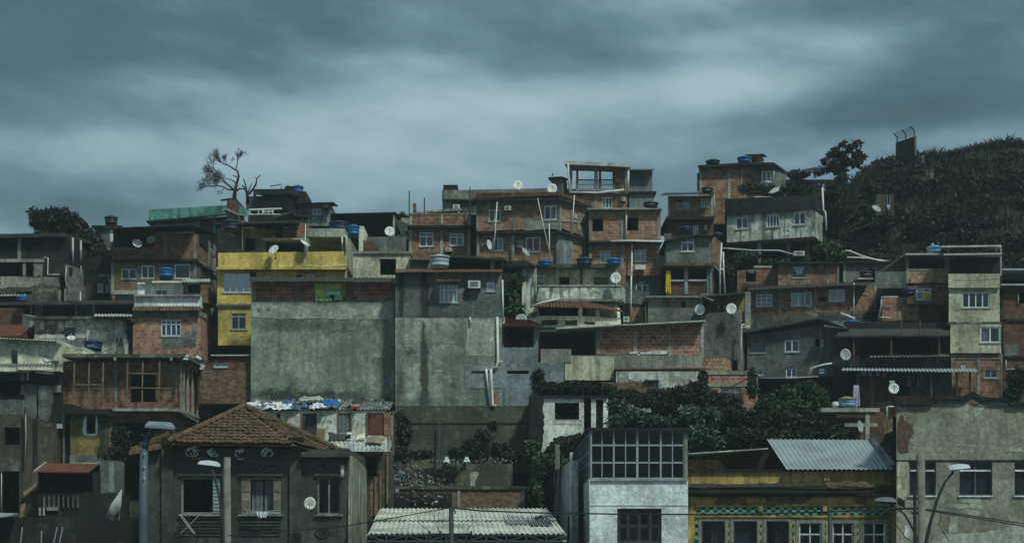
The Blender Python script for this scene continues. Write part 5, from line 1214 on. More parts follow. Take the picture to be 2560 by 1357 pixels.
# gable house J
r = H('dark rendered gable house with pale sliding windows behind bushes', 1870, 960, 89)
f = F((1868, 89), (2112, 88))
_, fj = shell(r, [(1868, 89), (2050, 88.3), (2116, 88)], [829, 800, 822], 945, 5, M['render_dark'], [(1875, 853, 1912, 881, D(w2, fm='dark_frame')), (1962, 850, 1998, 879, D(w2, gl='pane', bw=.06)), (1965, 920, 1993, 943, D(w2, cur='cloth_blue', side=2)), (1893, 922, 1908, 938, w1), (2040, 848, 2050, 866)], 'wall', wins2=[(2050, 848, 2058, 866, lou)])
mb = MB(); mb.prism([W(1864, 826, 88.5), W(2052, 793, 87.8), W(2052, 797, 87.8), W(1864, 832, 88.5)], Vector((0, 5.5, 0))); mb.prism([W(2052, 793, 87.8), W(2122, 822, 87.4), W(2122, 828, 87.4), W(2052, 797, 87.8)], Vector((0, 5.5, 0))); mb.build('roof', M['fibro_dark'], r)
plate(r, fj[0], 'painted_verge_shadow', [(1868, 828), (2050, 800), (2050, 812), (1868, 838)], M['blackish'], .03)  # dark strip on the wall, imitates the shade under the roof verge
corr(r, (2060, 815, 87.2), (2118, 822, 87.2), (2100, 806, 90), (2060, 800, 90), M['fibro'], wl=.2, amp=.035, name='tile_patch')
pipe(r, fj[1], [(2051, 825), (2053, 865), (2056, 898)], .035, -.08, 'pvc_dim'); pipe(r, F((2000, 87), (2100, 87)), [(2080, 908), (2060, 911), (2028, 920), (2027, 940)], .08, 0); pipe(r, F((2000, 87.1), (2100, 87.1)), [(2101, 783), (2120, 790), (2137, 797)], .1, 0)
pipe(r, fj[0], [(1900, 945), (1985, 944), (2045, 941)], .04, -.8, 'pvc_dim')
r = H('black narrow gap building between gable house and timber shed', 2112, 1050, 88)
shell(r, [(2084, 87), (2150, 87)], [838, 836], 1060, 2, M['blackish'], [], 'wall')
strips(r, F((2040, 86.5), (2100, 86.5)), 'louvre', [(2048, 922, 2061, 926), (2048, 929, 2061, 933)], M['tank_pale'], .05, .1)
# lower right cluster: laundry veranda
r = H('tin roofed veranda with brick rooms and clothes line at right', 2120, 1080, 84)
_, (f,) = shell(r, [(2150, 84.5), (2232, 84.5)], 938, 1100, 3, M['brick_d'], [], 'wall'); strips(r, f, 'pillar', [(2178, 952, 2185, 1080), (2141, 935, 2149, 1020)], M['render_blue'], .05); plate(r, f, 'brick_patch', rag([(2188, 1005), (2230, 1000), (2232, 1085), (2190, 1085)], 29), M['brick_a'])
corr(r, (2104, 925, 83), (2444, 929, 83), (2440, 921, 87), (2110, 920, 87), M['zinc'], wl=.2, amp=.035)
shell(r, [(2232, 85.6), (2380, 85.6)], 931, 1000, 3, M['render_dark'], [(2250, 962, 2275, 985)], 'rear_wall'); shell(r, [(2234, 84.4), (2470, 84.4)], [990, 984], 1040, 1, M['brick_c'], [], 'low_wall')
mb = MB(); [mb.bar(W(x, 930, 83.4), W(x, y, 83.4), .06) for x, y in ((2271, 965), (2294, 965), (2328, 1005), (2392, 990), (2425, 990))]; mb.build('post', M['iron'], r)
fl = F((2140, 83.4), (2230, 83.4))
for k, (x, w_, h_, mm, cn) in enumerate([(2153, 5, 10, 'cloth_grey', 'grey'), (2160, 5, 9, 'cloth_white', 'off-white'), (2167, 7, 9, 'cloth_purple', 'purple'), (2176, 8, 10, 'cloth_lilac', 'lilac'), (2186, 6, 9, 'cloth_blue', 'navy'), (2194, 8, 10, 'cloth_lilac', 'pale violet'), (2203, 5, 9, 'cloth_dark', 'black'), (2212, 8, 14, 'cloth_grey', 'long grey')]):
    hang('%s garment on the clothes line under the long tin roof' % cn, fl, x-w_/2, 930, x+w_/2, 930+h_, 0, mm, 'hanging_garment', 'garment', k, 'clothes drying under the tin roof')
hang('long lilac patterned cloth hanging beside the brick veranda room', fl, 2134, 962, 2147, 1020, -.2, 'cloth_lilac', taper=-.5, seed=7); hang('small white cloth square above the lettered dish', fl, 2224, 951, 2237, 960, -.2, 'cloth_white', seed=3)
d_ = dish_at(2234, 972, 82.8, 'white dish lettered TV in front of tin roofed veranda', az=-8, tilt=18, r=.26*1.25)
text_mesh('TV', .17, (.06, -.18, .60), d_, 'ink', rotx=90-18)
# tank shelf
r = H('raw concrete frame platform carrying a pale blue tank', 2070, 1110, 80, name='tank_platform', cat='platform', group=None)
f = F((2070, 80), (2200, 80)); mb = MB(); f.box(mb, 2052, 1019, 2200, 1029, 0, 2); mb.build('slab', M['concrete_pale'], r)
mb = MB(); f.box(mb, 2164, 1029, 2174, 1100, .1, .3); mb.build('pillar', M['concrete_pale'], r); mb = MB(); f.box(mb, 2112, 1057, 2164, 1066, .15, .35); f.box(mb, 2174, 1057, 2194, 1066, .15, .35); mb.build('beam', M['concrete_pale'], r)
shell(r, [(2090, 82.2), (2210, 82.2)], 1029, 1130, .3, M['brick_d'], [], 'wall')
mb = MB(); mb.path([W(2236, 1015, 79), W(2218, 1016, 79), (W(2219, 1075, 79))], .05); mb.build('drain_pipe', M['pvc'], r, True)
tank_at(2118, 1019, 81, 'pale blue water tank with tan lid on concrete platform', 46, 24, mat='tank_pale', lidmat='cardboard'); dish_at(2148, 1067, 79.5, 'dim dish under the concrete tank platform by bushes', face='dish_grey', az=50, tilt=10, r=.34)
mb = MB(); mb.lathe([(.12, 0), (.2, .1), (.18, .25), (.1, .3)], 12, W(2088, 1018, 80.8)); single(mb, 'plastic_bag', M['pvc'], 'knotted white bag left of the pale blue tank', 'bag')
# ================= big grey walls
r = H('huge blank grey rendered wall with brick band and rippled roof edge', 627, 1010, 84, cat='building')
_, (f,) = shell(r, [(627, 84), (986, 84)], 754, 1012, 5, M['grey_left'], [], 'wall')
_, (fb,) = shell(r, [(632, 84.2), (986, 84.2)], 704, 754, 4.8, M['brick_band'], [(786, 712, 862, 752)], 'brick_band')
plate(r, fb, 'cap', [(628, 712), (640, 712), (641, 750), (628, 752)], M['concrete_pale'], .1, .3); strips(r, fb, 'pillar', [(742, 708, 750, 752), (896, 708, 902, 752)], M['concrete'], .035)
corr(r, (622, 702, 83.3), (988, 704, 83.3), (990, 694, 88), (626, 692, 88), M['fibro_dark'], amp=.035, wl=.2)
plate(r, f, 'upper_render', rag([(628, 754), (982, 754), (982, 796), (860, 798), (800, 795), (700, 797), (628, 792)], 30, 6, 1.5), M['grey_dado'], .02, .06)
plate(r, f, 'stain', rag([(641, 770), (655, 768), (654, 780), (643, 779)], 33, 4, 1), M['render_mid'], .026, .04); plate(r, f, 'stain', rag([(668, 770), (676, 769), (676, 778), (669, 778)], 34, 4, 1), M['render_mid'], .026, .04)
for k, (x0, y0, x1, y1, mm, lb) in enumerate([(785, 708, 812, 728, 'cloth_rainbow', 'pale green striped cloth at left end of brick band'), (787, 722, 826, 752, 'cloth_rainbow', 'green patterned cloth hanging in the brick band opening'), (812, 708, 858, 732, 'cloth_rainbow', 'rainbow striped cloth draped high in the brick band opening'), (835, 730, 858, 752, 'cloth_rainbow', 'yellow cloth low at right in the brick band opening'), (788, 745, 830, 752.5, 'cloth_rainbow', 'blue patterned hem of cloth low in brick band'), (816, 729, 850, 737, 'cloth_mint', 'aqua border of the rainbow striped cloth'), (853, 706, 863, 742, 'cloth_green', 'dark green bundle at right end of brick band')]):
    hang(lb, fb, x0, y0, x1, y1, -.1-.05*k, mm, seed=k, amp=.035)
r = H('tall grey building with stained render, tiled window hood and pipes', 988, 1150, 83, cat='building')
_, (f,) = shell(r, [(988, 83), (1254, 83)], 680, 794, 8, M['render_right'], [(1099, 712, 1144, 756, D(w4, tr=.28, cur='cloth_mint', bw=.06)), (1216, 705, 1237, 728, D(lou, rows=4, bw=.07))], 'upper_wall')
shell(r, [(988, 82.9), (1255, 82.9)], 794.3, 1014, 8, M['grey_right'], [], 'lower_wall'); _, (f2,) = shell(r, [(1255, 83.0), (1345, 83.0)], 868, 1014, 4, M['bluish'], [(1268, 926, 1322, 934)], 'side_wing')
plate(r, F((988, 82.9), (1255, 82.9)), 'blue_render', [(1163, 914), (1254, 914), (1254, 970), (1163, 970)], M['bluish'], .03, .06)
fl_ = F((988, 82.9), (1255, 82.9))
mb = MB(); fl_.box(mb, 1178, 926, 1238, 933, -.035, 0); mb.build('slot', M['black'], r)
shell(r, [(988, 82.7), (1345, 82.7)], 1014.5, 1180, 3, M['retaining'], [], 'retaining_wall'); fr = F((988, 82.7), (1345, 82.7)); strip(r, fr, 'drain_line', 995, 1055, 1340, 1057, M['iron'], .06, .1)
strip(r, fr, 'board_mark', 1000, 1096, 1200, 1096.6, M['mould'], .012, .05)
mb = MB(); mb.bar(W(1099, 1057, 82.4), W(1097, 1148, 82.4), .05); mb.build('standpipe', M['pole_steel'], r)
plate(r, fl_, 'exposed_brick', rag([(1226, 990), (1240, 985), (1250, 1000), (1246, 1014), (1222, 1014)], 60, 4, 2), M['brick_a'], .04, .06); plate(r, fl_, 'pale_patch', rag([(1168, 800), (1240, 800), (1238, 888), (1165, 890)], 61, 5, 2), M['grey_dado'], .01, .03); plate(r, fl_, 'pale_patch', rag([(1000, 798), (1150, 798), (1150, 860), (1000, 858)], 62, 6, 3), M['grey_right'], .012, .03)
mb = MB(); sheet(mb, W(988, 679, 82.5), W(1256, 679, 82.5), W(1256, 673, 86), W(990, 672, 86), 60, .04); mb.build('roof', M['tile'], r)
mb = MB(); sheet(mb, W(1092, 702, 82.2), W(1152, 702, 82.2), W(1150, 697, 82.98), W(1094, 697, 82.98), 14, .04); mb.build('window_hood', M['tile'], r)
pipe(r, fl_, [(1243, 792), (1245, 900), (1242, 917), (1236, 919)], .1, -.12); pipe(r, fl_, [(1244, 903), (1256, 904)], .05, -.12); pipe(r, fl_, [(1215, 921), (1219, 955), (1227, 1015), (1240, 1018)], .09, -.14); pipe(r, fl_, [(1227, 921), (1229, 960), (1231, 1012), (1240, 1014)], .1, -.3)
pipe(r, fl_, [(1175, 792), (1178, 811)], .06, -.12); pipe(r, F((1255, 83), (1265, 83)), [(1256, 700), (1258, 800)], .07, -.05)
ac_at(f, 1170, 701, 1201, 720, 'cream air conditioner right of the tiled window hood', out=.4)
tank_at(1099, 673, 85, 'big pale grey lidded water tank on tall grey building', 52, 34, mat='tank_grey')
r = H('black canopy with slanting roof above tall grey building', 1110, 690, 87, name='canopy_roof', cat='canopy', group=None)
slabq(r, (1090, 635, 85.5), (1266, 645, 85.5), (1266, 650, 92), (1110, 655, 92), .12, M['fibro_dark']); shell(r, [(1105, 90.5), (1255, 90.5)], 645, 680, .3, M['blackish'], [], 'rear_wall'); mb = MB(); F((1226, 85.9), (1236, 85.9)).box(mb, 1226, 650, 1235, 676, 0, .2); mb.build('post', M['concrete_pale'], r)
shell(r, [(1028, 88), (1092, 88)], 648, 690, 3, M['concrete'], [], 'side_wall'); corr(r, (1024, 649, 87), (1078, 649, 87), (1078, 644, 90), (1024, 644, 90), M['tile_old'], name='tile_edge')
r = H('dark overgrown stair gap with broken white plastic between houses', 1256, 810, 90)
shell(r, [(1256, 93), (1310, 93)], [655, 650], 810, 2, M['blackish'], [], 'wall'); mb = MB(); mb.prism([W(1258, 655, 90), W(1320, 652, 90), W(1340, 665, 90), W(1258, 668, 90)], Vector((0, 2, 0))); mb.build('roof_edge', M['blackish'], r)
pipe(r, F((1256, 91), (1310, 91)), [(1270, 668), (1312, 662)], .05, 0); pipe(r, F((1256, 91), (1310, 91)), [(1299, 740), (1298, 766)], .06, 0); pipe(r, F((1256, 91), (1310, 91)), [(1265, 716), (1300, 711)], .06, 0, 'pvc_dim'); pipe(r, F((1256, 91), (1310, 91)), [(1266, 738), (1300, 738)], .05, 0, 'pvc_dim')
bush('banana_plant', 'broad leaved plant in the dark gap beside grey building', 'plant', [(1285, 780, 88.5, 20, 22, 1), (1275, 740, 90, 16, 14, .8), (1290, 700, 90.5, 14, 20, .8)], 1400, .4, 'leaf_mid', 41)
# ================= unfinished brick terrace (left)
r = H('unfinished brick house with bamboo props and slab balcony, left of mansion', 158, 1120, 80)
_, (f,) = shell(r, [(158, 80.6), (445, 80.6)], 903, 1022, 4.6, M['brick_c'], [(326, 936, 389, 1005)], 'upper_storey')
shell(r, [(158, 81), (290, 81)], 1020, 1040, 3, M['brick_d'], [], 'lower_left_wall')
_, (f2,) = shell(r, [(285, 80.8), (436, 80.8)], 1027, 1130, 4, M['brick_a'], [(290, 1056, 372, 1112)], 'storey')
mb = MB(); f.box(mb, 156, 884, 462, 893, -1.0, 5); mb.build('roof_slab', M['mould'], r)
mb = MB(); F((286, 80), (446, 80)).box(mb, 281, 1020, 448, 1027, -.3, 5); mb.build('balcony_slab', M['concrete_pale'], r)
plate(r, f, 'balcony_wall', [(284, 1005), (445, 1003), (445, 1022), (284, 1022)], M['brick_c'], .25, .3)
strips(r, f, 'pillar', [(286, 905, 292, 1004), (430, 905, 435, 980)], M['render_blue'], .06)
for x, y0, y1 in ((186, 904, 1005), (223, 904, 1012), (258, 904, 1010), (319, 900, 1004), (357, 900, 1005), (399, 900, 1004)):
    mb = MB(); mb.path([W(x, y0, 79.8), W(x-1, (y0+y1)/2, 79.7), W(x-2, y1, 79.8)], .045, n=6); mb.build('bamboo_prop', M['wood_pole'], r)
mb = MB(); mb.bar(W(186, 962, 79.7), W(258, 962, 79.7), .04); mb.bar(W(325, 969, 79.7), W(430, 971, 79.7), .035); mb.bar(W(320, 934, 79.7), W(398, 934, 79.7), .03); mb.build('cross_bar', M['wood_pole'], r)
plate(r, f, 'render_patch', rag([(232, 967), (254, 967), (252, 974), (234, 973)], 70, 4, 1), M['concrete'], .03)
g = F((447, 80.6), (494, 85.6))
plate(r, g, 'side_wall', [(447, 905), (494, 940), (494, 1047), (447, 1018)], M['brick_b'], 0, .3); 
for x, o in ((452, 0), (459, 1), (469, 2), (481, 3), (493, 4)):
    mb = MB(); mb.bar(g.pt(x, 895+(x-447)*.9, -.15), g.pt(x, 1020+(x-447)*.55, -.15), .06); mb.build('scaffold_pole', M['concrete_pale'] if x % 2 else M['wood_grey'], r)
mb = MB(); [mb.bar(g.pt(448, y, -.1), g.pt(452, y+2, -.35), .02) for y in range(915, 1010, 10)]; mb.build('steel_rod', M['iron'], r)
plate(r, g, 'side_slab', [(446, 1020), (497, 1050), (497, 1057), (446, 1028)], M['concrete'], .2, .5); plate(r, g, 'top_board', [(449, 880), (500, 926), (500, 936), (449, 894)], M['wood_grey'], .25, .1)
mb = MB()
for x, y in ((287, 893), (428, 893)): mb.prism([W(x-3, y, 79.4), W(x+2, y, 79.4), W(x+2, y+8, 79.4), W(x-3, y+8, 79.4)], Vector((0, .15, 0)))
mb.build('spout', M['concrete_pale'], r)
mb = MB()
for x, y in ((118, 0), (345, 876), (348, 876), (351, 876), (428, 874), (431, 874), (434, 874)):
    if y: mb.bar(W(x, y, 80.5), W(x, 890, 80.5), .02)
mb.build('steel_rod', M['iron'], r)
# left lower houses
r = H('dim grey rendered house with dark roof and corrugated eave at left', -60, 1200, 80)
_, (f,) = shell(r, [(-60, 80), (150, 80)], 928, 1200, 5, M['blackish'], [(-40, 950, 52, 985), (62, 955, 92, 1000)], 'wall')
corr(r, (-60, 916, 79), (157, 916, 79), (155, 909, 83), (-60, 909, 83), M['fibro'], amp=.04)
plate(r, f, 'render_band', rag([(-20, 995), (62, 1000), (62, 1040), (-20, 1035)], 71, 5, 2), M['render_mid'], .1, .15); plate(r, f, 'render_band', rag([(62, 960), (92, 960), (92, 1048), (62, 1040)], 72, 4, 2), M['render_dark'], .1, .15)
plate(r, f, 'render_band', rag([(96, 962), (130, 966), (129, 1056), (96, 1052)], 73, 4, 1.5), M['render_mid'], .3, .35)
plate(r, f, 'pale_strip', [(10, 928), (72, 928), (72, 931), (10, 931)], M['cream_yellow'], .1, .15); plate(r, f, 'pale_strip', [(86, 928), (132, 930), (134, 937), (90, 932)], M['grey_white'], .1, .15)
strips(r, f, 'pillar', [(52, 930, 60, 950), (52, 962, 60, 985), (131, 963, 152, 980)], M['concrete'], .12, .2); pipe(r, f, [(64, 925), (70, 928), (69, 950)], .06, -.3)
r = H('brown plastered house front with black doorway at lower left', -60, 1357, 76)
_, (f,) = shell(r, [(-60, 76), (50, 76)], 1035, 1420, 4, M['brownish'], [(10, 1068, 50, 1111), (4, 1178, 48, 1282)], 'wall'); _, (f2,) = shell(r, [(50, 76.3), (132, 76.3)], [1040, 1056], 1420, 3, M['brownish'], [], 'side_wall')
strips(r, f2, 'pillar', [(52, 1045, 60, 1170), (84, 1050, 93, 1170)], M['blackish'], .1); plate(r, f, 'dado', rag([(-60, 1158), (48, 1158), (48, 1176), (-60, 1176)], 74, 5, 1.5), M['render_dark'], .02)
pipe(r, f2, [(64, 1037), (65, 1090), (62, 1165)], .03, -.2, 'pvc_dim'); pipe(r, f, [(4, 1182), (3, 1290)], .03, -.1, 'pvc_dim')
mb = MB(); f2.poly(mb, [(57, 1230), (88, 1208), (95, 1213), (62, 1238)], -.4, -.2); f2.poly(mb, [(52, 1262), (62, 1255), (60, 1290), (48, 1295)], -.4, -.2); mb.build('broken_board', M['cardboard'], r)
r = H('ochre plastered house with white edged black window, lower left', 150, 1230, 77.5)
_, (f, g) = shell(r, [(176, 77.5), (250, 77.5), (272, 79.5)], [1030, 1030, 1040], 1160, 3, M['ochre'], [(215, 1042, 239, 1083)], 'wall')
plate(r, f, 'window_surround', rag([(211, 1040), (216, 1040), (216, 1083), (239, 1083), (239, 1041), (244, 1042), (244, 1085), (236, 1090), (211, 1087), (206, 1078)], 75, 2, 1.2), M['white_wall'], .01, .03)
mb = MB(); f.box(mb, 160, 1036, 176, 1160, .3, 1); mb.build('doorway', M['black'], r); strips(r, f, 'door_frame', [(157, 1034, 161, 1160), (160, 1034, 178, 1037)], M['render_mid'], 0, .1)
mb = MB(); mb.prism([W(158, 1022, 76.8), W(262, 1022, 76.8), W(288, 1032, 80), W(180, 1030, 80.5)], Vector((0, 0, -.25))); mb.build('roof', M['blackish'], r)
strip(r, f, 'base', 174, 1138, 250, 1160, M['render_mid'], .05, .2)
plate(r, g, 'side_stain', rag([(250, 1040), (272, 1048), (272, 1150), (250, 1140)], 76, 5, 2), M['mould'], .02, .05); mb = MB(); [mb.prism([W(x, 1059, 77), W(x+5, 1059, 77), W(x+5, 1070, 77), W(x, 1070, 77)], Vector((0, .2, 0))) for x in (142, 149)]; mb.build('meter_box', M['white_wall'], r)
r = H('dark wall between brown house and ochre house, full of cables', 128, 1240, 79.5)
shell(r, [(128, 79), (180, 79)], 1010, 1300, 2, M['blackish'], [], 'wall')
pipe(r, F((128, 78), (180, 78)), [(155, 940), (152, 1000), (149, 1080)], .03, 0, 'cable'); pipe(r, F((128, 78), (180, 78)), [(147, 1115), (138, 1150)], .06, 0, 'wood_grey')
r = H('small porch with bright red tile roof over dark recess', 95, 1357, 74)
_, (f,) = shell(r, [(95, 74.5), (245, 74.5)], 1180, 1232, 3, M['blackish'], [(100, 1184, 232, 1228)], 'recess'); shell(r, [(95, 74), (285, 74)], 1232, 1420, 3, M['blackish'], [(140, 1240, 185, 1268)], 'base_wall')
mb = MB(); sheet(mb, W(85, 1180, 73.4), W(223, 1181, 73.4), W(250, 1160, 76), W(114, 1158, 76), 26, .04, rows=5, step=.025); mb.build('roof', M['tile_red'], r)
mb = MB(); mb.path([W(86, 1178, 73.3), W(115, 1156, 76)], .07, n=4); mb.path([W(174, 1157, 76), W(251, 1157, 76)], .05, n=4); mb.build('ridge_trim', M['concrete_pale'], r)
shell(r, [(250, 75), (285, 75)], 1150, 1232, 2, M['render_mid'], [], 'side_wall'); strips(r, F((250, 75), (285, 75)), 'tiled_strip', [(272, 1155, 285, 1230)], M['render_blue'], .03); strips(r, F((95, 73.9), (285, 73.9)), 'baluster', [(108+k*12, 1240, 112+k*12, 1268) for k in range(8)], M['render_dark'], .02, .1)
strips(r, F((95, 73.9), (285, 73.9)), 'render_patch', [(97, 1268, 101, 1288), (107, 1268, 111, 1288), (116, 1266, 145, 1275)], M['concrete_pale'], .05, .1)
for a, b, y0, lb in ((56, 46, 1316, 'slanted pale pole at far left of the dark yard'), (143, 125, 1316, 'first of two parallel slanted poles in the dark yard'), (157, 140, 1316, 'second parallel slanted pole, nearer the folded parasol'), (104, 102, 1325, 'short upright pole between slanted poles in the yard')):
    mb = MB(); mb.path([W(a, y0, 71), W(b, 1400, 71)], .03); single(mb, 'pole', M['alu_grey'], lb, 'pole', 'poles in the dark yard')
r = H('black yard wall with low lean-to in the bottom left corner', -60, 1357, 71.5, name='yard_wall', cat='wall', group=None)
shell(r, [(-60, 72), (345, 72)], 1292, 1440, .4, M['blackish'], [], 'wall'); slabq(r, (-60, 1300, 70.5), (32, 1283, 70.5), (48, 1282, 73), (-60, 1280, 73), .08, M['zinc'])
# closed parasol
mb = MB(); apex = W(304, 1223, 70); 
for k in range(11):
    a = k/10; q = W(265+a*30, 1290+10*math.sin(a*3), 70-.2*math.sin(a*3.1)); mb.path([apex, apex.lerp(q, .5)+Vector((-.05+.1*a, -.12*math.sin(a*3), 0)), q], .02, r2=.045, n=6)
root = thing('parasol', 'folded white parasol leaning in the dark yard left of mansion', 'parasol', W(297, 1302, 70)); mb.build('canopy', M['fibro_pale'], root, True); mb = MB(); mb.bar(W(304, 1221, 70.1), W(297, 1302, 70.1), .025); mb.build('pole', M['alu_grey'], root)
# ================= shack with rags
r = H('whitewashed shack row with four doors under a rag covered roof', 630, 1130, 78, name='shack', cat='shack', group=None)
_, (f,) = shell(r, [(640, 78), (968, 78)], 1026, 1160, 4, M['white_dirty'], [(690, 1033, 701, 1053), (755, 1033, 792, 1088), (846, 1032, 877, 1082), (918, 1032, 960, 1088)], 'wall')
g = F((968, 78), (986, 80)); plate(r, f, 'brick_edge', rag([(960, 1028), (974, 1028), (974, 1090), (960, 1090)], 80, 6, 1), M['brick_a'], .02, .1); strips(r, F((975, 78.2), (990, 78.2)), 'timber_post', [(974, 1028, 978, 1100), (981, 1026, 985, 1140)], M['wood_pole'], .1, .2)
corr(r, (628, 1025, 77.9), (975, 1023, 77.9), (985, 1003, 82), (640, 1000, 82), M['fibro'], amp=.035, jit=.3)
for x0, y0, x1, y1, mm, nm in ((757, 1033, 791, 1092, 'cloth_dark', 'door_curtain'), (847, 1033, 874, 1082, 'cloth_grey', 'door_curtain')):
    a = MB(); u0, v1 = f.uv(x0, y0); u1, v0 = f.uv(x1, y1); curtain(r, f, u0, v0, u1, v1, .05, M[mm], nm)
mb = MB(); f.box(mb, 921, 1033, 957, 1088, .03, .08); dr = mb.build('door', M['wood_red'], r); mb = MB(); [f.box(mb, 926+k*7, 1033, 926.6+k*7, 1088, .015, .03) for k in range(5)]; mb.build('door_board', M['black'], dr)
strips(r, f, 'door_post', [(752, 1030, 756, 1088), (843, 1030, 846, 1082), (876, 1030, 880, 1082), (915, 1030, 919, 1088)], M['wood_pole'], .05)
mb = MB(); F((790, 76.5), (815, 76.5)).poly(mb, [(793, 1070), (814, 1071), (810, 1108), (788, 1104)], 0, .08); single(mb, 'board', M['cardboard'], 'upright grey board leaning in front of the second shack door', 'board')
RG = 'rags and sheets weighing down the shack roof'
for k, (pts, mm, lb) in enumerate([
 ([(622, 1016), (660, 1014), (652, 1004), (615, 1006)], 'cloth_white', 'bundle of white plastic at left corner of rag roof'),
 ([(640, 1022), (690, 1024), (690, 1008), (655, 1010)], 'cloth_grey', 'grey sheet beside the left white bundle on rag roof'),
 ([(655, 1022), (705, 1026), (700, 1006), (668, 1008)], 'cloth_white', 'large crumpled white sheet on left half of rag roof'),
 ([(700, 1024), (730, 1026), (728, 1010), (705, 1010)], 'cloth_white', 'white sheet between two blue tarpaulins on rag roof'),
 ([(718, 1020), (748, 1020), (742, 1008), (708, 1006)], 'cloth_royal', 'blue tarpaulin left of centre on rag roof'),
 ([(752, 1018), (776, 1017), (774, 1010), (758, 1009)], 'cloth_royal', 'small blue tarpaulin at centre front of rag roof'),
 ([(742, 1003), (812, 1000), (800, 991), (760, 994)], 'concrete_pale', 'long grey white roll along upper middle of rag roof'),
 ([(775, 1022), (815, 1018), (808, 1006), (782, 1008)], 'cloth_white', 'white crumpled bag at centre right of rag roof'),
 ([(812, 1014), (850, 1012), (838, 1000), (800, 1000)], 'cloth_royal', 'biggest bright blue tarpaulin on rag roof'),
 ([(785, 1000), (815, 1002), (810, 995), (785, 996)], 'cloth_royal', 'upper small blue tarpaulin on rag roof'),
 ([(805, 1020), (845, 1020), (842, 1010), (810, 1012)], 'concrete', 'grey sack in front of the biggest blue tarpaulin'),
 ([(868, 1016), (900, 1020), (895, 1006), (872, 1008)], 'cardboard', 'brown cloth on right half of rag roof'),
 ([(878, 1020), (894, 1021), (892, 1017), (880, 1016)], 'cloth_red', 'little pink rag near the right end of rag roof'),
 ([(880, 1008), (905, 1006), (900, 992), (884, 990)], 'cloth_dark', 'black bag high on the right of rag roof')]):
    Yn = 77.5+(1022-pts[0][1])*.12; rumple(lb, pts, Yn, 'cloth', 'rag', mm, .06, 12, k, RG, Yfar=Yn+1.3)
mb = MB(); rnd = random.Random(5)
for k in range(150):
    x = rnd.uniform(640, 975); t = rnd.random(); p = W(x, 1022-18*t, 77.1+4.0*t)+Vector((0, 0, .1)); s = rnd.uniform(.05, .16)
    a = Vector((rnd.uniform(-1, 1), rnd.uniform(-1, 1), rnd.uniform(-.5, .5))).normalized()*s; b = Vector((rnd.uniform(-1, 1), rnd.uniform(-1, 1), rnd.uniform(-.5, .8))).normalized()*s; mb.prism([p, p+a, p+a+b, p+b], Vector((0, 0, .02)), rnd.choice([0, 0, 1, 2, 3, 4]))
tag(single(mb, 'roof_litter', [M['fibro_pale'], M['concrete'], M['cloth_blue'], M['cloth_dark'], M['fibro_pale']], 'small litter and tile scraps scattered over the shack roof', 'litter'), None, kind='stuff')
r = H('low lean-to with pale corrugated roof heaped with junk', 800, 1250, 74, name='lean_to', cat='shed', group=None)
corr(r, (815, 1125, 73), (963, 1126, 73), (968, 1100, 76), (808, 1098, 76), M['fibro_pale'], wl=.2, amp=.035, jit=.2); _, (f,) = shell(r, [(872, 74), (975, 74)], 1128, 1300, 2.5, M['brownish'], [(916, 1140, 942, 1190)], 'wall'); plate(r, f, 'ochre_patch', rag([(885, 1138), (914, 1136), (914, 1170), (896, 1160)], 81, 5, 1.5), M['ochre'], .02)
strips(r, f, 'timber_post', [(949, 1176, 953, 1290), (966, 1130, 970, 1260), (936, 1190, 939, 1290)], M['wood_pole'], .12, .2)
plate(r, f, 'brick_patch', rag([(925, 1195), (950, 1192), (950, 1290), (925, 1290)], 82, 6, 2), M['brick_c'], .02)
for k, (pts, mm, lb) in enumerate([([(895, 1118), (930, 1120), (925, 1106), (898, 1108)], 'cloth_white', 'pale blue white sheet on the lean-to roof'), ([(915, 1114), (932, 1116), (930, 1109), (915, 1108)], 'cloth_royal', 'small bright blue cloth on the lean-to roof'), ([(912, 1104), (965, 1112), (960, 1094), (918, 1092)], 'cardboard', 'rolled brown mattress on the lean-to roof'), ([(820, 1100), (880, 1098), (878, 1084), (822, 1082)], 'cloth_dark', 'black junk heap in front of the shack doors'), ([(866, 1088), (880, 1087), (879, 1080), (868, 1081)], 'cloth_white', 'white box like bag on the black junk heap'), ([(893, 1096), (915, 1096), (912, 1084), (895, 1085)], 'cream_yellow', 'yellowish sack right of the black junk heap')]):
    rumple(lb, pts, 75.5-(k < 3)*1.2, 'junk', 'rag', mm, .05, 10, 20+k, 'junk heaped on the lean-to', Yfar=76.3-(k < 3))
# ================= mansion with hipped roof
r = H('dark old mansion with brown hipped tile roof and graffiti', 360, 1440, 66, name='mansion', cat='house', group=None)
_, (f,) = shell(r, [(360, 66), (872, 66)], 1122, 1450, 13.5, M['mansion'], [(452, 1190, 552, 1284), (600, 1190, 704, 1286), (792, 1188, 851, 1286)], 'wall', t=.35)
strips(r, f, 'pilaster', [(404, 1110, 432, 1400), (724, 1108, 752, 1400), (556, 1140, 572, 1400)], M['mansion'], .16, .2)
strips(r, f, 'cornice', [(436, 1141, 720, 1145), (754, 1146, 872, 1150), (360, 1112, 404, 1118)], M['mansion'], .08, .1); strips(r, f, 'pilaster_cap', [(402, 1092, 434, 1112), (722, 1092, 756, 1110)], M['blackish'], .25, .6)
for x0, x1 in ((446, 556), (596, 708), (786, 856)): strip(r, f, 'lintel', x0, 1183, x1, 1189, M['mansion'], .12, .15); strip(r, f, 'sill', x0, 1285, x1, 1289, M['concrete'], .15, .2)
for x0, x1 in ((450, 552), (598, 702)):
    mb = MB(); [f.box(mb, x0, 1294+k*8, x1, 1298+k*8, -.05, .0) for k in range(6)]; mb.build('ribbed_panel', M['mansion'], r)
mb = MB(); [f.box(mb, 795+k*6, 1296, 797+k*6, 1338, -.04, 0) for k in range(9)]; mb.build('ribbed_panel', M['mansion'], r)
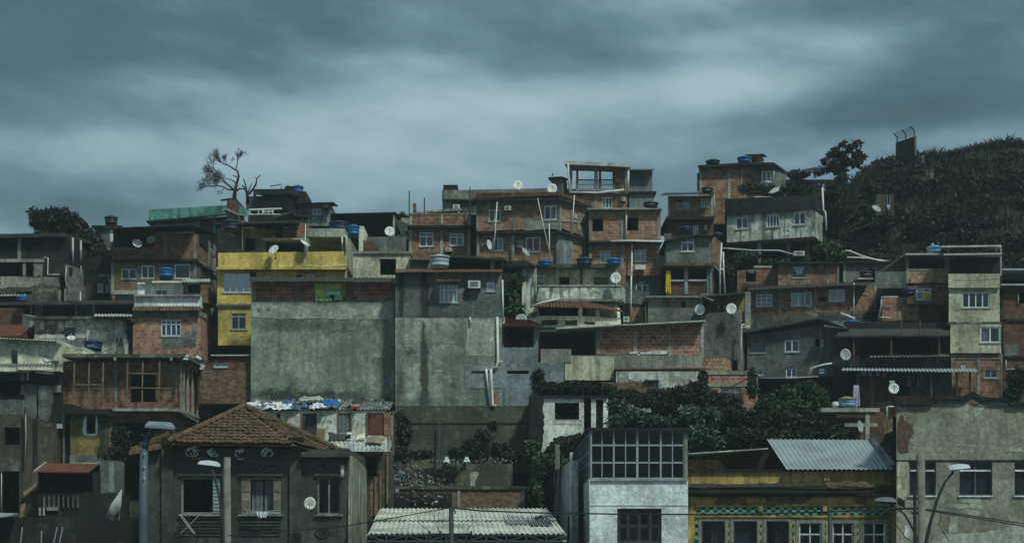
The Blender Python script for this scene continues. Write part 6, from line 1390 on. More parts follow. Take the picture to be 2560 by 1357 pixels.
# roof
ev = 1112; zr = None
A, B = W(428, 1108, 65.2), W(742, 1112, 65.2); E = W(835, 1128, 65.2); pk = W(612, 1018, 72); pk2 = pk+Vector((.35, 1.0, 0))
mb = MB()
def tri_tiles(mb, A, B, P, rows, mi=0, off=0):
    n0 = (B-A).length/.25
    for k in range(rows):
        t0, t1 = k/rows, (k+1.35)/rows; t1 = min(t1, .995)
        a, b = A.lerp(P, t0), B.lerp(P, t0); d, c = A.lerp(P, t1), B.lerp(P, t1)
        nn = max(2, int((b-a).length/.23)); nrm = (B-A).cross(P-A).normalized(); nrm = nrm if nrm.z > 0 else -nrm
        i0 = len(mb.v); seg = 5; N = nn*seg; rnd = random.Random(k+off)
        js = [rnd.uniform(-.03, .03) for _ in range(nn+1)]
        ad, bd = A.lerp(P, t1), B.lerp(P, t1)
        for (pa, pb, up, L) in ((a, b, .075, 0), (a+(d-a), b+(c-b), .0, 1)):
            for j in range(N+1):
                s = j/N; base = a.lerp(b, s)
                if L: base = base+(P-(A+B)/2)*(t1-t0)
                h = .05*abs(math.cos(math.pi*nn*s))+up+js[min(nn, int(s*nn))]*.6
                mb.v.append(base+nrm*h+(P-(A+B)/2).normalized()*js[min(nn, int(s*nn))]*(1-L))
        for j in range(N+1): mb.v.append(mb.v[i0+j]-nrm*.05)
        for j in range(N):
            # drop quads beyond the hips
            mid = (mb.v[i0+N+1+j]+mb.v[i0+N+1+j+1])/2; s = (mid-d).dot((c-d).normalized())/max(1e-6, (c-d).length)
            if s < -.02 or s > 1.02: 
                continue
            mb.f.append([i0+j, i0+j+1, i0+N+1+j+1, i0+N+1+j]); mb.f.append([i0+j+1, i0+j, i0+2*(N+1)+j, i0+2*(N+1)+j+1]); mb.mi += [mi, mi]
tri_tiles(mb, A, B, pk, 13)
BE = W(842, 1128, 73.5); tri_tiles(mb, B, E+Vector((0, 3, 0)), pk, 12, 0, 5)
mb.build('roof', M['tile_brown'], r)
mb = MB(); mb.quad([A-Vector((.0, 0, .05)), B-Vector((0, 0, .05)), pk-Vector((0, 0, .08))]); mb.quad([B-Vector((0, 0, .05)), E+Vector((0, 3, -.05)), pk-Vector((0, 0, .08))])
mb.quad([W(396, 1120, 66.5), A-Vector((0, 0, .05)), pk-Vector((0, 0, .08))]); mb.quad([E+Vector((0, 3, -.05)), E+Vector((0, 10, 0)), W(400, 1120, 78), W(396, 1120, 66.5), pk-Vector((0, 0, .08))]); mb.build('roof_underlay', M['tile_brown'], r)
mb = MB()
def ridge(mb, P, Q, n, rr=.13):
    for k in range(n):
        a, b = P.lerp(Q, k/n), P.lerp(Q, (k+1.15)/n); mb.bar(a+Vector((0, 0, .10)), b+Vector((0, 0, .05)), rr*1.1, r2=rr*.8, n=8)
ridge(mb, pk, A+Vector((-.1, -.05, .02)), 19); ridge(mb, pk, E+Vector((.1, 2.9, .05)), 24); mb.build('hip_ridge', M['tile_brown'], r)
mb = MB(); rnd = random.Random(2)
for k in range(34):
    x = rnd.uniform(325, 404); y = 1124-(x-325)*.34+rnd.uniform(-6, 6); p = W(x, y, 66.5); a = Vector((.42, .1, .16+rnd.uniform(-.1, .1))); mb.bar(p, p+a, .085, r2=.11, n=7)
mb.build('broken_tile', M['tile_brown'], r); slabq(r, (322, 1128, 65.6), (404, 1112, 65.6), (404, 1095, 68), (340, 1115, 68), .15, M['tile_old'], 'left_roof')
slabq(r, (752, 1130, 65.5), (876, 1130, 65.5), (876, 1120, 70), (752, 1112, 70), .2, M['mansion'], 'roof_edge')
# shutters and windows of mansion
for x0, x1 in ((604, 626), (684, 702)):
    mb = MB(); f.box(mb, x0, 1196, x1, 1284, .02, .08); s_ = mb.build('shutter', M['wood_grey'], r); mb = MB(); [f.box(mb, x0+3, y, x1-3, y+26, -.01, .02) for y in (1203, 1250)]; mb.build('shutter_panel', M['wood_pole'], s_)
u0, v1 = f.uv(626, 1200); u1, v0 = f.uv(684, 1284); curtain(r, f, u0, v0, (u0+u1)/2-.02, v1, .4, M['cloth_grey']); curtain(r, f, (u0+u1)/2+.05, v0, u1, v1, .42, M['cloth_grey'])
mb = MB(); bars(mb, f, 600, 1192, 704, 1286, 1, None, .1, .2, .1); mb.build('window', M['wood_grey'], r)
mb = MB(); bars(mb, f, 452, 1192, 552, 1284, 1, None, .1, .2, .08); w_ = mb.build('window', M['wood_grey'], r); mb = MB(); f.box(mb, 532, 1196, 551, 1282, .05, .1); [f.box(mb, 533, 1200+k*9, 550, 1204+k*9, .02, .05) for k in range(9)]; mb.build('shutter', M['alu_grey'], w_)
mb = MB(); bars(mb, f, 793, 1190, 851, 1285, 2, None, .1, .2, .07); w_ = mb.build('window', M['wood_grey'], r); mb = MB(); f.box(mb, 794, 1192, 850, 1284, .14, .15); mb.build('pane', M['pane_dark'], w_)
# mansion side wall (weathered planks)
gs = F((873, 66), (940, 79.5)); plate(r, gs, 'side_wall_render', [(875, 1138), (884, 1140), (905, 1160), (935, 1190), (936, 1340), (928, 1420), (873, 1450)], M['plank_wall'], .03, .06)
# graffiti on mansion
def graf(f, pts, mat, rr=.022, w=-.03, mb=None):
    mb.path([f.pt(x, y, w) for x, y in pts], rr, n=4)
rnd = random.Random(12); 
for (gx, gy, sz), sd in zip(((480, 1130, 14), (535, 1130, 13), (602, 1136, 14), (668, 1132, 13)), (3, 8, 14, 21)):
    rr = random.Random(sd); mb = MB(); graf(f, [(gx+sz*1.1*math.cos(t), gy+sz*.8*math.sin(t)) for t in [x*.5 for x in range(sd % 3, 10)]], None, mb=mb)
    for _ in range(6):
        x, y = gx+rr.uniform(-1, .3)*sz, gy+rr.uniform(-1, .2)*sz*.8; pts = [(x, y)]
        for _ in range(5): x += rr.uniform(-.5, .9)*sz*.6; y += rr.uniform(-.9, 1)*sz*.6; x = min(max(x, gx-sz*1.3), gx+sz*1.5); y = min(max(y, gy-sz), gy+sz*1.2); pts.append((x, y))
        graf(f, pts, None, mb=mb)
    mb.build('graffiti_tag', M['paint_white'], r)
mb = MB(); graf(f, [(612, 1176), (618, 1170), (624, 1178), (630, 1168), (638, 1166), (636, 1174), (646, 1164), (668, 1166), (690, 1162), (700, 1170)], None, mb=mb); graf(f, [(647, 1184), (652, 1172), (658, 1172), (662, 1182), (676, 1180), (684, 1178), (690, 1182), (682, 1184), (676, 1180)], None, mb=mb); graf(f, [(820+14*math.cos(t), 1160+10*math.sin(t)) for t in [x*.5 for x in range(12)]], None, mb=mb); graf(f, [(806+18*math.cos(t), 1332+12*math.sin(t)) for t in [x*.5 for x in range(14)]], None, mb=mb); graf(f, [(796, 1334), (802, 1326), (806, 1334), (810, 1326), (816, 1334)], None, mb=mb); mb.build('graffiti_line', M['black'], r)
# clothes racks
for pts, lb in (([[(448, 1285), (484, 1333)], [(452, 1284), (488, 1333)], [(452, 1332), (498, 1287)], [(447, 1285), (555, 1287)]], 'folding metal drying rack hung below the left mansion window'), ([[(612, 1274), (702, 1284)], [(702, 1274), (612, 1284)], [(615, 1279), (700, 1280)]], 'folding drying rack with rags on the middle mansion window sill')):
    mb = MB()
    for p in pts: mb.path([f.pt(x, y, -.5) for x, y in p], .016)
    single(mb, 'drying_rack', M['alu_grey'], lb, 'drying rack', 'drying racks on the mansion')
hang('grey white rags hanging from the middle drying rack', f, 640, 1278, 672, 1294, -.55, 'cloth_white', taper=.4, seed=5)
mb = MB(); mb.path([f.pt(856, 1162, -.1), f.pt(855, 1192, -.1)], .09); mb.build('drain_pipe', M['pvc'], r, True)
d_ = dish_at(775, 1258, 65, 'large white lettered dish on the dark mansion wall', az=0, tilt=10, r=.29, mast=.5, group='satellite dishes on the houses')
text_mesh('Claro', .15, (-.02, -.20, .58), d_, 'ink_red', rotx=80); text_mesh('hdtv', .09, (.10, -.19, .49), d_, 'ink_red', rotx=80)
# ================= garbage terraces
r = H('stepped retaining terraces strewn with rubbish behind the tin roof', 985, 1400, 76, name='retaining_wall', cat='retaining wall', group=None)
shell(r, [(1090, 79.5), (1282, 79.5)], 1158, 1250, 3, M['retaining'], [], 'upper_wall'); shell(r, [(975, 79.7), (1090, 79.7)], 1172, 1250, 3, M['blackish'], [], 'earth_bank'); shell(r, [(960, 77), (1313, 77)], [1222, 1216], 1420, 3, M['brick_old'], [], 'lower_wall')
f = F((960, 77), (1313, 77)); strip(r, f, 'coping', 958, 1214, 1315, 1222, M['mould'], .1, .6); strips(r, f, 'pillar', [(1304, 1222, 1313, 1290), (1143, 1224, 1150, 1280)], M['concrete'], .05); mb = MB(); f.box(mb, 985, 1232, 1130, 1270, -.02, .05); mb.build('hollow', M['black'], r)
plate(r, F((1090, 79.5), (1282, 79.5)), 'white_smear', rag([(1174, 1180), (1196, 1180), (1188, 1214), (1176, 1214)], 83, 6, 3), M['concrete_pale'], .02)
rnd = random.Random(9); mb = MB(); mats = ['pvc_dim', 'cloth_grey', 'cardboard', 'cloth_dark', 'concrete_pale', 'cloth_royal', 'concrete', 'cloth_dark', 'mould']
for k in range(1000):
    zone = rnd.random()
    if zone < .62: x = rnd.gauss(1030, 32); y = 1196+rnd.gauss(0, 14)+(x-1030)*.2; Y = 78.8-(y-1180)*.03
    elif zone < .8: x = rnd.uniform(975, 1170); y = 1219+rnd.gauss(0, 3); Y = 77.4
    elif zone < .93: x = rnd.uniform(1020, 1290); y = 1154+rnd.gauss(0, 2.5); Y = 79.7
    else: x = rnd.uniform(985, 1120); y = 1245+rnd.gauss(0, 8); Y = 76.7
    if not 965 < x < 1300: continue
    p = W(x, y, Y); s = rnd.uniform(.04, .16); a = Vector((rnd.uniform(-1, 1), rnd.uniform(-1, 1), rnd.uniform(-1, 1))).normalized()*s; b = a.cross(Vector((rnd.random(), rnd.random(), rnd.random()))).normalized()*s*rnd.uniform(.3, 1); mb.prism([p, p+a, p+a+b, p+b], Vector((.01, .02, .03)), rnd.choice([0, 1, 1, 2, 2, 3, 3, 3, 3, 4, 6, 7, 7, 8, 8, 8]) if k % 150 else 5)
tag(single(mb, 'rubbish', [M[x] for x in mats], 'heap of mixed rubbish spilling over the stepped terraces', 'rubbish'), None, kind='stuff')
for x, lb in ((1117, 'white rubbish bag on the upper terrace edge, left one'), (1166, 'white rubbish bag on the upper terrace edge, right one')): rumple(lb, [(x-8, 1156), (x+8, 1157), (x+4, 1143), (x-4, 1144)], 79.2, 'bag', 'rubbish_bag', 'cloth_white', .06, 8, x, 'white bags on the terrace', Yfar=79.5)
# ================= tin roof shed in front
r = H('wide low shed with dented pale tin roof and steel trusses', 915, 1440, 64, name='shed', cat='shed', group=None)
A, B, C, Dd = W(920, 1333, 63.5), W(1415, 1333, 63.5), W(1368, 1270, 72), W(950, 1270, 72)
mid1, mid2 = A.lerp(Dd, .48), B.lerp(C, .48)
mb = MB(); sheet(mb, A, B, mid2, mid1, 38, .03, rows=1, jit=.35); sheet(mb, mid1+Vector((0, -.25, .03)), mid2+Vector((0, -.25, .03)), C, Dd, 38, .03, rows=1, jit=.35); mb.build('roof', M['tin_roof'], r)
def onroof(x, y):
    t = (1333-y)/63.; return W(x, y, 63.5+8.5*t)+Vector((0, -.0, .09))
for pts, mm, nm in (([(1268, 1314), (1320, 1314), (1306, 1294), (1258, 1294)], 'zinc', 'patch_sheet'), ([(1325, 1317), (1382, 1318), (1365, 1294), (1318, 1296)], 'render_blue', 'patch_sheet'), ([(1340, 1306), (1362, 1300), (1352, 1294), (1334, 1300)], 'black', 'hole')):
    mb = MB(); q = [onroof(*p)+Vector((0, 0, .03*(mm == 'black'))) for p in pts]; 
    if mm == 'black': mb.prism(q, Vector((0, 0, .012)))
    else: sheet(mb, q[0], q[1], q[2], q[3], 9, .04, jit=.2)
    mb.build(nm, M[mm], r)
mb = MB(); z1, z2 = 1337, 1352; fx = F((915, 63.8), (1420, 63.8)); n = 10
mb.bar(fx.pt(916, z2), fx.pt(1416, z2), .045); mb.bar(fx.pt(916, z1), fx.pt(1416, z1), .045)
for k in range(n): x0 = 916+50*k; mb.bar(fx.pt(x0, z1), fx.pt(x0, z2), .035); mb.bar(fx.pt(x0, z2 if k % 2 else z1), fx.pt(x0+50, z1 if k % 2 else z2), .03)
mb.build('truss', M['alu_grey'], r); mb = MB(); [mb.bar(fx.pt(x, 1352), fx.pt(x, 1700), .07) for x in (930, 1165, 1405)]; mb.build('column', M['iron'], r)
shell(r, [(918, 70.5), (1400, 70.5)], 1300, 1600, .3, M['blackish'], [], 'back_wall')
# ================= white house with glazed terrace
r = H('white rendered house with dark glazed upper veranda', 1430, 1440, 66, name='white_house', cat='house', group=None)
_, (f,) = shell(r, [(1473, 66), (1720, 66)], 1201, 1450, 12.5, M['white_wall'], [(1543, 1270, 1654, 1357)], 'wall', t=.3, square=True)
mb = MB(); f.box(mb, 1470, 1196, 1719, 1201, -.1, 12.5); mb.build('ledge', M['concrete_pale'], r)
mb = MB(); f.box(mb, 1473, 1261, 1720, 1262.5, -.03, .05); mb.build('band', M['grey_white'], r)
mb = MB(); bars(mb, f, 1543, 1270, 1654, 1357, 4, .5, .12, .2, .13); w_ = mb.build('window', M['pole_dark'], r); mb = MB(); f.box(mb, 1544, 1271, 1653, 1356, .16, .165); mb.build('pane', M['pane_dark'], w_)
gx = [(1477, 1075), (1712, 1197)]
mb = MB(); u0, v1 = f.uv(1476, 1076); u1, v0 = f.uv(1711, 1195)
vv = [f.uv(1476, y)[1] for y in (1195, 1155.5, 1112, 1076)]
for k in range(9):
    u = u0+(u1-u0)*k/8; h = .075 if k % 2 == 0 else .04
    if k in (0, 4, 8): h = .1
    f.ubox(mb, u-h/2, v0, u+h/2, v1, .05, .16)
for v in vv: f.ubox(mb, u0, v-.035, u1, v+.035, .06, .15)
g_ = mb.build('veranda_frame', M['alu_grey'], r); mb = MB(); f.ubox(mb, u0, v0, u1, v1, .1, .11); mb.build('pane', M['pane_dark'], g_)
gl = F((1433, 80), (1474, 66.0)); mb = MB(); L = gl.L
zb_, zt_ = W(1474, 1197, 66).z, W(1474, 1076, 66).z
for k in range(10): u = L*k/9; gl.ubox(mb, u-.06, zb_, u+.06, zt_, .03, .1)
for z in (zb_+.05, zb_+.75, (zb_+zt_)/2+.2, zt_-.05): gl.ubox(mb, 0, z-.04, L, z+.04, .04, .09)
g_ = mb.build('side_veranda_frame', M['alu_grey'], r); mb = MB(); gl.ubox(mb, 0, zb_, L, zt_, .06, .07); mb.build('pane', M['pane_dark'], g_)
mb = MB(); f.box(mb, 1466, 1068, 1728, 1076, -.2, 13); mb.build('roof_slab', M['blackish'], r); strip(r, f, 'corner_post', 1711, 1076, 1719, 1197, M['concrete'], .0, .4); shell(r, [(1480, 77), (1716, 77)], 1078, 1200, 1, M['blackish'], [], 'veranda_back_wall')
r = H('white side annex with slim slot windows left of white house', 1365, 1440, 67, name='annex', cat='house', group=None)
g1 = F((1372, 80), (1432, 73)); mb = MB()
panel(mb, F((1392, 79), (1428, 68)), 0, F((1392, 79), (1428, 68)).L, 4.0, W(1392, 1172, 79).z, W(1428, 1160, 68).z, [], .2)
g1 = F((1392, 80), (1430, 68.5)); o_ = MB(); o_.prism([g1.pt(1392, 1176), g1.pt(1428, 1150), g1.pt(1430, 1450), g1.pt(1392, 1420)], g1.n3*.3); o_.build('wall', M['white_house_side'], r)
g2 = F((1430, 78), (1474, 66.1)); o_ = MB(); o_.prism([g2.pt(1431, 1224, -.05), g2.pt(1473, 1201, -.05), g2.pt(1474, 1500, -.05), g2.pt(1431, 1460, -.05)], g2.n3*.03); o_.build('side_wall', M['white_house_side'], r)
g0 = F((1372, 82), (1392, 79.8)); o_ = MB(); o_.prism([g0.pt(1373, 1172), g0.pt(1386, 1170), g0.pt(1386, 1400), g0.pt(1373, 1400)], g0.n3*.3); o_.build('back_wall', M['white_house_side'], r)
for gg, pts in ((g2, [(1436, 1283), (1441, 1283), (1441, 1342), (1436, 1342)]), (g1, [(1419, 1290), (1426, 1286), (1426, 1350), (1419, 1350)])): plate(r, gg, 'slot_window', pts, M['black'], .09, .05)
mb = MB(); [mb.path([W(x, y0, Y), W(x, y1, Y)], .09) for x, y0, y1, Y in ((1429, 1130, 1220, 70),)]; mb.path([W(1428, 1215, 68.2), W(1428, 1440, 68.2)], .07); mb.build('drain_pipe', M['pvc_dim'], r, True)
# ================= ruin with vines
r = H('ruined white plastered shell with empty window overgrown by vines', 1320, 1200, 80, name='ruin', cat='ruin', group=None)
_, (f,) = shell(r, [(1350, 80), (1460, 80)], 994, 1150, 3, M['white_dirty'], [(1387, 1006, 1448, 1048), (1376, 1103, 1470, 1160)], 'wall'); shell(r, [(1322, 79.8), (1352, 79.8)], 990, 1250, 4, M['blackish'], [], 'dark_side_wall')
shell(r, [(1478, 80), (1520, 80)], 992, 1090, 2.5, M['white_dirty'], [(1490, 998, 1508, 1088)], 'second_wall'); strip(r, f, 'lintel', 1346, 988, 1520, 994, M['blackish'], .15, 3)
mb = MB(); bars(mb, f, 1385, 1048, 1455, 1060, 14, None, -.02, .02, .03); mb.build('tile_sill', M['pvc_dim'], r)
mb = MB(); F((1385, 74), (1402, 74)).box(mb, 1388, 1110, 1399, 1172, 0, .2); mb.build('post', M['concrete'], r)
plate(r, F((1350, 79.9), (1460, 79.9)), 'mould_patch', rag([(1350, 996), (1358, 996), (1362, 1060), (1352, 1130), (1346, 1100)], 84, 7, 3), M['blackish'], .02); plate(r, f, 'mould_patch', rag([(1385, 1092), (1452, 1080), (1470, 1160), (1372, 1160)], 85, 7, 4), M['blackish'], .06, .1)
shell(r, [(1300, 84), (1350, 84)], 1060, 1300, 2, M['blackish'], [], 'rear_wall')
# ================= ochre shop building
r = H('decaying ochre shopfront building with green and black tile frieze', 1720, 1440, 67, name='shop_building', cat='building', group=None)
wn = [(1754, 1300, 1812, 1400), (1834, 1300, 1892, 1400), (1916, 1300, 1972, 1400), (1998, 1305, 2054, 1400), (2082, 1305, 2134, 1400), (2158, 1305, 2214, 1400)]
_, (f,) = shell(r, [(1720, 67), (2241, 67)], 1177, 1450, 7, M['ochre_shop'], wn, 'wall', t=.3)
mb = MB(); f.box(mb, 1718, 1172, 2243, 1177, -.15, .6); mb.build('roof_edge', M['blackish'], r); mb = MB(); f.box(mb, 1718, 1212, 2243, 1232, -.45, 0); f.box(mb, 1719, 1232, 2242, 1240, -.25, 0); mb.build('cornice', M['blackish'], r)
plate(r, f, 'cornice_face', rag([(1722, 1209), (2000, 1206), (2238, 1214), (2238, 1220), (1722, 1218)], 86, 12, 2), M['brownish'], .5, .1)
for k, pts in enumerate([[(1800, 1243), (1865, 1243), (1868, 1262), (1785, 1258)], [(1912, 1243), (2030, 1240), (2010, 1258), (1920, 1262)], [(2135, 1225), (2236, 1218), (2236, 1236), (2140, 1238)], [(2060, 1205), (2150, 1202), (2200, 1216), (2070, 1218)], [(2140, 1246), (2165, 1246), (2165, 1258), (2140, 1258)]]): plate(r, f, 'bare_patch', rag(pts, 87+k, 8, 3), M['brick_old'], .03+.5*(k == 3)+.3*(k == 2), .05)
strips(r, f, 'ledge', [(1740, 1261, 1781, 1265), (1866, 1258, 1924, 1265), (1978, 1259, 2232, 1264)], M['ochre'], .12, .15); strips(r, f, 'ledge', [(1740, 1288, 2226, 1292)], M['ochre_shop'], .1, .12)
strips(r, f, 'bracket', [(1896, 1265, 1908, 1277), (2058, 1265, 2068, 1277), (2060, 1182, 2074, 1200), (2228, 1190, 2240, 1202)], M['ochre_shop'], .15, .2)
def checks(x0, x1, y0, nc, nr, cw, rh, nm):
    mb = MB(); u, v = f.uv(x0, y0); rnd = random.Random(4)
    mb.v = [f.P(u+i*cw, v-j*rh, -.02) for j in range(nr+1) for i in range(nc+1)]
    for j in range(nr):
        for i in range(nc): a = j*(nc+1)+i; mb.f.append([a, a+nc+1, a+nc+2, a+1]); mb.mi.append((i+j) % 2 if rnd.random() > .04 else 2)
    mb.build(nm, [M['tile_green'], M['tile_dark'], M['wood_grey']], r)
checks(1742, 2224, 1267, 46, 3, .18, .115, 'tile_frieze')
for x in (1738, 1816, 1897, 1978, 2058, 2139, 2218): checks(x, 0, 1299, 1, 16, .12, .17, 'tile_strip')
for k, w_ in enumerate(wn):
    mb = MB(); u0, v0, u1, v1 = bars(mb, f, w_[0], w_[1], w_[2], 1440, 2 if k > 2 else 1, .22 if k > 2 else None, .08, .18, .06); o_ = mb.build('window', M['grey_white'] if k > 2 else M['dark_frame'], r); mb = MB(); f.ubox(mb, u0, v0, u1, v1, .12, .125); mb.build('pane', M['pane_dark'], o_)
    mb = MB(); bars(mb, f, w_[0]-8, w_[1]-6, w_[2]+8, 1440, 1, None, -.04, .02, .13); mb.build('surround', M['wood_grey'], r)
    curtain(o_, f, u0+(.0 if k % 2 else .45), v0, u1, v1-(.5 if k > 2 else .1), .3, M['cloth_grey'])
A, B, C, Dd = W(1965, 1172, 66.6), W(2232, 1172, 66.6), W(2178, 1099, 73), W(1916, 1097, 73)
corr(r, A, B, C, Dd, M['zinc'], wl=.21, amp=.03, name='metal_roof'); mb = MB(); sheet(mb, W(2222, 1168, 66.6)+Vector((0, 0, .12)), W(2238, 1166, 66.8)+Vector((0, 0, .1)), W(2184, 1098, 73)+Vector((0, 0, .1)), W(2172, 1100, 73)+Vector((0, 0, .1)), 3, .03); mb.build('ridge_sheet', M['render_blue'], r)
mb = MB(); mb.prism([W(1720, 1132, 70), W(1920, 1119, 70), W(1920, 1122, 70), W(1720, 1135, 70)], Vector((0, 4, .1))); mb.build('rear_roof', M['fibro_pale'], r)
shell(r, [(1720, 71), (1985, 71)], [1140, 1126], 1200, 1, M['blackish'], [], 'rear_wall'); mb = MB(); sheet(mb, W(1720, 1174, 67.3), W(1815, 1174, 67.3), W(1798, 1150, 69.5), W(1720, 1152, 69.5), 18, .05, rows=7, step=.04, jit=.6); mb.build('tile_roof', M['tile_old'], r)
mb = MB(); mb.prism([W(2140, 1105, 73.5), W(2240, 1075, 73.5), W(2240, 1180, 73.5), W(2140, 1150, 73.5)], Vector((0, .2, 0))); mb.build('beige_side_wall', M['mould'], r)  # dark panel standing in for the beige building's left side wall
# ================= beige building
r = H('large beige building with scalloped parapet, peeling patch and tall windows', 2241, 1440, 65.5, name='beige_building', cat='building', group=None)
_, (f,) = shell(r, [(2241, 65.5), (2700, 65.5)], 1008, 1450, 9, M['beige'], [(2273, 1153, 2340, 1238), (2398, 1153, 2481, 1238), (2536, 1154, 2640, 1239)], 'wall', t=.25)
for x0, x1 in ((2273, 2340), (2398, 2481), (2536, 2640)):
    mb = MB(); u0, v0, u1, v1 = bars(mb, f, x0, 1153, x1, 1238, 2, .26, .1, .17, .06); o_ = mb.build('window', M['pole_steel'], r); mb = MB(); f.ubox(mb, u0, v0, u1, v1, .13, .14); mb.build('pane', M['pane_dark'], o_); curtain(o_, f, u0, v0, u0+(u1-u0)*.46, v1, .25, M['cloth_grey']); curtain(o_, f, u0+(u1-u0)*.54, v0, u1, v1, .25, M['cloth_grey'])
    mb = MB(); f.box(mb, x0-2, 1238, x1+2, 1241, -.08, .06); f.ubox(mb, u0+.05, v1-(v1-v0)*.26-.04, u1-.05, v1-(v1-v0)*.26+.03, .05, .1); mb.build('sill', M['grey_white'], o_)
strip(r, f, 'ledge', 2241, 1149, 2700, 1152, M['blackish'], .04)
sc = [(2238, 1010)]+[(2238+x, 1010+(2 if (x//7) % 2 else 0)) for x in range(7, 98, 7)]+[(2338, 1004), (2341, 998), (2410, 999), (2424, 994), (2432, 988), (2440, 994), (2456, 1000), (2520, 1003), (2524, 1012), (2700, 1012), (2700, 1006), (2526, 1004), (2518, 994), (2456, 992), (2442, 984), (2432, 978), (2422, 984), (2408, 991), (2338, 990), (2335, 1000), (2238, 1002)]
plate(r, f, 'parapet_coping', sc, M['blackish'], .2, .6)
plate(r, f, 'parapet_band', [(2340, 999), (2410, 1000), (2432, 990), (2456, 1001), (2522, 1006), (2522, 1014), (2456, 1009), (2434, 996), (2410, 1008), (2342, 1008)], M['bluish'], .05, .2)
for k, pts in enumerate([[(2250, 1037), (2258, 1036), (2262, 1052), (2283, 1062), (2284, 1084), (2272, 1100), (2272, 1130), (2248, 1132), (2243, 1112), (2243, 1060)]]): plate(r, f, 'exposed_render', rag(pts, 95, 4, 2), M['terracotta'], .012)
for k, (pts, mm) in enumerate([([(2277, 1096), (2315, 1103), (2314, 1108), (2276, 1100)], 'grey_dado'), ([(2362, 1110), (2442, 1110), (2442, 1114), (2362, 1114)], 'grey_dado'), ([(2400, 1110), (2404, 1110), (2404, 1148), (2400, 1148)], 'grey_dado'), ([(2432, 1030), (2444, 1010), (2470, 1012), (2450, 1030), (2440, 1045)], 'grey_dado'), ([(2510, 1118), (2560, 1118), (2560, 1128), (2510, 1130)], 'grey_dado'), ([(2364, 1258), (2452, 1258), (2452, 1270), (2364, 1268)], 'grey_dado'), ([(2398, 1242), (2452, 1242), (2452, 1260), (2402, 1256)], 'grey_dado'), ([(2375, 1290), (2396, 1290), (2394, 1330), (2370, 1332)], 'grey_dado'), ([(2340, 1335), (2460, 1330), (2560, 1310), (2600, 1310), (2600, 1400), (2300, 1400)], 'grey_dado'), ([(2243, 1150), (2270, 1150), (2268, 1230), (2250, 1260), (2243, 1230)], 'cream_dim'), ([(2244, 1242), (2262, 1250), (2262, 1268), (2244, 1258)], 'blackish'), ([(2262, 1312), (2274, 1315), (2272, 1345), (2260, 1340)], 'white_wall')]): plate(r, f, 'repair_patch', rag(pts, 100+k, 6, 1.6), M[mm], .008+.0015*k, .03)
# ================= street lamps and poles
def lamp(label, pole, head, Y, r0, r1, pm, hm, hv, group='street lamps along the road'):
    root = thing('street_lamp', label, 'street lamp', W(pole[0][0], 1345+ZC*FPX/Y, Y), group)
    base = W(pole[0][0], 1345+ZC*FPX/Y-8, Y); mb = MB(); mb.path([base]+[W(x, y, Y) for x, y in pole], r0, r2=r1, n=10); mb.build('pole', M[pm], root, True)
    P = W(*head, Y); d = Vector(hv).normalized(); s = Vector((0, 0, 1)).cross(d).normalized(); up = d.cross(s)
    if up.z < 0: up = -up
    L, wd, h = .75, .3, .17; mb = MB(); sec = []
    for t, ww, hh in ((0, .45, .5), (.15, .8, .9), (.55, 1, 1), (.9, .85, .7), (1, .6, .3)):
        c = P+d*(t-.5)*L; sec.append([c-s*wd/2*ww, c-s*wd/2*ww*.8+up*h*hh, c+s*wd/2*ww*.8+up*h*hh, c+s*wd/2*ww])
    i = 0
    for k, q in enumerate(sec):
        mb.v += q
    for k in range(4):
        a = k*4
        for j in range(4): mb.f.append([a+j, a+(j+1) % 4, a+4+(j+1) % 4, a+4+j]); mb.mi.append(0)
    mb.f += [[0, 1, 2, 3], [16, 17, 18, 19]]; mb.mi += [0, 0]; mb.build('lamp_head', M[hm], root)
    mb = MB(); mb.prism([P-d*L*.32-s*.1-up*.03, P+d*L*.32-s*.1-up*.03, P+d*L*.32+s*.1-up*.03, P-d*L*.32+s*.1-up*.03], up*.02); mb.build('lens', M['dark_frame'], root); return root
lamp('curved black street lamp right, before the beige building', [(2316, 1350), (2325, 1310), (2342, 1250), (2362, 1205), (2384, 1178)], (2397, 1172), 50, .07, .035, 'pole_dark', 'lamp_pale', (1, .25, .1))
lamp('smaller curved street lamp reaching left from the timber pole', [(2298, 1357), (2282, 1320), (2262, 1285), (2240, 1266), (2222, 1256)], (2213, 1253), 56, .05, .035, 'pole_dark', 'lamp_grey', (-1, .3, .05))
lamp('slim street lamp with white head before the dark mansion', [(560, 1420), (558, 1330), (550, 1250), (538, 1195), (528, 1170)], (522, 1163), 52, .055, .035, 'pole_dark', 'lamp_pale', (-.9, -.3, .1))
root = thing('street_lamp', 'thick grey street lamp mast with flat shield at far left', 'street lamp', W(357, 1345+ZC*FPX/40, 40), 'street lamps along the road')
mb = MB(); mb.path([W(357, 2200, 40), W(358, 1300, 40), W(360, 1122, 40)], .135, r2=.10, n=14); mb.path([W(361, 1126, 40), W(367, 1098, 40), W(383, 1076, 40), W(404, 1071, 40)], .09, r2=.075, n=12); mb.path([W(366, 1112, 40), W(360, 1090, 40), W(354, 1086, 40)], .035, n=8); mb.build('mast', M['pole_steel'], root, True)
mb = MB(); mb.prism([W(362, 1068, 39.7), W(438, 1073, 39.7), W(428, 1061, 40.3), W(372, 1058, 40.3)], Vector((0, 0, .06))); mb.build('shield', M['lamp_grey'], root); mb = MB(); mb.prism([W(378, 1071, 39.8), W(412, 1073, 39.8), W(410, 1066, 40.2), W(380, 1065, 40.2)], Vector((0, 0, .12))); mb.build('lamp_head', M['lamp_grey'], root)
mb = MB(); [mb.bar(W(361, y, 39.85), W(361, y+3, 39.85), .02) for y in (1132, 1164, 1193)]; mb.build('bolt', M['lamp_pale'], root)
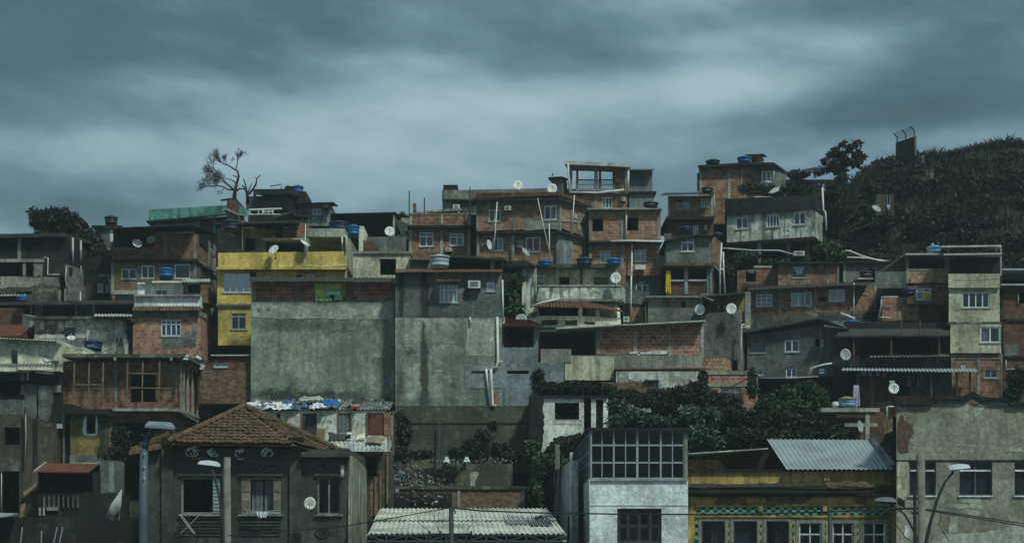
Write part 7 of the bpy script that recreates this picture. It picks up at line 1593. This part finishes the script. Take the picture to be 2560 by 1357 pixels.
def pole(label, x, y, Y, rr, mat, name='utility_pole', cat='utility pole', extra=None):
    root = thing(name, label, cat, W(x, 1345+ZC*FPX/Y, Y), 'utility poles'); mb = MB(); mb.path([W(x+4, 1345+ZC*FPX/Y, Y), W(x, y, Y)], rr*1.15, r2=rr, n=12); mb.build('pole', M[mat], root, True); return root
pole('concrete pole standing before the dark mansion, right of the slim lamp', 568, 1142, 60, .13, 'pole_concrete')
p_ = pole('thick dark timber pole in front of the beige building', 2303, 1134, 52, .125, 'pole_concrete'); mb = MB(); mb.path([W(2287, 1218, 52), W(2288, 1400, 52)], .06); mb.path([W(2225, 1271, 52), W(2255, 1269, 52), W(2300, 1269, 52)], .025); [mb.bar(W(2278, y, 52), W(2300, y, 52), .045) for y in (1270, 1281)]; mb.path([W(2294, 1134, 51.8), W(2291, 1145, 51.8), W(2292, 1230, 51.8)], .018); mb.build('bracket', M['pole_dark'], p_)
pole('short dark pole in front of the ochre shopfront windows', 2074, 1265, 58, .075, 'pole_dark')
p_ = pole('black stub pole with insulators rising through the tin roof view', 1128, 1268, 56, .085, 'pole_dark'); mb = MB(); mb.bar(W(1070, 1335, 56), W(1180, 1335, 56), .05); [mb.bar(W(x, 1326, 56), W(x, 1350, 56), .04) for x in (1074, 1101, 1178)]; mb.path([W(1134, 1272, 55.9), W(1138, 1278, 55.9), W(1137, 1284, 55.9)], .03); mb.build('crossarm', M['pole_dark'], p_)
def cable(label, pts, Y, rr=.018, Y2=None, sagn=0):
    mb = MB(); n = len(pts); mb.path([W(x, y, Y+((Y2 or Y)-Y)*k/(n-1)) for k, (x, y) in enumerate(pts)], rr, n=5); single(mb, 'power_cable', M['cable'], label, 'cable', 'power cables over the street')
cable('black cable running right from the stub pole past the white house', [(1128, 1268), (1200, 1276), (1350, 1281), (1543, 1284), (1720, 1285), (1900, 1284), (2100, 1277), (2290, 1270)], 56, .028, 52)
cable('black cable sagging left from the stub pole across the mansion', [(1128, 1268), (1060, 1280), (960, 1298), (850, 1316), (740, 1324), (570, 1338)], 56, .02)
cable('upper black cable leaving the right frame edge', [(2303, 1270), (2400, 1284), (2560, 1308), (2640, 1322)], 52, .022)
cable('lower black cable leaving the right frame edge', [(2303, 1272), (2400, 1288), (2560, 1314), (2640, 1330)], 52, .022)
cable('thin looping cable hanging from the right cables', [(2353, 1278), (2352, 1292), (2348, 1312), (2360, 1332), (2372, 1350)], 52, .015)
for k, (x0, x1) in enumerate(((1043, 1074), (1085, 1101), (1180, 1170))): cable(['left', 'middle', 'right'][k]+' thin drop cable down to the stub pole crossarm', [(x0, 1285), (x0+3, 1305), (x1-4, 1325), (x1, 1334)], 56, .012)
cable('drooping cable across the upper right brick house', [(1890, 790), (1950, 785), (1985, 768), (2010, 765), (2060, 790), (2120, 795)], 91, .03)
cable('slack cable from the left side of the small right lamp', [(2230, 1280), (2240, 1310), (2262, 1340), (2290, 1360)], 52, .014)
r = thing('lamp_bracket', 'small street lamp arm with insulators on the cream house roof', 'street lamp', W(140, 916, 79), None); mb = MB(); mb.bar(W(140, 916, 79), W(140, 902, 79), .07); [mb.bar(W(x, 901, 79), W(x, 908, 79), .05) for x in (131, 137, 144)]; mb.bar(W(138, 906, 79), W(120, 904, 79), .025); mb.build('arm', M['iron'], r); mb = MB(); mb.path([W(110, 898, 79), W(115, 902, 79), W(121, 904, 79)], .06, r2=.09, n=8); mb.build('lamp_head', M['lamp_pale'], r, True)
r = thing('lamp_bracket', 'small white street lamp arm beside the unfinished brick terrace', 'street lamp', W(513, 905, 80), None); mb = MB(); mb.bar(W(500, 898, 80), W(513, 903, 80), .02); mb.build('arm', M['iron'], r); mb = MB(); mb.path([W(490, 892, 80), W(496, 895, 80), W(503, 899, 80)], .1, r2=.08, n=8); mb.build('lamp_head', M['lamp_pale'], r, True)
for x, y, lb in ((504, 916, 'crumpled white bag snagged beside the unfinished terrace'), (465, 893, 'flat white object on the terrace top board')): rumple(lb, [(x-6, y+6), (x+4, y+8), (x+8, y-4), (x, y-6)], 79.6, 'bag', 'plastic_bag', 'cloth_white', .05, 6, x)
# ================= trees and greenery
def bare_tree():
    root = thing('bare_tree', 'leafless twisted tree rising above the teal building', 'tree', W(587, 505, 102.5)); Y = 102.5; rnd = random.Random(4); mb = MB(); tw = MB()
    def limb(pts, r0, r1): mb.path([W(x, y, Y+dy) for (x, y), dy in zip(pts, [0.25*math.sin(i*1.3+r0*9) for i in range(len(pts))])], r0*.55, r2=r1*.6, n=7)
    def twig(x, y, dx, dy, L, lv, w):
        x2, y2 = x+dx*L, y+dy*L; m = (x+dx*L*.5+rnd.uniform(-1, 1)*L*.08, y+dy*L*.5+rnd.uniform(-1, 1)*L*.08); z = rnd.uniform(-.25, .25)
        tw.path([W(x, y, Y), W(*m, Y+z*.5), W(x2, y2, Y+z)], w, r2=w*.6, n=3)
        if lv:
            for s in (0, 1, 2):
                a = math.atan2(dy, dx)+rnd.uniform(-.75, .75); t = rnd.uniform(.35, 1); twig(x+dx*L*t, y+dy*L*t, math.cos(a), math.sin(a), L*rnd.uniform(.55, .8), lv-1, w*.8)
    limb([(587, 505), (586, 490), (588, 474), (592, 458)], .28, .17); limb([(592, 458), (597, 440), (594, 428), (584, 422), (572, 414), (560, 410), (548, 404)], .15, .04)
    limb([(587, 478), (577, 468), (565, 458), (552, 446), (544, 438), (540, 428), (534, 420)], .13, .04); limb([(583, 475), (570, 474), (556, 466), (542, 464), (528, 466), (516, 466)], .10, .035); limb([(590, 458), (583, 452), (572, 448), (560, 446)], .08, .03)
    limb([(588, 426), (592, 415), (594, 405), (596, 396)], .07, .03); limb([(592, 442), (586, 440), (583, 438)], .07, .05); limb([(560, 470), (554, 478), (556, 484)], .04, .02)
    for (x, y), (dx, dy), n, L in [((596, 396), (.2, -1), 10, 9), ((600, 392), (.5, -1), 6, 8), ((560, 410), (-.6, -.8), 6, 12), ((548, 404), (-.8, -.6), 7, 12), ((570, 414), (.1, -1), 4, 12), ((534, 420), (-.5, -.85), 8, 13), ((540, 428), (-1, -.1), 7, 12), ((544, 438), (-1, .0), 7, 13), ((552, 446), (-1, .1), 5, 13), ((528, 466), (-.9, -.6), 6, 12), ((516, 466), (-1, -.1), 7, 11), ((542, 464), (-.7, -.7), 4, 12), ((556, 484), (-.9, .1), 3, 7), ((565, 458), (-.9, -.4), 5, 12), ((560, 446), (-.8, -.3), 5, 11), ((592, 405), (-.2, -1), 3, 8), ((550, 452), (-1, 0), 4, 12)]:
        for _ in range(n):
            a = math.atan2(dy, dx)+rnd.uniform(-.7, .7); twig(x+rnd.uniform(-3, 3), y+rnd.uniform(-3, 3), math.cos(a), math.sin(a), L*1.45*rnd.uniform(.6, 1.1), 3 if L > 10 else 2, .0105)
    limb([(592, 478), (598, 472), (606, 472), (614, 474)], .1, .07)
    mb.build('trunk', M['bark'], root, True); tw.build('twigs', M['bark'], root)
    r2 = thing('dead_tree', 'pollarded dead stump with short bare limbs right of leafless tree', 'tree', W(619, 500, 103.5)); mb = MB()
    Y = 103.5; limb([(619, 510), (619, 492), (616, 478), (612, 470), (606, 464)], .22, .07); limb([(621, 486), (632, 474), (640, 460), (642, 446), (651, 438)], .15, .05); limb([(642, 448), (638, 444)], .05, .04); limb([(617, 478), (614, 462), (609, 448)], .1, .06); limb([(620, 480), (626, 468), (629, 458)], .08, .04); mb.build('trunk', M['bark'], r2, True)
    r3 = thing('dead_branch', 'broken dark branch lying on the brown planter wall', 'branch', W(575, 500, 100.6)); mb = MB(); Y = 100.6; limb([(553, 501), (566, 499), (576, 497), (592, 500)], .12, .1); mb.build('branch', M['bark'], r3, True)
bare_tree()
bush('shrub', 'dark scrub swallowing the wall between stilted house and hill', 'shrub', [(2085, 480, 100, 22, 26, 1), (2100, 530, 99.5, 24, 34, 1), (2075, 560, 100, 18, 30, 1), (2105, 445, 103, 20, 12, 1), (2180, 470, 101, 30, 12, 1), (2215, 545, 101, 26, 12, .8), (2175, 540, 101, 12, 26, .6)], 5200, .24, 'leaf_dark', 54)
EV = 'trees and shrubs at the hill edge'
bush('tree', 'leafy round tree against the sky left of the grassy hill', 'tree', [(2090, 372, 106, 9, 8, .7), (2108, 358, 106, 8, 7, .6), (2124, 368, 106, 11, 10, .8), (2143, 358, 106, 10, 8, .7), (2076, 385, 106, 9, 8, .7), (2103, 385, 106, 12, 10, .9), (2140, 382, 106, 12, 9, .8), (2062, 402, 106, 9, 7, .7), (2083, 408, 106, 13, 9, .9), (2112, 405, 106, 13, 10, 1), (2138, 405, 106, 14, 11, 1), (2156, 392, 106, 9, 8, .7), (2068, 422, 106, 12, 7, .8), (2100, 424, 106, 20, 8, 1)], 1700, .30, 'leaf_dark', 51, asp=.6)
for k, (x0, y0, x1, y1, sg) in enumerate([(1838, 462, 1905, 480, 4), (1838, 466, 1960, 452, 8), (1840, 470, 2040, 478, 10), (1819, 480, 1935, 470, 6), (1190, 540, 1140, 520, 4), (1440, 700, 1620, 780, 10), (1660, 790, 1877, 822, 12), (1545, 705, 1640, 742, 8), (1900, 935, 2110, 860, 10), (1806, 640, 1835, 668, 5), (1700, 560, 1820, 500, 6), (1120, 470, 1200, 540, 6), (90, 640, 330, 600, 8), (160, 905, 330, 850, 6), (2380, 700, 2560, 690, 4)]):
    places = ['over the junk terrace, lowest left', 'over the junk terrace toward the grey bay', 'longest over the junk terrace', 'short over the weeds by the highest house', 'beside the rods at the long grey parapet', 'from the beige balcony to the grey house', 'across the laundry terrace wall', 'beside the tall white pipe right of the balcony', 'rising before the dark gable house', 'by the pair of upright white pipes', 'from the mint window house to the stilted house', 'crossing the grey wall behind the big brick house', 'from the far left house to the brick terrace', 'over the cream house at lower left', 'at the top of the cream tower house']
    cable('thin black wire '+places[k], [(x0+(x1-x0)*t/8, y0+(y1-y0)*t/8+sg*4*(t/8)*(1-t/8)) for t in range(9)], {0: 98.5, 1: 98.5, 2: 98.5, 3: 98.5, 4: 97, 5: 89, 6: 86.8, 7: 89, 8: 85.5, 9: 92.5, 10: 97, 11: 97, 12: 91, 13: 79, 14: 86.5}[k], .014)
bush('shrub', 'low shrubs on the skyline between top house and round tree', 'shrub', [(1985, 432, 107, 20, 6, 1), (2010, 434, 107, 20, 6, 1), (1000+1050, 428, 107, 15, 8, 1)], 1200, .22, 'leaf_dark', 52)
bush('shrub', 'distant shrub peeping over roofs left of square brick house', 'shrub', [(1005, 536, 108, 10, 5, .6), (1016, 541, 108, 8, 4, .5)], 260, .22, 'leaf_dark', 53)
r = thing('security_wall', 'dark concrete wall with barbed wire fence on the hilltop', 'wall', W(2240, 420, 116)); mb = MB(); mb.prism([W(2240, 357, 116), W(2288, 340, 112), W(2291, 340, 112), W(2291, 420, 112), W(2240, 420, 116)], Vector((.1, .5, 0))); mb.build('wall', M['blackish'], r)
mb = MB(); mb.prism([W(2288, 341, 111.9), W(2292, 340, 111.9), W(2292, 388, 111.9), W(2288, 388, 111.9)], Vector((0, .3, 0))); mb.build('pillar', M['concrete'], r)
mb = MB(); tops = []
for x, y, Y in ((2243, 356, 116), (2264, 347, 114), (2286, 339, 112)):
    mb.path([W(x, y, Y), W(x, y-12, Y), W(x-9, y-22, Y)], .05); tops.append((W(x, y-12, Y), W(x-9, y-22, Y), W(x, y-2, Y)))
mb.build('fence_post', M['iron'], r); mb = MB()
for a, b in zip(tops, tops[1:]):
    for t in (0, .35, .7, 1): mb.bar(a[0].lerp(a[1], t), b[0].lerp(b[1], t), .012, n=3)
    for t in (0, .5): mb.bar(a[2].lerp(a[0], t), b[2].lerp(b[0], t), .012, n=3)
    for s in range(7): s /= 7; mb.bar(a[2].lerp(b[2], s), a[0].lerp(b[0], s), .01, n=3); mb.bar(a[0].lerp(b[0], s), a[1].lerp(b[1], s), .01, n=3)
mb.build('barbed_wire', M['iron'], r)
for x, y0, y1, lb in ((2308, 388, 408, 'small weathered concrete post in the hillside grass'), (2330, 420, 458, 'taller weathered concrete post in the hillside scrub')):
    mb = MB(); Y = 108; mb.prism([W(x-4, y0, Y), W(x+4, y0, Y), W(x+4, y1, Y), W(x-4, y1, Y)], Vector((0, .3, 0))); single(mb, 'concrete_post', M['mould'], lb, 'post')
r = H('half buried orange brick hut in the dark hillside scrub', 2190, 560, 103, name='hut', cat='hut', group=None)
_, (f,) = shell(r, [(2190, 103), (2235, 103)], 486, 560, 3, M['brownish'], [(2217, 490, 2226, 520)], 'wall'); hang('white cloth hanging from the window of the hillside hut', f, 2217, 512, 2225, 526, -.1, 'cloth_white', taper=.3); dish_at(2190, 523, 102, 'dim dish half buried in scrub beside the brick hut', face='dish_grey', az=20, tilt=40, r=.35)
mb = MB(); f.box(mb, 2218, 490, 2219.5, 520, -.05, 0); f.box(mb, 2224, 490, 2225.5, 520, -.05, 0); mb.build('window_frame', M['tank_pale'], r)

# ================= terrain
def tz(x, y):
    def lerp(tab, t):
        if t <= tab[0][0]: return tab[0][1]
        for (a, va), (b, vb) in zip(tab, tab[1:]):
            if t <= b: s = (t-a)/(b-a); return va+(vb-va)*s
        return tab[-1][1]
    L = lerp([(72, 0), (79, 8), (84, 12.5), (90, 17), (98, 22.5), (106, 27.8), (112, 29.6), (120, 30), (170, 24), (260, 0)], y)
    Rr = lerp([(72, 0), (79, 10), (84, 14), (90, 17.5), (97, 23.5), (101, 28.2), (106, 32.0), (112, 35.6), (118, 38.0), (126, 39.4), (150, 40.0), (200, 34), (300, 0)], y)
    s = min(1, max(0, (x-18.5-.10*max(0, y-98))/8.5)); s = s*s*(3-2*s)
    rise = max(0, x-30)*.09*min(1, max(0, (y-98)/20)); far = max(0, 1-max(0, abs(x)-60)/120)
    z = (L*(1-s)+(Rr+rise)*s)*far
    if y > 78: z += noise.noise(Vector((x*.15, y*.15, 0)))*.9*s
    return z
xs = [-300, -160]+[-90+2*i for i in range(91)]+[160, 300]; ys = [-60, 0, 30, 50, 60, 66]+[70+1.5*i for i in range(54)]+[160, 180, 210, 260, 320]
mb = MB(); mb.v = [Vector((x, y, tz(x, y))) for y in ys for x in xs]; nx = len(xs)
mb.f = [[j*nx+i, j*nx+i+1, (j+1)*nx+i+1, (j+1)*nx+i] for j in range(len(ys)-1) for i in range(nx-1)]; mb.mi = [0]*len(mb.f)
tag(mb.build('terrain', M['soil'], None, True, Vector((0, 0, 0)), uv=False), None, kind='structure')
mb = MB(); mb.box((-200, 30, .0), (200, 52, .02)); tag(mb.build('road', M['asphalt'], None, origin=Vector((0, 0, 0))), None, kind='structure')
mb = MB(); mb.box((-200, 52, 0), (200, 60, .13)); tag(mb.build('pavement', M['concrete'], None, origin=Vector((0, 0, 0))), None, kind='structure')
# hill scrub (uncountable)
rnd = random.Random(77); mb = MB()
def blade(p, h, w, lean, mi):
    i = len(mb.v); a = Vector((rnd.uniform(-1, 1), rnd.uniform(-1, 1), 0)).normalized(); q = p+Vector((lean[0]*.4, lean[1]*.4, h*.6)); t = p+Vector((lean[0], lean[1], h))
    mb.v += [p-a*w, p+a*w, q+a*w*.8, t, q-a*w*.8]; mb.f.append([i, i+1, i+2, i+3, i+4]); mb.mi.append(mi)
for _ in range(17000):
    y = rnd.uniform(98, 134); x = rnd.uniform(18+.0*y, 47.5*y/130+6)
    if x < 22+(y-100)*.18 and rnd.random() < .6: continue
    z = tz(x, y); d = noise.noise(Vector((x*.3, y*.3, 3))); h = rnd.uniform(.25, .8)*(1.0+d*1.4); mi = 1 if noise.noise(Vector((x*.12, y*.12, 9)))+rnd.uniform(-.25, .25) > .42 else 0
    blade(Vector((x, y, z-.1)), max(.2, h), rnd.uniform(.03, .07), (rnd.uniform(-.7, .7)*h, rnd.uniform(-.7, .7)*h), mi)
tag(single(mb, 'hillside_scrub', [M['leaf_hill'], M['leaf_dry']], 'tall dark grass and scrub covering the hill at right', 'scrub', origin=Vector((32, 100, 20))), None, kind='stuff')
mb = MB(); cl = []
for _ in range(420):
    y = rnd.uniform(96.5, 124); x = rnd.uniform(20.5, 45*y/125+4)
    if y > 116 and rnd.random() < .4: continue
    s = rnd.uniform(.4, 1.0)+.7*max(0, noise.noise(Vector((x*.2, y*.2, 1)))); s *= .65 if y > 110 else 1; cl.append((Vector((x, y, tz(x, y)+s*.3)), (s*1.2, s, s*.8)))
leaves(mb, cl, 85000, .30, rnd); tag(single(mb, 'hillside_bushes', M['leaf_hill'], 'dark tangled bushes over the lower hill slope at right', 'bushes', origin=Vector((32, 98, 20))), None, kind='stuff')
# green tangle mid right
VG = 'shrubs on the slope below the houses'
bush('shrub', 'dark vines hanging over the wall under the long brick terrace', 'shrub', [(1370, 970, 83, 40, 22, .8), (1430, 968, 83, 60, 20, .8), (1500, 975, 83, 50, 18, .8), (1345, 950, 83.2, 18, 40, .6), (1560, 985, 82.5, 50, 16, .8), (1610, 1000, 82, 40, 20, .8)], 13000, .2, 'leaf_dark', 61, VG)
bush('shrub', 'pale leaved papaya like shrub behind the glazed veranda', 'shrub', [(1545, 1015, 78, 25, 22, .9), (1580, 1035, 77.5, 30, 22, 1), (1620, 1050, 77.5, 30, 18, 1), (1540, 1050, 77, 22, 18, .8), (1660, 1055, 77.5, 30, 14, 1)], 5200, .3, 'leaf_cool', 62, VG, asp=.35)
bush('shrub', 'cassava shrub with cool green leaves right of veranda', 'shrub', [(1735, 1040, 77, 38, 26, 1.1), (1770, 1035, 77, 30, 26, 1), (1755, 1085, 76, 40, 28, 1.2), (1725, 1100, 76, 26, 24, 1), (1785, 1105, 76, 24, 22, 1)], 6500, .32, 'leaf_cool', 63, VG, asp=.35)
bush('shrub', 'dense dark bush crown above and behind cassava shrub', 'shrub', [(1660, 1010, 81.5, 40, 26, 1), (1700, 985, 82, 45, 26, 1), (1740, 975, 82.5, 40, 24, 1), (1770, 1000, 82, 40, 30, 1), (1640, 985, 82.5, 30, 18, 1)], 12000, .22, 'leaf_dark', 64, VG)
bush('shrub', 'wide dark thicket between cassava shrub and concrete platform', 'shrub', [(1830, 1040, 79.5, 50, 34, 1.4), (1890, 1060, 79, 50, 40, 1.5), (1950, 1055, 79, 50, 40, 1.5), (2010, 1065, 78.5, 50, 38, 1.5), (2060, 1075, 78, 50, 34, 1.4), (1850, 1095, 77, 50, 34, 1.4), (1920, 1090, 77, 60, 24, 1.2), (2000, 1085, 77.5, 60, 24, 1.2), (2090, 1090, 77.5, 40, 24, 1.2), (1815, 1000, 81, 30, 24, 1)], 26000, .24, 'leaf_dark', 65, VG)
bush('shrub', 'tangled creeper shrub rising toward the dark gable house', 'shrub', [(1975, 985, 83, 30, 30, 1), (2020, 975, 83.5, 30, 30, 1), (1990, 1020, 81.5, 45, 28, 1.2), (1920, 1010, 82, 35, 30, 1), (2045, 1000, 82.5, 28, 40, 1), (1880, 970, 83.5, 14, 30, .6)], 9000, .25, 'leaf_mid', 66, VG)
bush('shrub', 'dark creeper strip climbing between terrace and red brick wall', 'shrub', [(1758, 945, 84, 12, 30, .5), (1880, 940, 84, 10, 30, .5), (1760, 985, 83.5, 20, 20, .6)], 2200, .2, 'leaf_dark', 67, VG)
bush('shrub', 'dark ivy cloak on the ruined white shell', 'shrub', [(1410, 1110, 78.5, 40, 10, .7), (1440, 1098, 78.8, 30, 10, .6), (1380, 1125, 78, 20, 16, .6), (1420, 1035, 81.5, 30, 16, .6), (1470, 1060, 81.5, 14, 50, .5)], 3600, .18, 'leaf_dark', 68, VG)
bush('shrub', 'shaggy dark bushes in the gap left of the white annex', 'shrub', [(1355, 1160, 77, 26, 40, 1.2), (1340, 1230, 76.5, 22, 40, 1.2), (1395, 1150, 76, 24, 22, 1), (1330, 1130, 79, 20, 40, .8), (1355, 1290, 75, 14, 40, 1)], 7000, .24, 'leaf_mid', 69, VG)
bush('shrub', 'diagonal creeper climbing the stained retaining wall', 'shrub', [(1140, 1130, 80.8, 26, 16, .5), (1175, 1110, 81.2, 24, 18, .5), (1205, 1085, 81.6, 22, 18, .5), (1232, 1062, 82, 16, 14, .4), (1190, 1140, 80.5, 40, 16, .7), (1250, 1125, 80.8, 30, 24, .6), (1280, 1140, 80.5, 26, 18, .7)], 5200, .2, 'leaf_dark', 70, VG)
bush('shrub', 'dark weeds at the left foot of the retaining wall', 'shrub', [(1010, 1080, 81, 20, 50, .8), (1000, 1130, 80, 24, 20, .8), (1050, 1135, 80.5, 40, 12, .7), (998, 1040, 81.8, 10, 20, .4)], 3600, .22, 'leaf_dark', 71, VG)
bush('shrub', 'drooping ferns over the rubbish terrace wall', 'shrub', [(1080, 1180, 78.9, 36, 16, .5), (1060, 1200, 78.4, 34, 14, .5), (1130, 1175, 79.1, 24, 16, .4)], 2600, .26, 'leaf_dark', 72, VG, droop=.9, asp=.2)
bush('shrub', 'small dark bush beside ochre house and mast at left', 'shrub', [(300, 1090, 78, 22, 34, .8), (290, 1130, 77.5, 18, 26, .8), (318, 1120, 78, 16, 26, .8)], 2600, .22, 'leaf_dark', 73, VG)
bush('shrub', 'weedy growth on the slope under white pipes near hill', 'shrub', [(2120, 640, 99.5, 50, 10, 1), (2190, 640, 99.5, 50, 10, 1), (2240, 650, 99.5, 40, 12, 1), (2080, 610, 100, 30, 14, 1)], 2200, .22, 'leaf_mid', 74, VG)
bush('shrub', 'black bushes at the right frame edge below dark house', 'shrub', [(2545, 950, 86, 30, 40, 1), (2530, 985, 86, 22, 20, 1)], 2600, .25, 'leaf_dark', 75, VG)
mb = MB(); leaves(mb, [(Vector((x, 79+((x*7) % 5)*.6, tz(x, 80)+.3)), (1.6, 1.5, .6)) for x in [-22+1.6*i for i in range(34)]], 9000, .22, rnd)
tag(single(mb, 'undergrowth', M['leaf_dark'], 'dark undergrowth on the slope behind the street row', 'undergrowth', origin=Vector((0, 79, 8))), None, kind='stuff')

# ================= added air volume, there only to lift the black level
hz = bpy.data.materials.new('black_lift_haze'); hz.use_nodes = True; n = hz.node_tree.nodes; n.clear(); ho = n.new('ShaderNodeOutputMaterial'); hv = n.new('ShaderNodeVolumePrincipled')
hv.inputs['Color'].default_value = (.80, .90, .92, 1); hv.inputs['Density'].default_value = .00045; hz.node_tree.links.new(hv.outputs[0], ho.inputs['Volume'])
mb = MB(); mb.box((-310, -70, -1.2), (310, 330, 52)); tag(mb.build('black_lift_haze', hz, None, origin=Vector((0, 0, 0)), uv=False), None, kind='stuff')
# ================= sky, light, camera
SE, SA = R(52), R(38)      # sun elevation; azimuth from behind the camera towards the right
w = bpy.data.worlds.new('World'); scene.world = w; w.use_nodes = True
n = w.node_tree.nodes; l = w.node_tree.links; bg = n['Background']
tc = n.new('ShaderNodeTexCoord').outputs['Generated']
sky = n.new('ShaderNodeTexSky'); sky.sky_type = 'NISHITA'; sky.sun_disc = False; sky.sun_elevation = SE; sky.sun_rotation = math.pi-SA; sky.air_density = 1.5; sky.dust_density = 3
sx = n.new('ShaderNodeSeparateXYZ'); l.new(tc, sx.inputs[0])
def mth(op, a, b=None, c=None):
    m = n.new('ShaderNodeMath'); m.operation = op
    for i, v in enumerate((a, b, c)):
        if v is None: continue
        if isinstance(v, (int, float)): m.inputs[i].default_value = v
        else: l.new(v, m.inputs[i])
    return m.outputs[0]
X, Z = sx.outputs[0], sx.outputs[2]
cv = n.new('ShaderNodeCombineXYZ'); l.new(mth('MULTIPLY', X, 1.0), cv.inputs[0]); l.new(mth('MULTIPLY', sx.outputs[1], .25), cv.inputs[1]); l.new(mth('MULTIPLY', mth('ADD', Z, mth('MULTIPLY', X, .10)), 2.6), cv.inputs[2])
c1 = noi(n, l, cv.outputs[0], 7.0, 8, .55, off=(1.3, 0, .4)); c2 = noi(n, l, cv.outputs[0], 2.2, 3, .5, off=(4.3, 2, 1.4))
acc = mth('ADD', mth('MULTIPLY', mth('SUBTRACT', c1, .5), .80), mth('MULTIPLY', mth('SUBTRACT', c2, .5), .35))
def blob(px, py, rx, ry, amp, slope=0):
    """soft cloud patch, in direction space: centre and radii as photo px"""
    global acc
    a = (px-1280)/FPX; e = (HOR-py)/FPX; k = 1/math.sqrt(1+a*a+e*e); a *= k; e *= k; rx /= FPX; ry /= FPX
    dx = mth('SUBTRACT', X, a); dz = mth('SUBTRACT', mth('SUBTRACT', Z, e), mth('MULTIPLY', dx, slope))
    q = mth('ADD', mth('POWER', mth('ABSOLUTE', mth('DIVIDE', dx, rx)), 2), mth('POWER', mth('ABSOLUTE', mth('DIVIDE', dz, ry)), 2))
    acc = mth('ADD', acc, mth('MULTIPLY', mth('EXPONENT', mth('MULTIPLY', q, -1)), amp))
for b in ((1480, 235, 380, 60, .17), (2130, 95, 240, 55, .20), (1900, 210, 260, 45, .10), (1150, 300, 300, 60, .10), (700, 50, 560, 75, -.14), (1350, 125, 330, 55, -.13), (2170, 275, 330, 50, -.17), (60, 230, 420, 130, -.14), (420, 205, 150, 25, .10), (320, 390, 330, 60, .10), (800, 300, 400, 70, .07), (1250, 380, 600, 80, .09), (2480, 60, 260, 150, -.15), (2540, 340, 260, 35, .10), (1900, 20, 320, 45, -.09), (30, 10, 420, 150, -.16), (2540, 0, 300, 160, -.10), (60, 520, 330, 60, -.08), (1000, 150, 300, 25, .08), (1650, 110, 260, 35, .10), (1780, 255, 140, 25, .06), (2300, 330, 300, 25, .06)): blob(*b)
cr = n.new('ShaderNodeValToRGB'); l.new(mth('ADD', acc, .525), cr.inputs[0]); e = cr.color_ramp.elements
e[0].position = .16; e[0].color = (.045, .098, .132, 1); e[1].position = .90; e[1].color = (.47, .60, .66, 1)
for p, c in ((.34, (.070, .145, .185)), (.48, (.140, .245, .300)), (.60, (.255, .395, .460)), (.73, (.37, .51, .575))): q = e.new(p); q.color = (*c, 1)
ml = mixn(n, l, cr.outputs[0], mixn(n, l, sky.outputs[0], (.07, .07, .07), 1.0, 'MULTIPLY'), .12)
l.new(ml, bg.inputs[0]); bg.inputs[1].default_value = 1.0
L = bpy.data.lights.new('sun', 'SUN'); L.energy = 3.0; L.angle = R(7); L.color = (.88, 1, .91); so = bpy.data.objects.new('sun', L); COL.objects.link(so)
d = Vector((math.sin(SA)*math.cos(SE), -math.cos(SA)*math.cos(SE), math.sin(SE))); so.rotation_euler = d.to_track_quat('Z', 'Y').to_euler(); so.location = (20, -20, 80)
cam = bpy.data.cameras.new('camera'); co = bpy.data.objects.new('camera', cam); COL.objects.link(co); co.location = (0, 0, ZC); co.rotation_euler = (R(90), 0, 0)
cam.sensor_width = 36; cam.lens = FPX/2560*36; cam.shift_y = (HOR-678.5)/2560; cam.clip_end = 6000; cam.clip_start = 1; scene.camera = co
scene.view_settings.view_transform = 'Standard'; scene.view_settings.look = 'None'; scene.view_settings.exposure = 0; scene.view_settings.gamma = 1
scene.cycles.max_bounces = 6; scene.cycles.transparent_max_bounces = 8
scene.render.resolution_x = 1024; scene.render.resolution_y = 542
